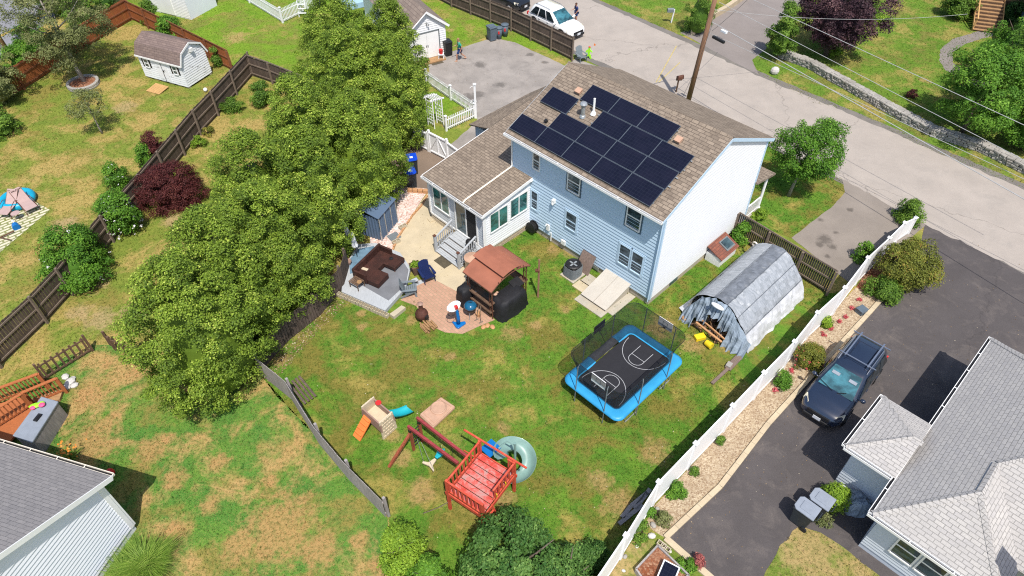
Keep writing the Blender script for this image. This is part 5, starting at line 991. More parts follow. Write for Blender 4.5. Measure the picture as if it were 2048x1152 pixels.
m=MB(Matrix.Translation((-.14,.0,1.28))@Matrix.Rotation(R(38),4,'Z')@Matrix.Rotation(R(62),4,'X')); m.prism([(.38*math.cos(a_)*(1 if math.sin(a_)>-.2 else .9),.24*math.sin(a_)) for a_ in np.linspace(0,2*math.pi,17)[:-1]],-.02,.02); m.build('backboard',M['white_pl'],t,bevel=.01)
m=MB(); m.box((-.03,-.05,1.28),(.14,.16,.14),.5); m.build('bracket',M['red_pl'],t)
m=MB(); m.tube([(.0+.17*math.cos(a_)-.25,.17*math.sin(a_)-.22,1.05) for a_ in np.linspace(0,2*math.pi,15)[:-1]],.015,5,closed=True); m.build('rim',M['black'],t)
for (px,py,hx,lb) in ((953,640,.05,'short handled hoe leaning beside the blue kettle grill'),(962,645,-.1,'thin garden fork leaning by the shelter corner post')): m=MB(); m.cyl((0,0,.02),(hx+.1,.15,.95),.015,n=6); m.box((0,0,.02),(.22,.06,.02),.6); tag(m.build('garden_tool',M['fence_rail'],loc=G(px,py)),lb,'garden tool','tools by the shelter')
m=MB(); m.lathe((0,0,0),[(.1,0),(.13,.22),(.12,.22)],12); tag(m.build('clay_pot',M['redstone'],loc=G(957,632)),'orange clay pot between the blue grill and the shelter','pot')
rg=random.Random(12); 
for k,(px,py) in enumerate(((975,652),(985,655),(1000,640),(1018,628),(1030,615),(967,655))): m=MB(); m.ell((0,0,.04),(.16,.12,.07),8,5,rg.uniform(0,3)); tag(m.build('edging_rock',M['redstone'],loc=G(px,py)),'one of the flat reddish rocks edging the lawn by the grill shelter','rock','rocks edging the shelter')
m=MB(); m.box((0,0,1.25),(.09,.09,2.5)); t=tag(m.build('wooden_post',M['pole_wood'],loc=G(1076,594)),'tall bare wooden post standing in the lawn by the shelter','post'); m=MB(); m.box((-.08,0,1.8),(.2,.16,.1)); m.build('bracket',M['bronze'],t)
# air conditioner etc.
t=thing('air_conditioner','grey round cornered air conditioner on a pad at the back wall','air conditioner',HF(-3.95,-1.05),HA); m=MB(); m.b(-.45,.45,-.45,.45,0,.06); m.build('pad',M['concrete'],t); m=MB(); m.b(-.34,.34,-.34,.34,.08,.74); m.build('coil',M['black'],t,bevel=.1); m=MB()
for k in range(11):
    z=.12+k*.058; m.tube([(.38*math.copysign(abs(math.cos(a_))**.45,math.cos(a_)),.38*math.copysign(abs(math.sin(a_))**.45,math.sin(a_)),z) for a_ in np.linspace(0,2*math.pi,25)[:-1]],.014,4,closed=True)
m.build('louver',M['grey_metal'],t); m=MB(); m.lathe((0,0,0),[(.40,.75),(.40,.79),(.33,.83),(.30,.79),(.02,.78)],24); m.build('fan_guard',M['black'],t); m=MB(); 
for k in range(4): m.box((math.cos(k*1.57)*.12,math.sin(k*1.57)*.12,.80),(.22,.09,.01),k*1.57)
m.build('fan_blade',M['galv'],t)
m=MB(); m.slab([(-.42,-.25,1.0),(.42,-.25,1.0),(.42,-.75,.05),(-.42,-.75,.05)],.03); tag(m.build('plywood_sheet',M['plywood'],loc=HF(-3.75,.15),rz=HA),'weathered plywood sheet leaning on the wall above the air conditioner','board')
m=MB(); m.b(-.45,.45,-.35,.35,0,.05); tag(m.build('paving_slab',M['concrete'],loc=HF(-2.95,-.75),rz=HA),'concrete pad between the air conditioner and the bulkhead','slab'); m=MB(); m.b(-.35,.35,-.3,.3,0,.05); tag(m.build('paving_slab',M['patio'],loc=HF(-3.1,-1.35),rz=HA),'yellowish stepping slab before the wall pad','slab')
t=thing('hose_reel','black hose reel mounted by the corner of the sunroom','hose reel',HF(-7.55,-.12,.55),HA)
for s in(-.16,.1): m=MB(); m.cyl((0,s-.14,0),(0,s-.10,0),.32,n=20); m.build('drum_side',M['black'],t)
m=MB(); [m.tube([(.26*math.cos(a_),-.22+k*.045,.26*math.sin(a_)) for a_ in np.linspace(0,2*math.pi,19)[:-1]],.018,5,closed=True) for k in range(4)]; m.build('hose',M['rubber'],t); m=MB(); m.tube([(-.3,-.1,-.2),(-.6,-.3,-.5),(-.5,-.6,-.53),(-.1,-.5,-.53)],.015,5); m.build('hose_tail',M['rubber'],t)
# blue steel shed under the evergreens
c=G(764,482); r_=G(795,445); w=(r_-c).length; t=thing('steel_shed','blue grey corrugated steel shed tucked under the evergreens by the patio','shed',c,ang(c,r_)); rzz=ang(c,r_); dl=1.6
m=MB()
def corr(m,a,b,z0,z1,n,amp=.025):
    a=Vector(a);b=Vector(b);d=(b-a);nn=Vector((-d.y,d.x,0)).normalized(); vs=[];k=n*4
    for i in range(k+1):
        p=a+d*i/k+nn*(amp if i%4 in (1,2) else -amp); vs+=[(p.x,p.y,z0),(p.x,p.y,z1)]
    m.add(vs,[(2*i,2*i+2,2*i+3,2*i+1) for i in range(k)])
corr(m,(0,0,0),(w,0,0),.05,1.55,10); corr(m,(0,dl,0),(0,0,0),.05,1.55,9); corr(m,(w,0,0),(w,dl,0),.05,1.55,9); m.build('wall',M['blue_shed'],t)
m=MB(); m.slab([(-.08,-.08,1.58),(w+.08,-.08,1.58),(w+.08,dl/2,1.85),(-.08,dl/2,1.85)],.03); m.slab([(-.08,dl+.08,1.58),(w+.08,dl+.08,1.58),(w+.08,dl/2+.002,1.85),(-.08,dl/2+.002,1.85)],.03); m.build('roof',M['blue_shed'],t)
m=MB(); [m.b(x-.03,x+.03,-.05,-.03,.05,1.55) for x in (0,w*.32,w*.68,w)]; m.build('door_frame',M['galv'],t)
# ---------------------------------------------------------------- trampoline (aligned with the house)
tx0,tx1,ty0,ty1=.62,3.4,-6.6,-2.35; TC=HF((tx0+tx1)/2,(ty0+ty1)/2); tw=(tx1-tx0)/2; tl=(ty1-ty0)/2
t=thing('trampoline','large rectangular trampoline with blue pads and black safety net','trampoline',TC,HA); z=.86; 
def rrect(w,l,r,n=5):
    out=[]
    for cx,cy,a0 in ((w-r,l-r,0),(-w+r,l-r,90),(-w+r,-l+r,180),(w-r,-l+r,270)):
        for k in range(n+1): a_=R(a0+90*k/n); out.append((cx+r*math.cos(a_),cy+r*math.sin(a_)))
    return out
mi=rrect(tw-.28,tl-.28,.25); m=MB(); m.prism(mi,z-.03,z-.02); mat=m.build('mat',M['tramp_mat'],t)
m=MB()
def flat_line(m,pts,w,zz,closed=False):
    P=[Vector((p[0],p[1],zz)) for p in pts]
    for i in range(len(P)-(0 if closed else 1)): a=P[i];b=P[(i+1)%len(P)]; d=(b-a).normalized(); s=Vector((-d.y,d.x,0))*w/2; m.poly([a-s,b-s,b+s,a+s])
for s in(-1,1):
    y0=s*(tl-.55)
    flat_line(m,[(1.0*math.cos(a_),y0-s*1.15*math.sin(a_)) for a_ in np.linspace(0,math.pi,19)],.022,z-.012)
    flat_line(m,[(-.34,y0),(-.34,y0-s*.75)],.022,z-.012); flat_line(m,[(.34,y0),(.34,y0-s*.75)],.022,z-.010); flat_line(m,[(-.34,y0-s*.62),(.34,y0-s*.62)],.022,z-.008); flat_line(m,[(.34*math.cos(a_),y0-s*(.75+.3*math.sin(a_))) for a_ in np.linspace(0,math.pi,11)],.022,z-.011)
m.build('court_lines',M['white_line'],mat)
# pads: padded ring
def pad(name,i0,i1,mat_):
    out=rrect(tw+.15,tl+.15,.36,5); inn=rrect(tw-.3,tl-.3,.2,5); n=len(out); m=MB(); vs=[];idx=[(i0+k)%n for k in range((i1-i0)%n+1)]
    for i in idx:
        o_=Vector((*out[i],0));q=Vector((*inn[i],0)); 
        for f,h in ((0,-.04),(0,.02),(.25,.06),(.6,.065),(1,.02)): p=o_.lerp(q,f); vs.append((p.x,p.y,z+h))
    fs=[(a_*5+b_,a_*5+5+b_,a_*5+6+b_,a_*5+1+b_) for a_ in range(len(idx)-1) for b_ in range(4)]; m.add(vs,fs); return m.build(name,mat_,t,True)
pad('pad',0,5,M['pad_blue']);pad('pad',5,6,M['pad_blue']);pad('pad',6,11,M['pad_blue']);pad('pad',12,17,M['pad_blue']);pad('pad',17,18,M['pad_blue']);pad('pad',18,23,M['pad_blue']);pad('pad',23,0,M['pad_blue'])
# long left side is worn
out=rrect(tw+.15,tl+.15,.36,5);
m=MB(); vs=[]
for k,(f0,f1) in enumerate(((0,.22),(.22,.62),(.62,1))):
    pass
def side_pad(y0,y1,mt,h=.065,wd=.45,lb=None):
    m=MB(); n=6; vs=[]
    for i in range(n+1):
        y=y0+(y1-y0)*i/n
        for x,hh in ((-tw-.15,-.04),(-tw-.15,.02),(-tw-.0,h),(-tw-.15+wd*.7,h),(-tw-.15+wd,.02)): vs.append((x+ .015*math.sin(y*5),y,z+hh))
    m.add(vs,[(a_*5+b_,a_*5+5+b_,a_*5+6+b_,a_*5+1+b_) for a_ in range(n) for b_ in range(4)]); o=m.build('pad',mt,t,True); 
    if lb:o['label']=lb
side_pad(tl-.21,tl-1.1,M['pad_blue']); side_pad(tl-1.1,-.55,M['pad_blue2'],.05,.4,'worn grey pad whose blue vinyl is gone'); side_pad(-.55,-tl+.21,M['pad_blue'])
m=MB(); m.tube([(x,y,z-.06) for x,y in rrect(tw,tl,.3)],.035,8,closed=True); m.build('frame',M['galv'],t)
for x in(-tw,tw):
    for y in (-tl*.55,tl*.55): m=MB(); m.tube([(x,y-.35,z-.06),(x*1.0,y-.35,.02),(x,y+.35,.02),(x,y+.35,z-.06)],.025,6); m.build('leg',M['galv'],t)
NH=1.65; poles=[(tw+.12,tl*.45),(tw+.12,-tl*.45),(-tw-.12,tl*.45),(-tw-.12,-tl*.45),(tw*.55,tl+.12),(-tw*.55,tl+.12),(tw*.55,-tl-.12),(-tw*.55,-tl-.12)]
for i,(x,y) in enumerate(poles): m=MB(); m.tube([(x,y,.05),(x,y,z+NH-.15),(x*.97,y*.97,z+NH)],.022,6); m.build('enclosure_pole',M['grey_metal'],t)
top=rrect(tw+.08,tl+.05,.45,4); bot=rrect(tw-.25,tl-.25,.25,4); n=len(top); m=MB(); vs=[]
for i in range(n):
    for f in (0,.33,.66,1): a_=Vector((*bot[i],z));b_=Vector((*top[i],z+NH)); p=a_.lerp(b_,f); sg_=-.06*math.sin(f*math.pi); vs.append((p.x*(1+sg_),p.y*(1+sg_*.5),p.z))
m.add(vs,[(i*4+k,((i+1)%n)*4+k,((i+1)%n)*4+k+1,i*4+k+1) for i in range(n) for k in range(3)]); m.build('net',M['net'],t)
m=MB(); m.tube([(x,y,z+NH) for x,y in top],.012,5,closed=True); m.build('top_rope',M['black'],t)
for (x,y,rz_,s_,mt,yo,lb) in ((0.2,tl+.2,0,1,'white_pl',0,'white backboard at the house end'),(.15,-tl+.1,0,-1,'white_pl',0,'white backboard over the near end'),(-tw-.3,.2,R(90),1,'black',0,'black backboard on the left side')):
    T=Matrix.Translation((x,y,z+1.25))@Matrix.Rotation(rz_,4,'Z'); m=MB(T); m.box((0,0,0),(.72,.03,.5)); k_=m.build('backboard',M[mt],t,bevel=.01); k_['label']=lb
    m=MB(T); e=.018
    if mt=='white_pl':
        for (a_,b_,c_,d_) in ((-.12,.12,.1,.12),(-.12,.12,-.12,-.1),(-.12,-.1,-.12,.12),(.1,.12,-.12,.12)): m.b(a_,b_,-e,e,c_,d_)
        m.build('target_square',M['grey_metal'],k_)
    m=MB(T); yy=-.22*s_; m.tube([(.15*math.cos(a_),yy+.15*math.sin(a_),-.18) for a_ in np.linspace(0,2*math.pi,13)[:-1]],.012,5,closed=True); m.box((0,-.04*s_,-.18),(.1,.07,.06)); m.build('rim',M['black'],k_)
# ---------------------------------------------------------------- playground
fz=1.28; c4=[G(x,y,fz) for x,y in ((893,982),(962,1028),(1030,954),(966,905))]; ctr=sum(c4,Vector())/4; ax=(c4[1]-c4[0]); rz=math.atan2(ax.y,ax.x); pw=((c4[1]-c4[0]).length+(c4[2]-c4[3]).length)/4; pd=((c4[2]-c4[1]).length+(c4[3]-c4[0]).length)/4
pt=thing('play_tower','red wooden play tower with a worn deck and slatted railings','play tower',(ctr.x,ctr.y,0),rz)
m=MB(); n=8
for k in range(n): y=-pd+2*pd*(k+.5)/n; m.box((0,y,fz-.015),(2*pw-.06,2*pd/n-.03,.03))
m.build('deck',M['worn_red'],pt)
for sx in(-1,1):
    for sy in(-1,1): m=MB(); m.box((sx*pw,sy*pd,(fz+.85)/2),(.1,.1,fz+.85)); m.build('post',M['redwood'],pt)
m=MB()
for sy in(-1,1): m.box((0,sy*(pd+.03),fz-.09),(2*pw+.2,.045,.17))
for sx in(-1,1): m.box((sx*(pw+.03),0,fz-.09),(.045,2*pd+.1,.17))
m.build('rim_board',M['redwood'],pt)
def rail(x0,y0,x1,y1,n):
    m=MB(); m.beam((x0,y0,fz+.78),(x1,y1,fz+.78),.07,.05); m.beam((x0,y0,fz+.12),(x1,y1,fz+.12),.05,.06)
    for k in range(n): f=(k+.5)/n; m.box((x0+(x1-x0)*f,y0+(y1-y0)*f,fz+.45),(.05,.05,.68),rz=0)
    m.build('railing',M['redwood'],pt)
rail(-pw,-pd,pw,-pd,8); rail(-pw,-pd,-pw,pd,9); rail(pw,-pd*.35,pw,pd,6); rail(-.15*pw+.6,pd,pw,pd,3)
m=MB(); m.beam((-pw-.75,pd+.05,fz+.86),(pw+.5,pd+.05,fz+.86),.07,.05); m.build('top_bar',M['redwood'],pt)
m=MB(); m.beam((-pw-.5,pd-.35,fz+.2),(-pw,pd-.35,fz+.2),.04,.04); m.build('peg',M['redwood'],pt)
for s in(-1,1): m=MB(); m.beam((pw+.02,-pd*.68+s*.19,fz),(pw+.5,-pd*.68+s*.19,0),.05,.08); m.build('ladder_side',M['redwood'],pt)
for k in range(4): m=MB(); f=.15+k*.22; m.beam((pw+.02+.48*(1-f)*1,-pd*.68-.19,fz*f),(pw+.02+.48*(1-f),-pd*.68+.19,fz*f),.07,.03); m.build('rung',M['redwood'],pt)
for y in (-.25,.3): m=MB(); m.tube([(pw+.06,y,fz+.25),(pw+.1,y,fz+.33),(pw+.1,y,fz+.45),(pw+.06,y,fz+.52)],.015,6); m.build('hand_grip',M['yellow'],pt)
# spiral slide
sc=G(1030,921,.75); sl_=thing('spiral_slide','faded green spiral slide curling down from the red tower','slide',(sc.x,sc.y,0)); a0=math.atan2(ctr.y+.3-sc.y,ctr.x+.5-sc.x)
m=MB(); n=44; prof=[(.27,.16),(.28,.02),(.36,-.04),(.52,-.04),(.72,.04),(.8,.24),(.83,.25)]; vs=[]
for i in range(n+1):
    f=i/n; a_=R(205)-f*R(330); zz=(fz-.12)*(1-f)**1.05+.14
    for r_,h in prof: vs.append((r_*math.cos(a_),r_*math.sin(a_),zz+h))
k_=len(prof); m.add(vs,[(i*k_+j,(i+1)*k_+j,(i+1)*k_+j+1,i*k_+j+1) for i in range(n) for j in range(k_-1)]); m.build('chute',M['slide_green'],sl_,True)
m=MB(); m.cyl((0,0,0),(0,0,fz+.7),.05,n=10); m.build('centre_post',M['slide_green'],sl_)
p=G(985,905,fz)-Vector((sc.x,sc.y,0)); m=MB(); m.box(((p.x-.7)/2-.15,.2,fz+.03),(.55,.6,.04),R(-45)); m.build('entry_step',M['blue_plastic'],sl_)
m=MB(); m.tube([(0,0,fz+.55),(-.3,.15,fz+.6),(-.62,-.1,fz+.5)],.035,6); m.build('handrail',M['slide_green'],sl_)
# swing beam set
sw=thing('swing_frame','maroon double beam swing frame joined to the red tower','swing frame',G(814,899)); o=G(814,899); bz=1.62
A1=G(819,855,bz)-o;B1=G(912,924,bz)-o;A2=G(837,838,bz)-o;B2=G(930,910,bz)-o
for a,b in ((A1,B1),(A2,B2)): d=(b-a).normalized(); m=MB(); m.beam(a-d*.08,b+d*.1,.1,.14); m.build('beam',M['maroon'],sw)
for a in (A1,A2): m=MB(); m.box((a.x,a.y,(bz-.07)/2),(.1,.1,bz-.07),ang(A1,B1)); p_=m.build('post',M['redbrown'],sw); m=MB(); m.box((a.x,a.y,bz-.2),(.12,.12,.18),ang(A1,B1)); m.build('bracket',M['black'],p_)
m=MB(); e=G(778,934,.05)-o; m.beam(e,(A1.x,A1.y,1.25),.1,.1); m.build('brace',M['redbrown'],sw)
for k in range(5): m=MB(); zz=.25+.24*k; m.cyl((A1.x,A1.y,zz),(A2.x,A2.y,zz),.022,n=6); m.build('rung',M['black'],sw)
g=A1.lerp(B1,.62); g2=A1.lerp(B1,.28)
gl=thing('glider_swing','teal and cream two seat glider swing hanging from the maroon beam','glider swing',G(874,930)); go=G(874,930); d=(B1-A1).normalized(); q=Vector((-d.y,d.x,0))
u_=(G(885,915,.5)-G(866,935,.5)).normalized(); v_=Vector((-u_.y,u_.x,0))
m=MB(); m.prism([tuple((u_*x+v_*y)[:2]) for x,y in ((0,-.06),(.25,-.13),(.5,-.03),(.5,.03),(.25,.13),(0,.06))],.48,.58); m.build('seat',M['teal_pl'],gl,bevel=.02)
m=MB(); m.prism([tuple((u_*x+v_*y)[:2]) for x,y in ((-.02,-.05),(-.3,-.1),(-.42,-.3),(-.47,-.28),(-.4,.0),(-.47,.3),(-.4,.32),(-.3,.12),(-.02,.05))],.42,.52); m.build('seat',M['beige_pl'],gl,bevel=.02)
for x,y,w_ in ((-.42,-.26,g2),(-.4,.28,g2),(.48,0,g),(.1,.1,g)): m=MB(); p=u_*x+v_*y; tgt=o+w_-go; m.cyl((p.x,p.y,.5),(tgt.x+p.x*.4,tgt.y+p.y*.4,bz-.07),.009,n=5); m.build('rope',M['galv'],gl)
for f,l_,lb in ((.45,1.0,'swing rope hanging from the far maroon beam nearer the ladder end'),(.72,.9,'swing rope hanging from the far maroon beam nearer the tower')): p=o+A2.lerp(B2,f); m=MB(); m.cyl((0,0,0),(0,0,-l_),.01,n=5); m.cyl((0,.04,-l_),(0,-.12,-l_-.02),.02,n=6); tag(m.build('trapeze_rope',M['rubber'],loc=(p.x,p.y,bz-.07)),lb,'rope')
a=G(905,1000,.5);b=G(846,1027,.9); m=MB(); m.tube([a,a.lerp(b,.5)-Vector((0,0,.08)),b],.014,5); tag(m.build('tie_rope',M['fence_rail']),'tan rope stretched from the red tower to the light green shrub','rope')
# playhouse climber
tp=[G(x,y,1.1) for x,y in ((747,793),(722,814),(759,847),(785,824))]; ctr2=sum(tp,Vector())/4; ctr2.z=0; ph=thing('toddler_climber','beige and mauve plastic toddler climber with teal slide and orange ladder','play climber',ctr2)
tp=[Vector((p.x-ctr2.x,p.y-ctr2.y,0)) for p in tp]
def wallq(a,b,z0,z1,mt,th=.06,fl=1.1,name='wall',rows=0):
    m=MB(); a1=a*fl;b1=b*fl; n_=Vector((-(b-a).y,(b-a).x,0)).normalized()*th; A=[Vector((a1.x,a1.y,z0)),Vector((b1.x,b1.y,z0)),Vector((b.x,b.y,z1)),Vector((a.x,a.y,z1))]; m.add(A+[v-n_ if (v-n_).length<v.length+.0 else v+n_ for v in A],[(0,1,2,3),(7,6,5,4),(0,4,5,1),(3,2,6,7),(0,3,7,4),(1,5,6,2)])
    if rows:
        for r in range(rows):
            zz=z0+(z1-z0)*(r+.5)/rows; f=fl+(1-fl)*(zz-z0)/(z1-z0); pa=a.lerp(b,.1+.08*(r%2))*(f+.015);pb=a.lerp(b,.82+.08*(r%2))*(f+.015); k=4
            for i in range(k): x=pa.lerp(pb,i/k);y=pa.lerp(pb,(i+.75)/k); m.beam(x+Vector((0,0,zz)),y+Vector((0,0,zz)),.03,(z1-z0)/rows*.7)
    return m.build(name,mt,ph,bevel=0)
wallq(tp[2],tp[3],0,1.1,M['beige_pl'],rows=6); wallq(tp[0],tp[1],0,1.12,M['beige_pl'],rows=6); wallq(tp[1],tp[2],.5,1.0,M['brown_pl']); wallq(tp[3],tp[0],.55,1.0,M['brown_pl'])
m=MB(); m.prism([(p.x*.97,p.y*.97) for p in tp],.5,.56); m.build('floor',M['beige_pl'],ph)
dS=(tp[3]-tp[0]).normalized(); nS=((tp[3]+tp[0])/2).normalized(); base=(tp[0].lerp(tp[3],.72))
m=MB(); vs=[]
for i in range(9):
    f=i/8; p=base+(nS*1.0+dS*.3).normalized()*(f*.95); zz=.58-.5*f+.08*math.sin(f*3.14*1.0)*-1+.06*f*f*2
    for x,h in ((-.24,.12),(-.21,.0),(.21,.0),(.24,.12)): q=p+dS*x; vs.append((q.x,q.y,max(.04,zz)+h))
m.add(vs,[(i*4+j,(i+1)*4+j,(i+1)*4+j+1,i*4+j+1) for i in range(8) for j in range(3)]); m.build('slide',M['teal_pl'],ph,True)
base=tp[1].lerp(tp[2],.28); nL=-nS
m=MB(); e=base+nL*.75; s=dS*.22; m.slab([base-s+Vector((0,0,.72)),base+s+Vector((0,0,.72)),e+s+Vector((0,0,.05)),e-s+Vector((0,0,.05))],.06)
for k in range(4): f=.15+.22*k; p=base.lerp(e,f)+Vector((0,0,.72-.67*f+.04)); m.beam(p-s*.85,p+s*.85,.06,.06)
m.build('ladder',M['orange_pl'],ph); m=MB(); p=tp[0].lerp(tp[3],.25)*.9; m.lathe((p.x,p.y,1.0),[(.12,-.02),(.13,0),(.12,.02)],14); m.build('toy_wheel',M['red_pl'],ph)
# sandbox
q4=[G(x,y,.22) for x,y in ((882,794),(909,812),(866,852),(840,828))]; c=sum(q4,Vector())/4; c.z=0; sb=thing('sandbox','covered sandy pink plastic sandbox with a round raised lid','sandbox',c); m=MB(); m.prism([((p.x-c.x)*1.05,(p.y-c.y)*1.05) for p in q4],0,.18); m.build('base',M['sand_pl'],sb,bevel=.05); m=MB(); m.prism([((p.x-c.x),(p.y-c.y)) for p in q4],.18,.23); k_=m.build('lid',M['sand_pl'],sb,bevel=.03)
m=MB(); m.lathe((.05,.12,0),[(.36,.22),(.34,.27),(.3,.29),(.28,.27),(.02,.27)],28); e=[((p.x-c.x)*.8,(p.y-c.y)*.8) for p in q4]; m.tube([(x,y,.235) for x,y in e],.02,5,closed=True); m.build('raised_disc',M['sand_pl'],k_)
# ---------------------------------------------------------------- tarp shelter with wood pile (direction follows the house)
t=thing('tarp_shelter','long hooped shelter draped in silver and slate tarps over a wood pile','shelter',HF(3.1,.8),HA)
# local: x across, y along (toward street)
arc=[(-1.6,.0),(-1.22,1.45),(-.35,2.03),(.32,2.03),(.92,1.6),(1.5,.95),(1.92,0.0)]
L_=5.0; X0=0.0
def tarp_strip(i0,i1,mt,y0=0,y1=L_,seed=0,name='tarp'):
    m=MB(); ny=44; vs=[];pts=[arc[i] for i in range(i0,i1+1)]; sub=[]
    for q in range(i0,i1):
        p0_,p1_,p2_,p3_=arc[max(q-1,0)],arc[q],arc[q+1],arc[min(q+2,6)]
        for k in range(5):
            f=k/5; sub.append(tuple(.5*(2*p1_[c]+(p2_[c]-p0_[c])*f+(2*p0_[c]-5*p1_[c]+4*p2_[c]-p3_[c])*f*f+(3*p1_[c]-p0_[c]-3*p2_[c]+p3_[c])*f**3) for c in (0,1)))
    sub.append(pts[-1]); k_=len(sub)
    for j in range(ny+1):
        y=y0+(y1-y0)*j/ny; sag=-.045*abs(math.sin(y/L_*math.pi*4))
        for q,(x,zz) in enumerate(sub):
            w=.05*mn.noise(Vector((x*3,y*4,zz*3+seed)))+.03*mn.noise(Vector((x*9,y*8,zz*9+seed))); skirt=.12*mn.noise(Vector((y*2.2,seed,x)))*max(0,1-zz/1.0); vs.append((X0+x+w+skirt,y,max(.02,zz+sag*(zz>.5)+w)))
    m.add(vs,[(j*k_+q,(j+1)*k_+q,(j+1)*k_+q+1,j*k_+q+1) for j in range(ny) for q in range(k_-1)]); return m.build(name,mt,t)
tarp_strip(0,1,M['tarp_white'],seed=1); tarp_strip(1,2,M['tarp'],seed=2); tarp_strip(2,3,M['tarp_mid'],seed=2.5); tarp_strip(3,5,M['tarp'],seed=3); tarp_strip(5,6,M['tarp_white'],seed=4)
m=MB()
for i in (1,2,3,4,5): m.tube([(X0+arc[i][0]*1.01,y,arc[i][1]+.025) for y in np.linspace(0,L_,8)],.016,4)
m.build('ridge_seam',M['tarp_dark'],t)
m=MB(); m.ell((0,1.3,2.03),(.16,.55,.05),12,6); m.ell((.04,2.3,2.02),(.14,.5,.04),12,6); m.build('pooled_tarp',M['tarp_dark'],t)
m=MB(); m.add([(X0+x*.99,L_-.01,z_) for x,z_ in arc],[tuple(range(7))]); m.build('end_flap',M['tarp_white'],t)
# hanging front flaps
def flap(xa,xb,zt_a,zt_b,zlow,mt,seed,out=.25):
    m=MB(); nx,nz=14,10; vs=[]
    for j in range(nz+1):
        f=j/nz
        for i in range(nx+1):
            g_=i/nx; x=xa+(xb-xa)*g_; zt_=zt_a+(zt_b-zt_a)*g_; zz=zt_+(zlow-zt_)*f+.12*f*mn.noise(Vector((x*3,seed,0))); w=.10*math.sin(i*1.7+seed)*f+.10*mn.noise(Vector((x*5,zz*3,seed))); vs.append((X0+x+.05*f*math.sin(seed+i),-.02-out*f+w,max(.02,zz)))
    m.add(vs,[(j*(nx+1)+i,j*(nx+1)+i+1,(j+1)*(nx+1)+i+1,(j+1)*(nx+1)+i) for j in range(nz) for i in range(nx)]); m.build('front_flap',mt,t,False)
flap(-1.6,-.9,.3,1.65,.02,M['tarp_blue'],1,.5); flap(-.95,-.3,1.62,2.0,.55,M['tarp_blue'],2,.35); flap(-.3,.35,2.0,2.0,1.25,M['tarp_blue'],3,.35); flap(.35,.9,2.0,1.6,.75,M['tarp_blue'],4,.25); flap(.85,1.9,1.6,.6,.02,M['tarp_blue'],5,.5)
m=MB(); m.ell((X0+.02,-.3,1.93),(.34,.13,.09),10,6); m.build('rolled_flap',M['white_pl'],t,True)
m=MB()
for x in (-1.2,-.4,.4,1.3): m.cyl((X0+x*.95,.05,0),(X0+x*.95,.05,1.0 if abs(x)>.9 else 1.8),.02,n=6)
for y in (1.3,2.5,3.7,4.9): m.tube([(X0+x*.97,y,max(.0,z_-.03)) for x,z_ in arc],.018,5)
m.build('hoop_frame',M['galv'],t)
m=MB(); m.cyl((X0+.55,-.5,0),(X0+.35,.0,1.3),.022,n=6); m.cyl((X0+.25,-.35,0),(X0+.25,.0,1.2),.022,n=6); m.build('prop_pole',M['galv'],t)
m=MB(); m.slab([(-1.95,.1,.03),(-1.5,-.2,.25),(-1.42,2.6,.5),(-1.75,2.6,.03)],.02); m.build('side_apron',M['tarp_white'],t)
wp=thing('wood_pile','heap of split logs boards and branches inside the mouth of the tarp shelter','wood pile',HF(3.15,.6),HA); rg=random.Random(21)
for mt,cnt in (('wood_tan',26),('wood_brown',30),('plywood',18)):
    m=MB()
    for k in range(cnt):
        x=rg.uniform(-.95,.85);y=rg.uniform(-.15,1.2); zz=rg.uniform(.04,.75)*(1-abs(x)*.4)*(.35+.65*max(0,min(1,(y+.3)))); l=rg.uniform(.25,.6); an=rg.uniform(-.7,.7)+rg.choice((0,1.57)); d=Vector((math.cos(an),math.sin(an),rg.uniform(-.25,.25)))*l/2; m.beam(Vector((x,y,zz))-d,Vector((x,y,zz))+d,rg.uniform(.05,.13),rg.uniform(.04,.1))
    m.build('logs',M[mt],wp)
m=MB(); m.beam((-.7,-.3,.5),(.75,-.35,.35),.09,.05); m.beam((-.55,-.1,.62),(.8,-.25,.5),.06,.06); m.build('long_board',M['redstone'],wp)
c=HF(3.35,-.1); t_=thing('bucket','yellow bucket lying before the wood pile','bucket',c,0); m=MB(); m.cyl((0,0,.16),(.2,-.26,.18),.14,.16,16); m.build('pail',M['yellow'],t_); m=MB(); m.tube([(.2+.15*math.cos(a_),-.3,.18+.15*math.sin(a_)) for a_ in np.linspace(-1.5,1.5,8)],.008,5); m.build('handle',M['black'],t_)
c=HF(2.95,.0); m=MB(); m.box((0,0,.1),(.5,.3,.2),.3); tag(m.build('crate',M['yellow'],loc=c,bevel=.02),'small flat yellow crate left of the yellow bucket','crate')
P=[(1480,712),(1455,738),(1424,767)]
for i,(wd,lb) in enumerate(((.3,'wide grey plank lying from the tarp shelter'),(.14,'narrow plank end pointing toward the white fence'))):
    a=G(*P[i],.06);b=G(*P[i+1],.06); m=MB(); m.beam(a,b,wd,.06); tag(m.build('plank',M['plywood']),lb,'plank')
m=MB(); m.box((0,0,.1),(.3,.22,.14),.9); tag(m.build('block',M['stone'],loc=G(1457,733)),'short grey block on the plank by the tarp shelter','block')
rg=random.Random(5)
for k,(px,py) in enumerate(((1378,632),(1392,650),(1370,640))): m=MB(); m.ell((0,0,.1),(.2,.16,.14),7,5,rg.uniform(0,3)); tag(m.build('rock',M['redstone'] if k else M['whitestone'],loc=G(px,py)),'one of the rocks at the left mouth of the tarp shelter','rock','rocks by the tarp shelter')
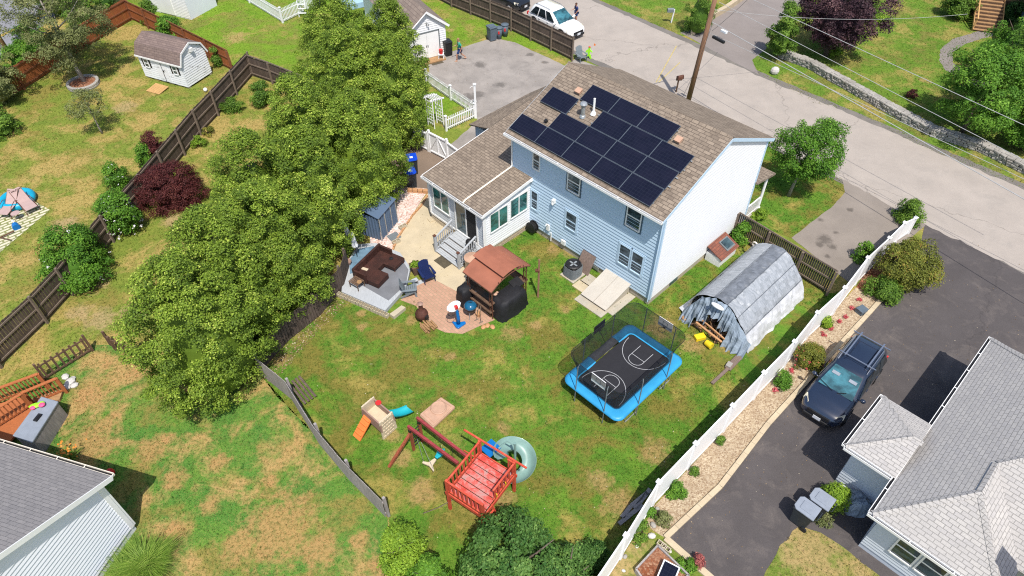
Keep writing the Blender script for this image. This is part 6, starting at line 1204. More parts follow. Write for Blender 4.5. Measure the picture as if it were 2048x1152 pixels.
# ---------------------------------------------------------------- vehicles (local x forward)
def car(name,label,c,rz,Lc,Wc,Hc,paint,glass,side_glass,x_ws,x_roof_f,x_roof_r,x_rear,belt=.98,rack=None,rough_front=1.0):
    t=thing(name,label,'car',c,rz); h=Wc/2
    st=[(-Lc/2,.72,.42,belt*.62),(-Lc/2+.06,.84,.34,belt*.86),(-Lc/2+.25,.94,.28,belt*.97),(-Lc/2+.8,.99,.24,belt),(-.4,1.0,.22,belt),(x_ws-.1,1.0,.22,belt+.01),(x_ws+.5,.99,.22,belt-.03),(Lc/2-.55,.96,.24,belt-.10),(Lc/2-.25,.9,.26,belt-.17),(Lc/2-.08,.78,.3,belt-.27),(Lc/2,.58,.38,belt-.42)]
    m=MB(); vs=[];hp=[(0,0,0),(.9,0,.0),(.985,.12,0),(1.0,.45,0),(.985,.8,0),(.93,.95,0),(.7,1.0,.02),(.35,1.0,.05),(0,1.0,.06)]
    for x,w,zb,zt in st:
        full=[(a,b,cc) for a,b,cc in hp]+[(-a,b,cc) for a,b,cc in hp[-2:0:-1]]
        for a,b,cc in full: vs.append((x,a*w*h,zb+(zt-zb)*b+cc))
    k=len(full); m.add(vs,[(i*k+j,(i+1)*k+j,(i+1)*k+(j+1)%k,i*k+(j+1)%k) for i in range(len(st)-1) for j in range(k)]+[tuple(range(k))[::1],tuple((len(st)-1)*k+j for j in range(k))[::-1]])
    bo=m.build('body',paint,t,True); md=bo.modifiers.new('s','SUBSURF'); md.levels=1; md.render_levels=2
    bm=bmesh.new(); bm.from_mesh(bo.data); bmesh.ops.recalc_face_normals(bm,faces=bm.faces); bm.to_mesh(bo.data); bm.free()
    # greenhouse
    def outline(xr,xf,w,z,cr=.12): return [(xf,w*.72,z),(xf-.10,w*.93,z),(xf-.45,w,z),((xr+xf)/2,w,z),(xr+.35,w*.98,z),(xr+.06,w*.92,z),(xr,w*.75,z)]
    zs=[(belt-.03,x_rear,x_ws,h*.955),(belt+(Hc-belt)*.45,x_rear+(x_roof_r-x_rear)*.45,x_ws+(x_roof_f-x_ws)*.45,h*.88),(Hc-.09,x_roof_r-.03,x_roof_f+.05,h*.755),(Hc-.03,x_roof_r+.12,x_roof_f-.1,h*.69)]
    vs=[];rings=[]
    for z,xr,xf,w in zs: o_=outline(xr,xf,w,z); full=o_+[(x,-y,z_) for x,y,z_ in o_[::-1]]; rings.append(full); vs+=full
    k=len(full); vs.append(((x_roof_f+x_roof_r)/2,0,Hc+.02)); m=MB(); m.add(vs,[(i*k+j,i*k+(j+1)%k,(i+1)*k+(j+1)%k,(i+1)*k+j) for i in range(3) for j in range(k)]+[(3*k+j,3*k+(j+1)%k,4*k) for j in range(k)])
    m.build('roof',paint,t,True)
    # glass patches slightly proud
    def patch(a,b,c_,d_,mt,nm,off=.012,mrg=.07,lb=None):
        a,b,c_,d_=map(Vector,(a,b,c_,d_)); n=(b-a).cross(d_-a).normalized(); cen=(a+b+c_+d_)/4; 
        if n.dot(cen-Vector((0,0,belt-.2)))<0: n=-n
        q=[p.lerp(cen,mrg)+n*off for p in (a,b,c_,d_)]; m=MB(); m.add(q+[p-n*.02 for p in q],[(0,1,2,3),(7,6,5,4),(0,4,5,1),(1,5,6,2),(2,6,7,3),(3,7,4,0)]); o=m.build(nm,mt,t); return o
    r0,r2=rings[0],rings[2]
    def S(r,x,sgn):  # point on the side of a ring
        z=r[0][2]; w=max(p[1] for p in r); return (x,sgn*w,z)
    patch((x_ws+.0,h*.955*.86,belt+.0),(x_ws,-h*.955*.86,belt),(x_roof_f+.08,-h*.755*.84,Hc-.1),(x_roof_f+.08,h*.755*.84,Hc-.1),glass,'windscreen',.035,.03)
    patch((x_rear,h*.955*.8,belt),(x_rear,-h*.955*.8,belt),(x_roof_r-.03,-h*.755*.8,Hc-.1),(x_roof_r-.03,h*.755*.8,Hc-.1),side_glass,'rear_window',.03,.08)
    n3=[x_rear+.3,x_rear+.3+(x_ws-x_rear-.55)*.30,x_rear+.3+(x_ws-x_rear-.55)*.64,x_ws-.32]; u3=[x_roof_r+.25,x_roof_r+.25+(x_roof_f-x_roof_r-.3)*.32,x_roof_r+.25+(x_roof_f-x_roof_r-.3)*.70,x_roof_f-.02]
    for sg in (1,-1):
        for i in range(3): patch((n3[i]+.03,sg*h*.955,belt+.03),(n3[i+1]-.03,sg*h*.955,belt+.03),(u3[i+1]-.03,sg*h*.77,Hc-.12),(u3[i]+.03,sg*h*.77,Hc-.12),side_glass,'side_window',.02,.04)
    for sx in (Lc/2-.95,-Lc/2+.95):
        for sg in(1,-1):
            y=sg*(h-.1); m=MB(); m.cyl((sx,y-sg*.05,.36),(sx,sg*(h+.004),.36),.42,n=24); m.build('wheel_arch',M['black'],t); m=MB(); m.cyl((sx,y-sg*.1,.34),(sx,sg*(h+.02),.34),.34,n=24); wh=m.build('wheel',M['rubber'],t); m=MB(); m.cyl((sx,sg*(h+.0),.34),(sx,sg*(h+.03),.34),.22,.18,16); m.build('rim',M['chrome'],wh)
    for sg in(1,-1):
        m=MB(); m.add([(Lc/2-.14,sg*h*.60,belt-.32),(Lc/2-.40,sg*h*.90,belt-.30),(Lc/2-.55,sg*h*.87,belt-.12),(Lc/2-.24,sg*h*.62,belt-.19)],[(0,1,2,3)]); o=m.build('headlight',M['lamp_lens'],t); md=o.modifiers.new('s','SOLIDIFY'); md.thickness=.09; md.offset=0
        m=MB(); m.ell((x_ws-.28,sg*(h+.12),belt+.06),(.10,.12,.09),8,6); m.box((x_ws-.28,sg*(h+.0),belt+.02),(.06,.14,.05)); m.build('wing_mirror',paint,t,True)
        m=MB(); m.box((-Lc/2+.08,sg*h*.8,belt*.8),(.1,.18,.22)); m.build('tail_light',M['red_pl'],t)
    m=MB(); m.box((Lc/2-.03,0,belt-.38),(.1,Wc*.5,.16)); [m.box((Lc/2+.02,0,belt-.44+.05*k),(.02,Wc*.48,.012)) for k in range(4)]; m.build('grille',M['black'],t)
    m=MB(); m.box((Lc/2-.02,0,.36),(.16,Wc*.62,.16)); m.build('lower_bumper',M['black'],t,bevel=.03)
    for s in (1,-1): m=MB(); m.box((s*(Lc/2+.06),0,.47 if s>0 else .8),(.02,.32,.16)); m.build('number_plate',M['plate'],t)
    for sg in(1,-1):
        m=MB(); [m.box((x,sg*(h*1.0),belt-.13),(.18,.03,.03)) for x in (x_ws-1.1,x_ws-2.05)]; m.build('door_handle',paint,t)
        m=MB(); m.tube([(x_roof_r+.15,sg*h*.66,Hc-.02),(x_roof_r+.3,sg*h*.66,Hc+.05),(x_roof_f-.35,sg*h*.66,Hc+.05),(x_roof_f-.15,sg*h*.66,Hc-.02)],.022,6); m.build('roof_rail',M['grey_metal'] if not rack else M['chrome'],t)
    m=MB(); 
    for sg in (-1,1): m.beam((x_ws+.06,sg*.1,belt+.06),(x_ws-.1,sg*.1+sg*.5-.2,belt+.17),.02,.02)
    m.build('wiper',M['black'],t)
    if rack:
        m=MB()
        for x in rack: m.beam((x,-h*.86,Hc+.11),(x,h*.86,Hc+.11),.05,.03)
        for sg in(1,-1): m.beam((rack[0]-.12,sg*h*.52,Hc+.15),(rack[-1]+.12,sg*h*.52,Hc+.15),.06,.035)
        m.build('roof_rack',M['chrome'],t)
    return t
fr=G(1632,836,.55); rr=G(1742,690,.8); rz=ang(rr,fr); cen=(fr+rr)/2; cen.z=0
dc=car('parked_car','dark navy wagon with a silver roof rack on the dark driveway',cen,rz,4.75,1.86,1.62,M['car_dark'],M['car_glass'],M['car_glass_dark'],1.15,.15,-1.95,-2.25,rack=(-1.85,-1.0,-.35) and (-1.8,-.35))
for y in (.36,-.36): m=MB(); m.slab([(.62,y-.16,1.36),(.62,y+.16,1.36),(.5,y+.16,1.42),(.5,y-.16,1.42)],.01); m.build('sun_visor',M['bin_light'],dc)
fr=G(1160,68,.5); rr=G(1075,20,.8); rz=ang(rr,fr); cen=(fr+rr)/2; cen.z=0
wc=car('parked_car','white crossover parked on the street behind the stockade fence',cen-Vector((math.cos(rz),math.sin(rz),0))*.25,rz,4.95,1.95,1.66,M['car_white'],M['car_glass'],M['car_glass_dark'],1.15,.1,-1.8,-2.28,belt=.95)
dd=Vector((math.cos(rz),math.sin(rz),0)); cb=G(1040,10,.5)-dd*1.9; cb.z=0
car('parked_car','black car mostly cut off by the top edge behind the white one',cb,rz+R(6),4.6,1.85,1.5,M['car_black'],M['car_glass_dark'],M['car_glass_dark'],.9,.2,-1.7,-2.1)
# ---------------------------------------------------------------- poles, wires, mailboxes
b=G(1370,226); t=thing('utility_pole','tall brown leaning utility pole at the street edge behind the house','utility pole',b); lean=Vector((.55,.1,9.6)); m=MB(); m.tube([Vector((0,0,0)),lean*.5,lean],[.17,.15,.12],12); m.build('pole',M['pole_wood'],t,True)
m=MB(); m.tube([lean*.84,lean*.84+Vector((-.8,-.6,.35)),lean*.84+Vector((-2.0,-1.4,.3))],.035,6); m.build('lamp_arm',M['galv'],t); m=MB(); m.ell(lean*.84+Vector((-2.3,-1.6,.25)),(.4,.2,.1),10,6,R(35)); m.build('lamp_head',M['galv'],t,True)
t=thing('utility_pole','tan utility pole beside the road at the top left corner','utility pole',G(30,124)); m=MB(); m.tube([(0,0,0),(-.5,.2,4),(-1.1,.4,9)],[.16,.14,.12],10); m.build('pole',M['wood_tan'],t,True)
P0=b+lean*.62
def wire(label,a,bb,r=.016,sag=.35,mat='wire',box=None):
    pts=[a.lerp(bb,i/24)-Vector((0,0,sag*4*(i/24)*(1-i/24))) for i in range(25)]; m=MB(); m.tube(pts,r,5); return tag(m.build('overhead_cable',M[mat]),label,'cable')
def far(px,py,z,a): 
    e=G(px,py,z); return e+(e-a)*.25
aW=G(1424,44,5.9); w3=wire('thick pale overhead cable running just above the road edge',aW,far(2048,398,5.2,aW),.022,.0)
aW2=G(1420,66,5.4); wire('thin overhead cable with the black splice box',aW2,far(2048,358,5.0,aW2),.013,.0)
aW3=G(1438,4,6.7); wire('overhead cable crossing above the stone wall',aW3,far(1986,288,6.0,aW3),.014,.0)
aW4=G(1490,-8,7.2); wire('topmost pale overhead cable crossing the lawn and right hand trees',aW4,far(2048,250,6.8,aW4),.016,.0)
wire('thin sagging service cable across the purple tree to the deck stairs',G(1420,18,6.5),G(1935,28,3.6),.012,.5)
wire('thin overhead cable from the pole toward the arborvitae across the street',G(1424,62,5.8),G(1520,-25,6.0),.012,.1,'wire_dark')
wire('dark service cable from the pole to the corner of the tan roof',G(1424,50,5.8),HF(-LH*.55,DH,5.6),.01,.5,'wire_dark')
for (px,py,z,lb,mt,l_) in ((1448,63,5.88,'small pale splice sleeve on the thick overhead cable','white_pl',.45),(1437,79,5.38,'long black splice box on the thin overhead cable','black',.95)):
    dx=ang(G(1424,44,5.9),G(2048,398,5.2)); c=G(px,py,z); m=MB(); m.box((0,0,0),(l_,.16,.16)); tag(m.build('splice_box',M[mt],loc=c,rz=dx,bevel=.03),lb,'cable box')
t=thing('mailbox','brown rural mailbox on a post at the near street edge','mailbox',G(1352,184)); m=MB(); m.beam((0,0,0),(.03,.0,.95),.09,.09); m.beam((-.15,0,.9),(.25,0,.9),.06,.06); m.build('post',M['wood_brown'],t); m=MB(); m.box((.1,0,1.05),(.48,.2,.18),.4); m.cyl((.1-.22,-.09,1.14),(.1+.22,.09,1.14),.1,n=12); m.build('box',M['bronze'],t)
t=thing('mailbox','grey mailbox on a white post across the street by the arborvitae','mailbox',G(1342,46)); m=MB(); m.beam((0,0,0),(.1,0,1.1),.09,.09); m.build('post',M['white_pl'],t); m=MB(); m.box((-.2,0,1.0),(.5,.22,.22)); m.cyl((-.45,0,1.1),(.05,0,1.1),.11,n=10); m.build('box',M['adgrey'],t)
# white post light, picket fence, arbor, gate
t=thing('light_post','tall white post with small hooks at the picket fence corner','post',G(952,236)); m=MB(); m.box((0,0,1.2),(.13,.13,2.4)); m.box((0,0,2.42),(.2,.2,.06)); m.build('post',M['vinyl'],t); m=MB(); m.tube([(0,0,2.2),(-.2,-.05,2.3),(-.3,-.1,2.2)],.015,5); m.tube([(0,0,1.3),(-.2,-.05,1.35),(-.25,-.1,1.25)],.015,5); m.build('hook',M['vinyl'],t)
def wpicket(label,pts,h=.95):
    P=[G(*p) for p in pts];o=P[0];t=thing('picket_fence',label,'fence',o)
    for i,p in enumerate(P): q=p-o; m=MB(); m.box((q.x,q.y,h*.56),(.12,.12,h*1.12),ang(P[0],P[-1])); pp=m.build('post',M['vinyl'],t); m=MB(); m.box((q.x,q.y,h*1.14),(.17,.17,.05),ang(P[0],P[-1])); m.build('post_cap',M['vinyl'],pp)
    bm=MB();rm=MB()
    for i in range(len(P)-1):
        a=P[i]-o;b_=P[i+1]-o;n=int((b_-a).length/.14); 
        for k in range(n): c=a.lerp(b_,(k+.5)/n); bm.box((c.x,c.y,h/2+.05),(.06,.025,h-.06),ang(a,b_)); 
        for z in (.2,h*.8): rm.beam(a+Vector((0,0,z)),b_+Vector((0,0,z)),.035,.06)
    bm.build('pickets',M['vinyl'],t); rm.build('rail',M['vinyl'],t)
wpicket('white picket fence run along the parking area',[(853,166),(902,200),(951,232)])
wpicket('white picket fence run from the tall post to the arbor',[(950,236),(893,262)])
t=thing('garden_arbor','white garden arbor with lattice sides by the picket fence','arbor',G(880,250)); a=Vector((0,0,0)); d=(G(896,262)-G(878,250)); 
for s,(x,y) in enumerate(((-.2,.25),(.25,-.15),(-.75,.0),(-.3,-.45))): m=MB(); m.box((x,y,1.0),(.06,.06,2.0)); m.build('post',M['vinyl'],t)
for (x0,y0,x1,y1) in ((-.2,.25,.25,-.15),(-.75,.0,-.3,-.45)):
    m=MB(); [m.beam((x0,y0,z),(x1,y1,z),.02,.03) for z in np.arange(.3,1.9,.22)]; [m.beam((x0+(x1-x0)*f,y0+(y1-y0)*f,.2),(x0+(x1-x0)*f,y0+(y1-y0)*f,1.9),.02,.02) for f in (.33,.66)]; m.build('lattice',M['vinyl'],t)
m=MB(); 
for (x0,y0,x1,y1) in ((-.2,.25,-.75,0),(.25,-.15,-.3,-.45)): m.beam((x0+.15,y0+.07,2.0),(x1-.15,y1-.07,2.0),.04,.1)
for f in np.linspace(0,1,6): m.beam((-.2-.55*f-.1,.25-.25*f+.1,2.07),(.25-.55*f+.1,-.15-.3*f-.1,2.07),.03,.04)
m.build('top',M['vinyl'],t)
def panel_gate(label,a,b,h,brace=True,name='vinyl_gate'):
    o=G(*a);e=G(*b)-o;t=thing(name,label,'gate',o,0); d=e.normalized(); m=MB(); rz=ang(Vector((0,0,0)),e); n=int(e.length/.16)
    for k in range(n): c=e*((k+.5)/n); m.box((c.x,c.y,h/2+.08),(.15,.03,h-.1),rz)
    m.build('panel',M['vinyl'],t); m=MB(); nn=Vector((d.y,-d.x,0))*.035; U=Vector((0,0,1))
    m.beam(nn+U*.15,e+nn+U*.15,.04,.08); m.beam(nn+U*(h-.05),e+nn+U*(h-.05),.04,.08)
    if brace: m.beam(nn+U*.15,e*.5+nn+U*(h-.05),.04,.07); m.beam(e*.5+nn+U*(h-.05),e+nn+U*.15,.04,.07); m.beam(e*.5+nn+U*.15,e*.5+nn+U*(h-.05),.04,.07)
    m.build('brace',M['vinyl'],t)
    for p in (Vector((0,0,0)),e): m=MB(); m.box((p.x,p.y,h*.54),(.13,.13,h*1.08),rz); m.build('post',M['vinyl'],t)
panel_gate('white vinyl gate with diagonal braces near the blue lidded bins',(861,304),(896,322),1.45)
panel_gate('white vinyl fence panel between the braced gate and the side wing',(897,322),(950,362),1.35,False,'vinyl_fence')
panel_gate('white vinyl fence panel between the evergreens and the braced gate',(812,280),(858,303),1.3,False,'vinyl_fence')
# above ground pool at the top
pc=G(608,-36); t=thing('swimming_pool','above ground pool with teal cover and white deck railing at the top','pool',pc); m=MB(); m.lathe((0,0,0),[(3.3,0),(3.3,1.2),(3.45,1.22),(3.45,1.27),(3.2,1.25)],40); m.build('wall',M['navy'],t); m=MB(); m.lathe((0,0,0),[(3.2,1.12),(2,1.15),(.1,1.16)],40); m.build('cover',M['pool_blue'],t)
m=MB(); [m.box((3.35*math.cos(k*.3927/2),3.35*math.sin(k*.3927/2),.6),(.12,.12,1.2),k*.3927/2) for k in range(32)]; m.build('upright',M['white_pl'],t)
wpicket('white picket fence around the teal covered pool',[(440,-35),(500,6),(566,46),(640,10)],1.1)
t=thing('pool_ladder','white A-frame pool ladder inside the pool fence','ladder',G(608,30)); 
for s in(-.3,.3): m=MB(); m.tube([(s,-.4,0),(s,0,1.6),(s,.4,0)],.03,6); m.build('side_rail',M['white_pl'],t)
for k in range(4): m=MB(); m.box((0,-.33+.1*k,.3+.32*k),(.6,.15,.03)); m.build('step',M['white_pl'],t)
m=MB(); m.prism([(-1,-.6),(1,-.6),(1,.6),(-1,.6)],0,.5); tag(m.build('storage_bin',M['pool_water'],loc=G(712,12),rz=R(30),bevel=.05),'light blue tarp covered stack at the left eave of the garage','covered stack')
# ---------------------------------------------------------------- people and figure
def person(label,c,rz,joints,clothes,hair_r=.1,scale=1.0):
    t=thing('person',label,'person',c,rz); t.scale=(scale,)*3
    def skin(name,nodes,edges,mat,parent,lv=1):
        me=bpy.data.meshes.new(name); me.from_pydata([n[0] for n in nodes],edges,[]); me.materials.append(mat); o=bpy.data.objects.new(name,me); scene.collection.objects.link(o); o.parent=parent
        md=o.modifiers.new('k','SKIN'); sv_=me.skin_vertices[0].data
        for i,n in enumerate(nodes): sv_[i].radius=(n[1],n[1]) if not hasattr(n[1],'__len__') else n[1]
        sv_[0].use_root=True; md.use_smooth_shade=True; s_=o.modifiers.new('s','SUBSURF'); s_.levels=lv;s_.render_levels=lv+1; return o
    J=joints
    N=[(J['pel'],(.15,.11)),(J['wst'],(.13,.1)),(J['chs'],(.16,.11)),(J['nck'],.055),(J['hd0'],.07),(J['hd1'],.1),(J['hd2'],.07)]; E=[(0,1),(1,2),(2,3),(3,4),(4,5),(5,6)]
    for s in 'LR':
        i=len(N); N+= [(J['sh'+s],.065),(J['el'+s],.045),(J['wr'+s],.03),(J['hn'+s],.035)]; E+= [(2,i),(i,i+1),(i+1,i+2),(i+2,i+3)]
        w=Vector(J['hn'+s]); d=(w-Vector(J['wr'+s])).normalized(); sd_=d.cross(Vector((1,0,.2))).normalized()
        for k,(off,l) in enumerate(((-.03,.06),(-.01,.075),(.01,.07),(.03,.055))): j=len(N); N+= [(tuple(w+sd_*off+d*.04),.009),(tuple(w+sd_*off*1.2+d*(.04+l)+Vector((.015,0,0))),.007)]; E+= [(i+3,j),(j,j+1)]
        j=len(N); N+=[(tuple(w+sd_*.045+d*.0),.01),(tuple(w+sd_*.07+d*.04),.008)]; E+= [(i+3,j),(j,j+1)]
        i=len(N); N+= [(J['hp'+s],.095),(J['kn'+s],.06),(J['an'+s],.04),(J['to'+s],.035)]; E+= [(0,i),(i,i+1),(i+1,i+2),(i+2,i+3)]
    skin('body',N,E,M['skin'],t)
    top,bot,shoe,hair=clothes
    skin('shirt',[(tuple(Vector(J['pel'])+Vector((0,0,.03))),(.175,.135)),(J['wst'],(.16,.13)),(J['chs'],(.185,.135)),(tuple(Vector(J['chs']).lerp(Vector(J['nck']),.6)),.09),(J['shL'],.085),(tuple(Vector(J['shL']).lerp(Vector(J['elL']),.75)),.075),(J['shR'],.085),(tuple(Vector(J['shR']).lerp(Vector(J['elR']),.75)),.075)],[(0,1),(1,2),(2,3),(2,4),(4,5),(2,6),(6,7)],top,t)
    skin('shorts',[(J['pel'],(.18,.14)),(J['hpL'],.115),(tuple(Vector(J['hpL']).lerp(Vector(J['knL']),.85)),.095),(J['hpR'],.115),(tuple(Vector(J['hpR']).lerp(Vector(J['knR']),.85)),.095)],[(0,1),(1,2),(0,3),(3,4)],bot,t)
    for s in 'LR': m=MB(); a=Vector(J['an'+s]);b_=Vector(J['to'+s]); m.ell(a.lerp(b_,.45)-Vector((0,0,.03)),(.13,.05,.05),8,6,math.atan2((b_-a).y,(b_-a).x)); m.build('shoe',shoe,t,True)
    hd=Vector(J['hd1']); m=MB(); m.ell(hd+Vector((-.02,0,.035)),(.108,.098,.105),12,8); m.build('hair',hair,t,True)
    m=MB(); [m.ell(hd+Vector((.098,s*.035,.0)),(.012,.014,.01),6,4) for s in(-1,1)]; m.ell(hd+Vector((.105,0,-.03)),(.018,.014,.02),6,4); m.ell(hd+Vector((.092,0,-.065)),(.012,.025,.008),6,4); [m.ell(hd+Vector((0,s*.1,-.01)),(.02,.012,.03),6,4) for s in(-1,1)]; m.build('face',M['skin'],t,True)
    return t
walk=dict(pel=(0,0,.95),wst=(.01,0,1.1),chs=(.04,0,1.33),nck=(.06,0,1.5),hd0=(.08,0,1.55),hd1=(.1,0,1.64),hd2=(.1,0,1.72),shL=(.05,.19,1.42),elL=(-.12,.26,1.17),wrL=(-.02,.28,.95),hnL=(.02,.28,.88),shR=(.05,-.19,1.42),elR=(.1,-.27,1.15),wrR=(.32,-.24,1.08),hnR=(.39,-.23,1.07),hpL=(.02,.1,.9),knL=(.28,.11,.5),anL=(.28,.11,.1),toL=(.44,.12,.04),hpR=(-.02,-.1,.9),knR=(-.1,-.11,.48),anR=(-.42,-.11,.2),toR=(-.36,-.12,.06))
person('man in a teal t-shirt and navy shorts striding across the parking area',G(921,121),R(195),walk,(M['teal_cloth'],M['navy_cloth'],M['sand_pl'],plain('sandy hair',(.3,.17,.09),.7,.1,20)),scale=.98)
std=dict(walk,elL=(.0,.27,1.15),wrL=(.12,.22,.95),hnL=(.18,.2,.9),knL=(.03,.11,.5),anL=(0,.11,.08),toL=(.14,.12,.03),knR=(.03,-.11,.5),anR=(0,-.11,.08),toR=(.14,-.12,.03))
person('dark haired person in a navy top standing on the street behind the white car',G(1152,44),R(200),std,(M['navy_cloth'],M['navy_cloth'],M['black'],M['hair']),scale=.88)
t=thing('safety_figure','neon green running figure safety sign with an orange flag at the road edge','safety sign',G(1176,117),R(-20)); 
m=MB(Matrix.Rotation(math.pi/2,4,'X')); m.prism([(-.18,0),(-.08,0),(-.04,.22),(.06,.2),(.16,.02),(.26,.02),(.18,.28),(.1,.42),(.12,.58),(.26,.5),(.3,.56),(.14,.7),(-.02,.74),(-.18,.6),(-.24,.44),(-.17,.42),(-.08,.55),(-.06,.35),(-.14,.2)],-.03,.03); m.build('body',M['neon'],t); m=MB(); m.ell((.05,0,.82),(.09,.05,.1),10,7); m.build('head',M['neon'],t,True); m=MB(); m.ell((.05,0,.9),(.1,.06,.05),8,5); m.build('cap',M['red_pl'],t); m=MB(); m.cyl((.28,0,.5),(.34,0,1.25),.01,n=5); m.build('flag_pole',M['white_pl'],t); m=MB(); m.slab([(.34,0,1.25),(.34,0,1.02),(.52,.04,1.1)],.008); m.build('flag',M['orange_pl'],t)
# ---------------------------------------------------------------- left yard furniture
def lounger(label,c,rz):
    t=thing('sling_lounger',label,'lounge chair',c,rz,'sling loungers on the stone pavers'); m=MB(); m.slab([(-.1,-.3,.42),(-.1,.3,.42),(-.75,.3,.95),(-.75,-.3,.95)],.015); m.slab([(-.1,-.3,.42),(.75,-.3,.36),(.75,.3,.36),(-.1,.3,.42)],.015); m.build('sling',M['sling'],t)
    m=MB(); m.cyl((-.68,-.24,.95),(-.68,.24,.95),.06,n=8); m.build('headrest',M['sling'],t)
    for s in(-1,1): m=MB(); m.tube([(-.45,s*.33,0),(-.35,s*.34,.5),(-.1,s*.35,.66),(.3,s*.35,.55),(.6,s*.34,.2),(.7,s*.34,0)],.02,6); m.tube([(-.75,s*.3,.95),(-.1,s*.31,.41),(.75,s*.31,.35)],.015,5); m.build('frame',M['bronze'],t)
lounger('pinkish sling lounger, left one on the stone pavers',G(27,422),R(-95)); lounger('pinkish sling lounger, right one on the stone pavers',G(58,416),R(-40))
c=G(38,405); m=MB(); m.tube([(.75*math.cos(a_),.75*math.sin(a_),.22) for a_ in np.linspace(0,2*math.pi,25)[:-1]],.22,10,closed=True); m.lathe((0,0,0),[(.7,.02),(.7,.1),(.02,.1)],20); tag(m.build('inflatable_ring',M['aqua'],loc=c,smooth=True),'bright aqua inflatable ring behind the sling loungers','inflatable')
t=thing('side_table','small round metal side table before the sling loungers','table',G(38,438)); m=MB(); m.lathe((0,0,0),[(.22,.4),(.23,.42),(.02,.42)],16); m.build('table_top',M['sling'],t); [MB().cyl((.05*math.cos(k*2.1),.05*math.sin(k*2.1),.4),(.22*math.cos(k*2.1),.22*math.sin(k*2.1),0),.012,n=5).build('leg',M['bronze'],t) for k in range(3)]
t=thing('watering_can','blue plastic watering can lying on the stone pavers','watering can',G(34,456),R(-50)); m=MB(); m.cyl((-.15,0,.15),(.2,0,.15),.16,.19,14); m.build('can',M['blue_plastic'],t,bevel=.02); m=MB(); m.tube([(-.15,0,.15),(-.35,0,.25)],.03,6); m.ell((-.37,0,.27),(.05,.07,.07)); m.build('spout',M['white_pl'],t)
m=MB(); m.lathe((0,0,0),[(.18,0),(.24,.3),(.25,.32),(.2,.3)],14); tag(m.build('planter_pot',M['orange_pl'],loc=G(2,410)),'orange pot cut off by the left edge beside the loungers','pot')
m=MB(); m.beam(G(0,475,.1),G(28,462,.12),.05,.05); m.beam(G(0,475,.1),G(22,480,.1),.04,.04); tag(m.build('umbrella_base',M['bronze']),'dark metal crossbars lying on the stone pavers','metal bars')
# stone tree ring
c=G(168,170); t=thing('tree_ring','low grey stone ring filled with red mulch around the sparse tree','tree ring',c); m=MB(); rg=random.Random(8)
for k in range(26):
    a_=2*math.pi*k/26
    for r_ in range(2): m.box((.95*math.cos(a_+r_*.1),.95*math.sin(a_+r_*.1),.08+.14*r_),(.2,.24,.13),a_+r_*.1+math.pi/2*0+rg.uniform(-.1,.1))
m.build('stones',M['stone'],t,bevel=.02); m=MB(); m.lathe((0,0,0),[(.88,.0),(.88,.17),(.3,.22),(.02,.22)],24); m.build('mulch',M['mulch'],t)
# bottom left deck, box, roller
t=thing('wooden_deck','orange stained wooden deck with slatted railings at the left edge','deck',G(30,800)); o=G(30,800)
def rl(pa,pb,z0,h,n): 
    a=G(*pa,z0+h)-o;b_=G(*pb,z0+h)-o; a.z=b_.z=0; m=MB(); U=Vector((0,0,1)); m.beam(a+U*(z0+h),b_+U*(z0+h),.14,.04); m.beam(a+U*(z0+.12),b_+U*(z0+.12),.05,.08)
    for k in range(n): c=a.lerp(b_,(k+.5)/n); m.box((c.x,c.y,z0+h/2),(.045,.045,h-.1),ang(a,b_))
    m.build('railing',M['deck_orange'],t)
    for p in(a,b_): m=MB(); m.box((p.x,p.y,(z0+h)/2),(.11,.11,z0+h),ang(a,b_)); m.build('post',M['deck_orange'],t)
rl((-40,790),(75,748),.2,.8,14); rl((45,785),(112,757),.1,.9,9); rl((-60,850),(42,788),.4,.9,12)
m=MB(); q=[G(-80,830,.4),G(40,795,.4),G(70,820,.4),G(5,900,.4),G(-100,960,.4)]; m.prism([((p-o).x,(p-o).y) for p in q],.3,.4); m.build('platform',M['deck_orange'],t)
m=MB(); q=[G(60,800,.1),G(128,778,.1),G(120,800,.1),G(70,825,.1)]; m.prism([((p-o).x,(p-o).y) for p in q],.02,.15); m.build('lower_step',M['wood_tan'],t)
q=[G(25,872,.95),G(83,793,.95),G(115,802,.95),G(64,885,.95)]; c=sum(q,Vector())/4; t=thing('hot_tub','boxy hot tub with a slate blue cover and grey sides by the wooden deck','hot tub',(c.x,c.y,0)); 
m=MB(); m.prism([((p.x-c.x)*1.0,(p.y-c.y)*1.0) for p in (G(25,872,.95),G(83,793,.95),G(117,803,.95),G(64,886,.95))],.88,.97); m.build('cover',M['bin_light'],t,bevel=.03); m=MB(); m.prism([((p.x-c.x)*.95,(p.y-c.y)*.95) for p in (G(25,872,.95),G(83,793,.95),G(117,803,.95),G(64,886,.95))],0,.88); m.build('cabinet',M['fence_grey'],t)
c=G(72,812,1.0); t=thing('pool_toys','pink and lime pool toys lying on the hot tub cover','toys',c); m=MB(); m.ell((0,0,.04),(.28,.14,.06),8,5,.3); m.ell((.2,.1,.05),(.14,.1,.05)); m.build('lime_toy',M['neon'],t,True); m=MB(); m.ell((-.05,-.12,.05),(.12,.1,.06)); m.ell((.25,.02,.06),(.14,.12,.06)); m.build('pink_toy',M['pink'],t,True)
m=MB(); m.box((0,0,.04),(.14,.34,.07),-.2); m.box((0,0,.085),(.08,.2,.02),-.2); tag(m.build('pump',M['black'],loc=G(76,836,1.0)),'small black and white air pump on the hot tub cover','pump')
m=MB(); m.ell((0,0,.2),(.16,.16,.2),12,8); tag(m.build('ball',M['red_pl'],loc=G(225,950),smooth=True),'dull red ball beside the gutter end of the bottom left house','ball')
rg=random.Random(77)
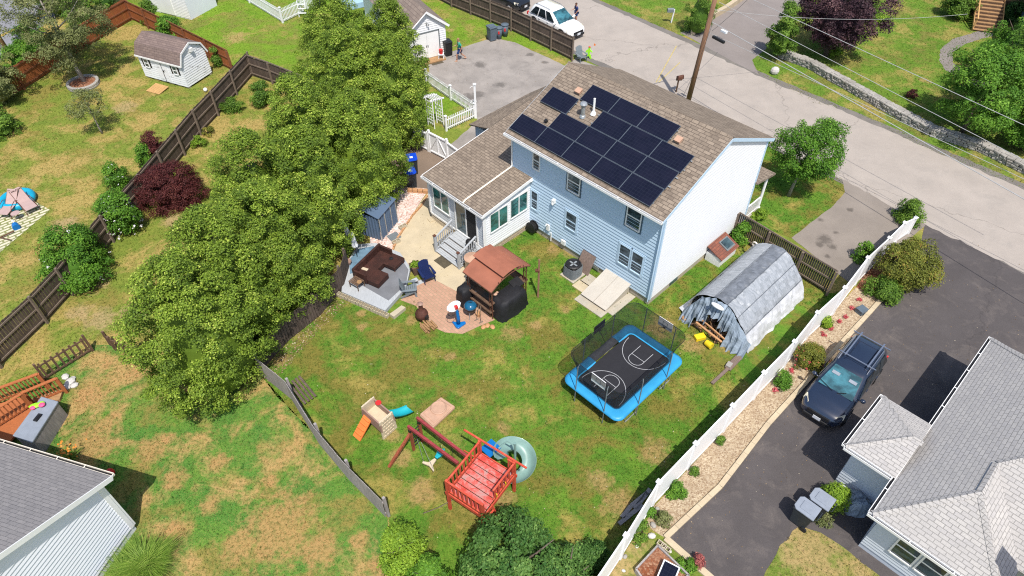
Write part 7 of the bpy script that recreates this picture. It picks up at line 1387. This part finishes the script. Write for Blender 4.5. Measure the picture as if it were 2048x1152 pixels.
for k,(px,py,r_) in enumerate(((132,755,.2),(142,765,.25),(150,772,.18),(135,775,.2),(146,758,.15))): m=MB(); m.ell((0,0,r_*.3),(r_,r_*.8,r_*.45),7,5,rg.uniform(0,3)); tag(m.build('rock',M['whitestone'],loc=G(px,py)),'one of the pale rocks heaped at the deck railing end','rock','pale rocks by the wooden deck')
# bottom right odds and ends
q=[G(1316,1090,.3),G(1272,1137,.3),G(1310,1190,.3),G(1378,1150,.3)]; c=sum(q,Vector())/4; t=thing('raised_bed','raised bed of red mulch with pale timber edges at the bottom edge','raised bed',(c.x,c.y,0))
q=[Vector((p.x-c.x,p.y-c.y,0)) for p in q]; m=MB(); 
for i in range(4): a=q[i];b_=q[(i+1)%4]; m.beam(a+Vector((0,0,.15)),b_+Vector((0,0,.15)),.06,.3)
m.build('frame',M['fence_grey'],t); m=MB(); m.prism([(p.x*.96,p.y*.96) for p in q],0,.2); m.build('mulch',M['mulch'],t)
t=thing('cold_frame','small white framed box with a dark glass lid in the mulched bed','cold frame',G(1335,1150,.25)); m=MB(); m.b(-.3,.3,-.35,.35,0,.25); m.build('box',M['white_pl'],t); m=MB(); m.b(-.25,.25,-.3,.3,.25,.262); m.build('lid',M['solar'],t); t.rotation_euler=(0,0,R(-30))
for k,(px,py) in enumerate(((1322,1092),(1331,1100))):
    m=MB(); 
    for (x0,x1,y0,y1) in ((-.16,.16,-.09,-.065),(-.16,.16,.065,.09),(-.16,-.135,-.065,.065),(-.015,.015,-.065,.065),(.135,.16,-.065,.065)): m.b(x0,x1,y0,y1,0,.19)
    tag(m.build('cinder_block',M['cinder'],loc=G(px,py),rz=R(-40)),('left' if k==0 else 'right')+' one of the two hollow blocks at the corner of the mulched raised bed','cinder block','blocks by the raised bed')
for k,(px,py,r_,lb) in enumerate(((1303,1073,.16,'large pale rock beside the curb corner'),(1274,1093,.09,'small pale rock in the dry strip'),(1306,1051,.14,'dark slate coloured rock by the bush'),(1314,1018,.1,'dark rock near the fence base'),(1250,1114,.1,'round dark stone below the fence post'),(1340,1103,.08,'small pinkish rock by the hollow blocks'),(1247,1142,.08,'pinkish stone near the bottom edge'))):
    m=MB(); m.ell((0,0,r_*.35),(r_,r_*.75,r_*.55),8,6,k); tag(m.build('rock',M['whitestone'] if 'pale' in lb or 'pink' in lb else M['stone'],loc=G(px,py)),lb,'rock')
m=MB(); m.box((0,0,.13),(.42,.36,.26)); m.box((0,0,.27),(.46,.4,.02)); tag(m.build('storage_box',M['bin_grey'],loc=G(1721,625),rz=R(30),bevel=.02),'small slate storage box at the curb of the gravel bed','box')
m=MB(); m.ell((0,0,.03),(.1,.05,.03)); m.ell((.05,.05,.03),(.06,.08,.03)); tag(m.build('toy',M['pink'],loc=G(1812,568)),'small pink toy dropped on the dark driveway','toy')
for (px,py,w,d,h,lb,sd_) in ((1700,1003,1.0,.7,.55,'larger heap under crumpled bluish plastic by the house wall',1),(1712,1020,.9,.6,.6,'smaller heap under bluish plastic at the house corner',4)):
    rng=random.Random(sd_); n=20; m=MB(); vs=[]
    for i,(z_,f) in enumerate(((0,1.05),(.4,1.0),(.75,.8),(1,.45),(1.03,.1))):
        for k in range(n): a_=2*math.pi*k/n; q_=1+rng.uniform(-.16,.16); vs.append((math.cos(a_)*w/2*f*q_,math.sin(a_)*d/2*f*q_,h*z_+rng.uniform(-.03,.03)+.03))
    m.add(vs,[(i*n+k,i*n+(k+1)%n,(i+1)*n+(k+1)%n,(i+1)*n+k) for i in range(4) for k in range(n)]+[tuple(4*n+k for k in range(n))]); tag(m.build('covered_heap',M['tarp_blue'],loc=G(px,py)),lb,'covered heap')
m=MB(); m.lathe((0,0,0),[(.2,0),(.22,.4),(.22,.42),(.02,.42)],16); tag(m.build('round_table',M['white_pl'],loc=G(1677,990)),'round white bucket lid standing by the round shrub','bucket')
m=MB()
for a,b_ in (((1262,1012),(1295,985)),((1244,1035),(1262,1012)),((1238,1048),(1285,1010)),((1270,1018),(1300,978))): m.beam(G(*a,.08),G(*b_,.08),.16,.05)
tag(m.build('boards',M['fence_grey']),'loose grey boards lying in the shade behind the white fence','boards')
m=MB(); m.lathe((0,0,0),[(.1,0),(.15,.2),(.14,.2)],12); tag(m.build('plant_pot',M['brown_pl'],loc=G(1394,1128)+Vector((0,0,.09))),'brown pot under the dusty red plant on the short curb','pot')
t=thing('wall_ring','round cream life ring ornament hanging on the dark stockade fence','ornament',G(1510,489,1.0)); m=MB(); m.tube([(.13*math.cos(a_),0,.13*math.sin(a_)) for a_ in np.linspace(0,2*math.pi,15)[:-1]],.045,7,closed=True); m.build('ring',M['trim_warm'],t,True); t.rotation_euler=(0,0,ang(G(1497,487),G(1590,549)))
# ---------------------------------------------------------------- trees and shrubs
HED=[(452,758,7.4,2.75),(505,662,7.2,2.5),(585,600,7.0,2.3),(560,520,7.6,2.5),(650,490,7.2,2.5),(640,400,7.6,2.5),(742,415,7.0,2.45),(720,300,7.8,2.6),(790,290,7.2,2.3),(700,215,7.8,2.7),(800,205,7.0,2.1)]
HL=['foremost big evergreen with its foot near the grey board fence','big evergreen second from the front of the hedge row','evergreen leaning over the deck end of the hedge row','tall evergreen on the lawn side in the middle of the hedge row','evergreen directly above the wicker sofa','tall lawn side evergreen level with the steel shed','evergreen overhanging the steel shed','high lawn side evergreen level with the blue lidded bins','evergreen beside the braced white gate','rearmost lawn side evergreen near the pool fence','rearmost evergreen beside the garage front']
for i,((px,py,h,r),lb) in enumerate(zip(HED,HL)):
    tree('evergreen_tree',lb,'tree',px,py,h,r,'arb','cone',.15,74000,.085,100+i,sub=430,subr=.30,trunk_r=.14,limbs=0,group='big evergreens between the yards')
tree('ash_tree','sparse greyish tree growing from the stone ring','tree',172,168,7.0,3.3,'olive','round',1.2,38000,.10,31,sub=160,subr=.5,trunk_r=.14,bark='bark_pale',lean=(-.7,.6),core=False,drop=.3,limbs=9)
tree('young_tree','small round young tree with a thin pale trunk in the left yard','tree',205,267,2.9,1.1,'olive','round',1.0,4200,.085,32,sub=40,subr=.26,trunk_r=.06,bark='bark_pale',core=False,lean=(-.15,.1))
tree('maple_tree','leafy green tree on the front lawn beside the street','tree',1577,392,4.6,1.85,'green','round',1.2,26000,.095,33,sub=150,subr=.34,trunk_r=.09,bark='bark_pale',lean=(.35,.2),core=False,limbs=7)
tree('arborvitae','dense dark conical arborvitae across the street','shrub',1392,66,3.6,1.1,'mid','cone',.05,14000,.07,34,sub=90,subr=.24,trunk_r=.08)
tree('purple_tree','purple leaved tree beyond the stone wall across the street','tree',1650,112,6.0,3.3,'purple','round',.8,40000,.13,35,sub=150,subr=.5,trunk_r=.16,lean=(.2,.2))
tree('leafy_tree','slender bright green tree at the foot of the driveway across the street','tree',1552,118,4.2,1.15,'mid','egg',.3,12000,.11,36,sub=70,subr=.3,trunk_r=.07)
tree('leafy_tree','broad green tree overhanging the stone wall at the right edge','tree',1922,266,5.4,2.8,'green','round',.9,32000,.12,37,sub=140,subr=.48,trunk_r=.13,core=False,drop=.12)
tree('leafy_tree','dark green tree at the right edge above the stone wall end','tree',2030,240,6.5,3.0,'mid','round',.8,30000,.14,38,sub=110,subr=.55,trunk_r=.16)
tree('leafy_tree','green tree between the deck stairs and the blue house','tree',2000,150,4.2,2.0,'green','round',.6,15000,.12,39,sub=70,subr=.42,trunk_r=.1)
tree('leafy_tree','tree beside the blue house at the top right corner','tree',2052,42,4.8,1.8,'dark','round',.6,12000,.13,139,sub=60,subr=.42,trunk_r=.1)
tree('leafy_tree','lower green tree reaching down to the road at the right edge','tree',2045,300,3.8,1.9,'green','round',.3,15000,.12,40,sub=70,subr=.42,trunk_r=.1)
tree('walnut_tree','round dark blue green tree at the bottom edge of the yard','tree',1036,1178,2.9,2.0,'dark','round',.2,30000,.105,41,sub=150,subr=.30,trunk_r=.12)
tree('walnut_tree','lower dark tree crown right of the round one at the bottom edge','tree',1130,1190,2.2,1.3,'dark','mound',.1,12000,.10,42,sub=70,subr=.28,trunk_r=.1)
tree('birch_shrub','feathery light green shrub at the end of the grey board fence','shrub',812,1140,3.0,.8,'lime','egg',.05,11000,.075,43,sub=80,subr=.25,trunk_r=.05,core=False)
tree('birch_shrub','feathery light green shrub left of the dark bottom tree','shrub',866,1185,2.2,.75,'green','egg',.05,8000,.085,44,sub=55,subr=.25,trunk_r=.05,core=False)
def shrub(label,px,py,h,r,leaf='green',n=6000,ls=.085,seed=1,sub=50,subr=.24,kind='mound',flat=1.0,name='shrub',fl=None,nf=0,fs=.1,core=True,cat='shrub'):
    c=G(px,py); t=thing(name,label,cat,c); m=MB(); [m.cyl((0,0,0),(math.cos(k*1.3)*r*.5,math.sin(k*1.3)*r*.5,h*.6),.025,.01,5) for k in range(5)]; m.build('stems',M['bark'],t)
    cc=crown(t,kind,r,0.0 if kind=='mound' else .05,h,n,ls,L[leaf],seed,sub,subr*1.15,name='foliage',flat=flat,drop=.1)
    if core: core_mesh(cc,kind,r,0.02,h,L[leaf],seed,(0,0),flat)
    if fl:
        rng=np.random.default_rng(seed); th=rng.uniform(0,6.28,nf); q=rng.uniform(0,1,nf); P=np.stack([np.cos(th)*r*np.sqrt(1-q*q)*.93,np.sin(th)*r*np.sqrt(1-q*q)*.93*flat,h*(.12+q*.86)],1); P=np.repeat(P,5,0)+rng.normal(size=(nf*5,3))*fs*.35; leafmesh('flowers',P,rng.normal(size=(nf*5,3))*.6+np.array([0,0,1]),fs,rng.uniform(0,1,nf*5),L[fl],t,rng,.9)
    return t
shrub('large rounded dark red barberry mound against the brown fence',352,402,2.3,1.75,'barb',42000,.065,51,420,.2)
shrub('smaller dark red shrub peak behind the barberry mound',322,320,2.0,.7,'barb',7000,.075,52,45,.22)
shrub('rose of Sharon bush covered in white blossoms over the brown fence',253,462,2.4,1.05,'green',12000,.1,53,80,.27,'round',fl='white_fl',nf=75,fs=.08)
shrub('broad bright green bush growing over the brown fence, lowest of the row',166,550,2.7,1.75,'green',24000,.1,54,130,.32,'mound',fl='white_fl',nf=14,fs=.08)
shrub('small green bush with a few pale blossoms behind the brown fence',242,375,1.6,.75,'green',5500,.09,55,40,.24,fl='white_fl',nf=10,fs=.07)
shrub('narrow light green bush left of the dark red shrubs',300,330,1.5,.6,'green',4000,.09,56,30,.22)
shrub('low yellow green plant below the corner bend of the brown fence',402,292,.7,.45,'lime',1800,.07,57,16,.16,core=False)
shrub('loose green shrub row at the fence foot below the white shed',468,222,.9,.8,'mid',4500,.08,58,35,.2,flat=.6)
shrub('low orange tinted weeds along the brown fence foot',415,268,.5,.5,'bronze',1200,.07,59,14,.14,core=False)
shrub('green shrub by the fence beside the rear evergreens',528,205,1.5,.95,'mid',6500,.09,60,50,.26)
shrub('bright green bush hugging the red cedar fence behind the shed',345,78,1.7,1.3,'green',9000,.1,61,55,.3,flat=.6)
shrub('green vine bush at the cedar fence bend behind the shed',308,48,1.9,.8,'mid',5000,.1,62,36,.26,flat=.7)
shrub('green bush against the near side of the cedar fence by the shed corner',438,132,1.4,.4,'mid',2200,.09,63,20,.2)
shrub('green creeper mass over the cedar fence at the left edge',52,150,2.1,1.4,'green',11000,.1,64,60,.3,flat=.6)
shrub('olive bush at the far left edge below the creeper',10,205,3.2,1.7,'olive',15000,.1,65,85,.34,'round')
shrub('dark olive bush at the far left edge near the lawn',8,265,1.9,1.2,'mid',8000,.1,66,55,.3)
shrub('green bush beside the far road behind the cedar fence',75,108,2.4,1.2,'green',9000,.11,67,60,.3,'round')
shrub('leafy bush behind the sparse tree against the cedar fence',190,62,3.0,1.7,'mid',14000,.11,68,80,.34,'round')
shrub('dark bush at the top edge left of the cedar fence bend',215,20,2.6,1.4,'dark',9000,.11,69,60,.32,'round')
shrub('dense bush at the top edge over the far road',120,30,2.6,1.5,'mid',9000,.11,169,60,.32,'round')
shrub('big bronze green shrub at the street end of the white fence',1797,566,2.3,1.5,'bronze',24000,.08,70,150,.28,'round')
shrub('green undergrowth bush before the bronze green shrub',1762,592,1.0,.8,'mid',7000,.085,71,50,.24)
shrub('thin green sapling shrub behind the white fence by the bronze shrub',1722,520,1.1,.5,'green',2600,.09,72,24,.2,core=False)
shrub('green shrub behind the low end of the white fence at the street',1812,440,1.3,.75,'mid',5500,.09,73,45,.22)
shrub('rose bush with pinkish flowers beside the white fence level with the car',1612,728,1.15,.75,'bronze',9000,.06,74,70,.17,fl='pinkfl',nf=26,fs=.06)
shrub('round bright green bush at the curb level with the car bonnet',1562,770,.7,.42,'green',3200,.06,75,30,.15)
shrub('small light green bush beside the red flowers by the white fence',1651,652,.6,.36,'lime',2200,.06,76,22,.13)
shrub('round green bush beside the white fence near its lower bend',1353,985,.55,.36,'green',2800,.06,77,26,.13)
shrub('small rough plant high in the gravel bed',1438,886,.4,.22,'mid',900,.06,78,10,.1,core=False)
shrub('dry grassy tuft by the curb corner',1325,1042,.5,.32,'olive',1900,.055,79,18,.12,core=False)
shrub('small green plant left of the dry tuft by the curb corner',1304,1035,.45,.25,'green',1200,.055,80,14,.1,core=False)
shrub('creeping plant trailing along the white fence foot',1388,945,.3,.3,'mid',900,.055,81,12,.1,flat=.5,core=False)
shrub('vine with drooping leaves on the stockade fence by the house corner',1478,485,1.3,.55,'green',2600,.1,82,24,.2,core=False)
shrub('lime green plant beside the stockade fence at the front lawn',1515,440,.8,.45,'lime',1800,.085,83,16,.16,core=False)
shrub('round bright green shrub between the grey bins and the plastic heap',1663,1008,1.0,.62,'lime',7000,.07,84,55,.18)
shrub('low yellowish plant at the foot of the round shrub by the bins',1648,1040,.4,.4,'olive',1200,.06,85,14,.12,core=False)
shrub('dusty red potted plant on the short curb',1394,1126,.55,.24,'redpot',1500,.05,86,16,.1,core=False)
shrub('dense low green edging plants inside the short curb',1372,1135,.3,.5,'green',2200,.06,87,22,.12,flat=.5,core=False)
shrub('pale hosta clump under the purple tree',1665,110,.5,.6,'lime',1800,.12,88,18,.16,core=False)
shrub('green shrub bed left of the lawn across the street',1730,42,1.2,1.2,'mid',8000,.1,89,60,.28,flat=.7)
shrub('variegated pale shrub beside the purple tree',1755,48,.7,.8,'lime',3000,.1,90,30,.2,flat=.7)
shrub('round green bush beside the deck stairs across the street',1908,35,1.9,1.25,'mid',11000,.1,91,75,.3,'round')
shrub('dark clipped bush between the deck and the blue house',2010,40,1.6,1.0,'dark',6000,.1,92,50,.26)
shrub('low red leaved shrub above the stone wall',1822,195,.5,.4,'maple',1000,.08,93,12,.14,core=False)
shrub('small plant beside the main yard fence end at the bottom',1280,1062,.4,.5,'mid',1500,.07,94,18,.14,core=False)
shrub('undergrowth bush behind the dark bottom tree',1175,1120,.9,.7,'dark',3500,.08,95,30,.2)
for k,(px,py) in enumerate(((1703,618),(1690,636),(1717,600),(1677,645),(1660,658),(1646,670),(1634,700),(1582,742),(1551,782))):
    shrub('one of the small red flower clumps in the tan gravel bed',px,py,.16,.14,'pinkfl',160,.05,200+k,8,.06,core=False,name='flower_clump',cat='flowers')['group']='red flower clumps in the gravel bed'
# ornamental grass + lilies
def blades(parent,name,n,r,h,mat,seed,w=.018,lean=.6):
    rng=np.random.default_rng(seed); th=rng.uniform(0,6.28,n); rr=r*.35*np.sqrt(rng.uniform(0,1,n)); b0=np.stack([np.cos(th)*rr,np.sin(th)*rr,np.zeros(n)],1); hh=h*rng.uniform(.6,1.1,n); ln=lean*rng.uniform(.3,1.2,n)
    d=np.stack([np.cos(th+rng.normal(size=n)*.4),np.sin(th+rng.normal(size=n)*.4),np.zeros(n)],1); s=np.stack([-d[:,1],d[:,0],d[:,2]],1)*w; Vs=[];k=4
    for i in range(k+1):
        f=i/k; p=b0+d*(ln*f*f)[:,None]*1.0+np.array([0,0,1])*(hh*(f-.35*f*f*f))[:,None]; ww=(1-f)**.7+.05; Vs+= [p-s*ww,p+s*ww]
    V=np.stack(Vs,1).reshape(-1,3); base=(np.arange(n)*2*(k+1))[:,None]; F=np.concatenate([base+np.array([[2*i,2*i+1,2*i+3,2*i+2]]) for i in range(k)],1).reshape(-1)
    me=bpy.data.meshes.new(name); me.vertices.add(len(V)); me.vertices.foreach_set('co',V.astype('f').ravel()); me.loops.add(len(F)); me.loops.foreach_set('vertex_index',F.astype('i')); me.polygons.add(n*k); me.polygons.foreach_set('loop_start',np.arange(0,len(F),4,dtype='i')); at=me.attributes.new('c','FLOAT','POINT'); at.data.foreach_set('value',np.repeat(rng.uniform(0,1,n),2*(k+1)).astype('f')); me.materials.append(mat); me.update(); me.validate(); o=bpy.data.objects.new(name,me); scene.collection.objects.link(o); o.parent=parent; return o
t=thing('ornamental_grass','large fountain of bright ornamental grass by the bottom left house','grass clump',G(298,1135)); blades(t,'blades',2600,.9,.95,L['grassy'],5,.012,.85)
t=thing('ornamental_grass','second grass fountain left of the large one at the bottom left house','grass clump',G(262,1160)); blades(t,'blades',1500,.8,.85,L['grassy'],6,.012,.8)
t=thing('daylily_clump','orange flowering daylily clump behind the bottom left house gutter','flowers',G(142,922)); blades(t,'blades',260,.4,.55,L['grassy'],7,.018,.4); rng=np.random.default_rng(4); P=rng.normal(size=(70,3))*np.array([.28,.28,.08])+np.array([0,0,.62]); leafmesh('flowers',P,rng.normal(size=(70,3))+np.array([0,0,1]),.09,rng.uniform(0,1,70),L['orange_fl'],t,rng,.9)
# ---------------------------------------------------------------- grass tufts standing on the lawns
def inside(P,poly):
    x,y=P[:,0],P[:,1]; c=np.zeros(len(P),bool); n=len(poly); j=n-1
    for i in range(n):
        xi,yi=poly[i];xj,yj=poly[j]; c^=((yi>y)!=(yj>y))&(x<(xj-xi)*(y-yi)/(yj-yi+1e-12)+xi); j=i
    return c
def tufts(name,label,poly,holes,dens,mat,seed,h=.055):
    pl=[(G(*p).x,G(*p).y) if len(p)==2 else p[:2] for p in poly]; rng=np.random.default_rng(seed); A=np.array(pl); lo=A.min(0);hi=A.max(0)
    lo=np.maximum(lo,[-46,8.5]);hi=np.minimum(hi,[46,60]); n=int((hi[0]-lo[0])*(hi[1]-lo[1])*dens); P=rng.uniform(lo,hi,(n,2)); P=P[inside(P,pl)]
    # keep what the survey can see
    d=P[:,1]*math.cos(CAM_TH)+CAM_H*math.sin(CAM_TH); up=P[:,1]*math.sin(CAM_TH)-CAM_H*math.cos(CAM_TH); px=1024+P[:,0]/d*CAM_F; py=576-up/d*CAM_F; P=P[(px>-120)&(px<2170)&(py>-60)&(py<1260)]
    for hh in holes:
        hp=[(G(*p).x,G(*p).y) if len(p)==2 else p[:2] for p in hh]; P=P[~inside(P,hp)]
    n=len(P); th=rng.uniform(0,6.28,n); w=rng.uniform(.015,.035,n); z=h*rng.uniform(.4,1.2,n)*np.where(rng.uniform(0,1,n)<.03,2.6,1.0); dx,dy=np.cos(th)*w,np.sin(th)*w; tx=P[:,0]+rng.normal(size=n)*.025; ty=P[:,1]+rng.normal(size=n)*.025
    V=np.stack([np.stack([P[:,0]-dx,P[:,1]-dy,np.zeros(n)+.002],1),np.stack([P[:,0]+dx,P[:,1]+dy,np.zeros(n)+.002],1),np.stack([tx,ty,z],1)],1).reshape(-1,3)
    me=bpy.data.meshes.new(name); me.vertices.add(3*n); me.vertices.foreach_set('co',V.astype('f').ravel()); me.loops.add(3*n); me.loops.foreach_set('vertex_index',np.arange(3*n,dtype='i')); me.polygons.add(n); me.polygons.foreach_set('loop_start',np.arange(0,3*n,3,dtype='i')); me.materials.append(mat); me.update(); me.validate(); o=bpy.data.objects.new(name,me); scene.collection.objects.link(o); tag(o,label,'grass',kind='stuff'); return o
PAT=[(690,590),(770,630),(835,600),(868,660),(925,672),(1010,640),(1062,600),(1060,560),(1000,500),(985,460),(860,370),(780,370),(730,440),(680,520)]
hfpoly=lambda *a:[tuple(HF(x,y))[:2]+(0,) for x,y in a]
HOUSEP=[tuple(HF(x,y)) for x,y in ((-14.5,-3.3),(.05,-3.3) if 0 else (-8,-3.3),(-8,0),(.05,0),(.05,8.1),(-14.5,8.1))]
TRP=[tuple(HF(x,y)) for x,y in ((3.6,-.6),(6.0,-.6),(6.0,5.2),(3.6,5.2))]
tufts('grass','short green blades of the main back yard lawn',YARD,[PAT,HOUSEP,TRP],260,M['lawn_yard'],1)
tufts('grass','short blades of the patchy lower left lawn',BLP,[],230,M['lawn_bl'],2)
LEFTP=[(-200,1000),(-200,60),(48,182),(118,136),(220,68),(265,42),(300,60),(468,145),(505,155),(560,170),(640,600),(470,690),(285,712),(225,688),(180,690),(60,750),(-40,800)]
tufts('grass','short dry blades of the left yards',LEFTP,[[(-60,395),(60,398),(100,420),(0,505),(-60,560)]],120,M['lawn_base'],3)
tufts('grass','bright blades of the lawn around the garage',TOPP,[[(855,125),(862,114),(905,103),(940,90),(985,76),(1030,85),(1133,133),(1300,200),(1090,420),(935,335),(900,290),(955,243),(952,224),(860,150)]],110,M['lawn_top'],4)
tufts('grass','blades of the lawn across the street beyond the driveway',ACR2,[],110,M['lawn_street'],5)
tufts('grass','blades of the lawn corner with the arborvitae',ACR,[],110,M['lawn_street'],6)
tufts('grass','blades of the front lawn by the street',FRONT,[],160,M['lawn_yard'],7)
tufts('grass','blades of the dry strip beside the bins',STRIPL,[],200,M['lawn_strip'],8)

# ---------------------------------------------------------------- litter on the paving and under the trees
def litter(name,label,poly,n,mat,seed,size=.05):
    rng=np.random.default_rng(seed); A=np.array([(G(*p).x,G(*p).y) for p in poly]); P=rng.uniform(A.min(0),A.max(0),(n*3,2)); P=P[inside(P,A.tolist())][:n]; n=len(P)
    cl=rng.normal(size=(n,2))*.0; P3=np.concatenate([P+cl,np.full((n,1),.022)],1); o=leafmesh(name,P3,rng.normal(size=(n,3))*.25+np.array([0,0,1]),size,rng.uniform(0,1,n),mat,None,rng,.8); return tag(o,label,'debris',kind='stuff')
litmat=m_leaf('dry leaf litter',(.12,.075,.035),(.3,.2,.1),(.55,.48,.36),tr=0)
litter('leaf_litter','pale grit and dry leaves scattered on the dark driveway',[(1830,530),(1440,985),(1335,1085),(1560,1240),(1900,900),(2048,700),(2048,580)],420,litmat,1,.04)
litter('leaf_litter','dry bits along the curb of the dark driveway',[(1836,520),(1640,740),(1440,980),(1335,1080),(1350,1095),(1455,990),(1655,750),(1850,530)],500,litmat,2,.045)
litter('leaf_litter','dry leaves scattered over the patio and pavers',[(862,378),(905,440),(985,480),(1000,560),(925,668),(830,610),(800,480)],160,litmat,3,.035)
litter('leaf_litter','brown needles and bark under the big evergreens',[(520,750),(600,662),(700,575),(720,585),(640,660),(545,770)],1500,litmat,4,.06)
litter('leaf_litter','dry leaves and grit on the street edges',[(1180,90),(1400,205),(1850,430),(2048,530),(2048,545),(1850,448),(1400,222),(1180,110)],400,litmat,5,.05)
litter('leaf_litter','dry leaves over the parking area',[(865,120),(985,80),(1130,135),(1000,240),(955,230)],200,litmat,6,.045)
litter('leaf_litter','dry leaves scattered over the back yard lawn',[(560,760),(900,680),(1250,640),(1600,700),(1260,1050),(900,1100)],700,litmat,7,.045)
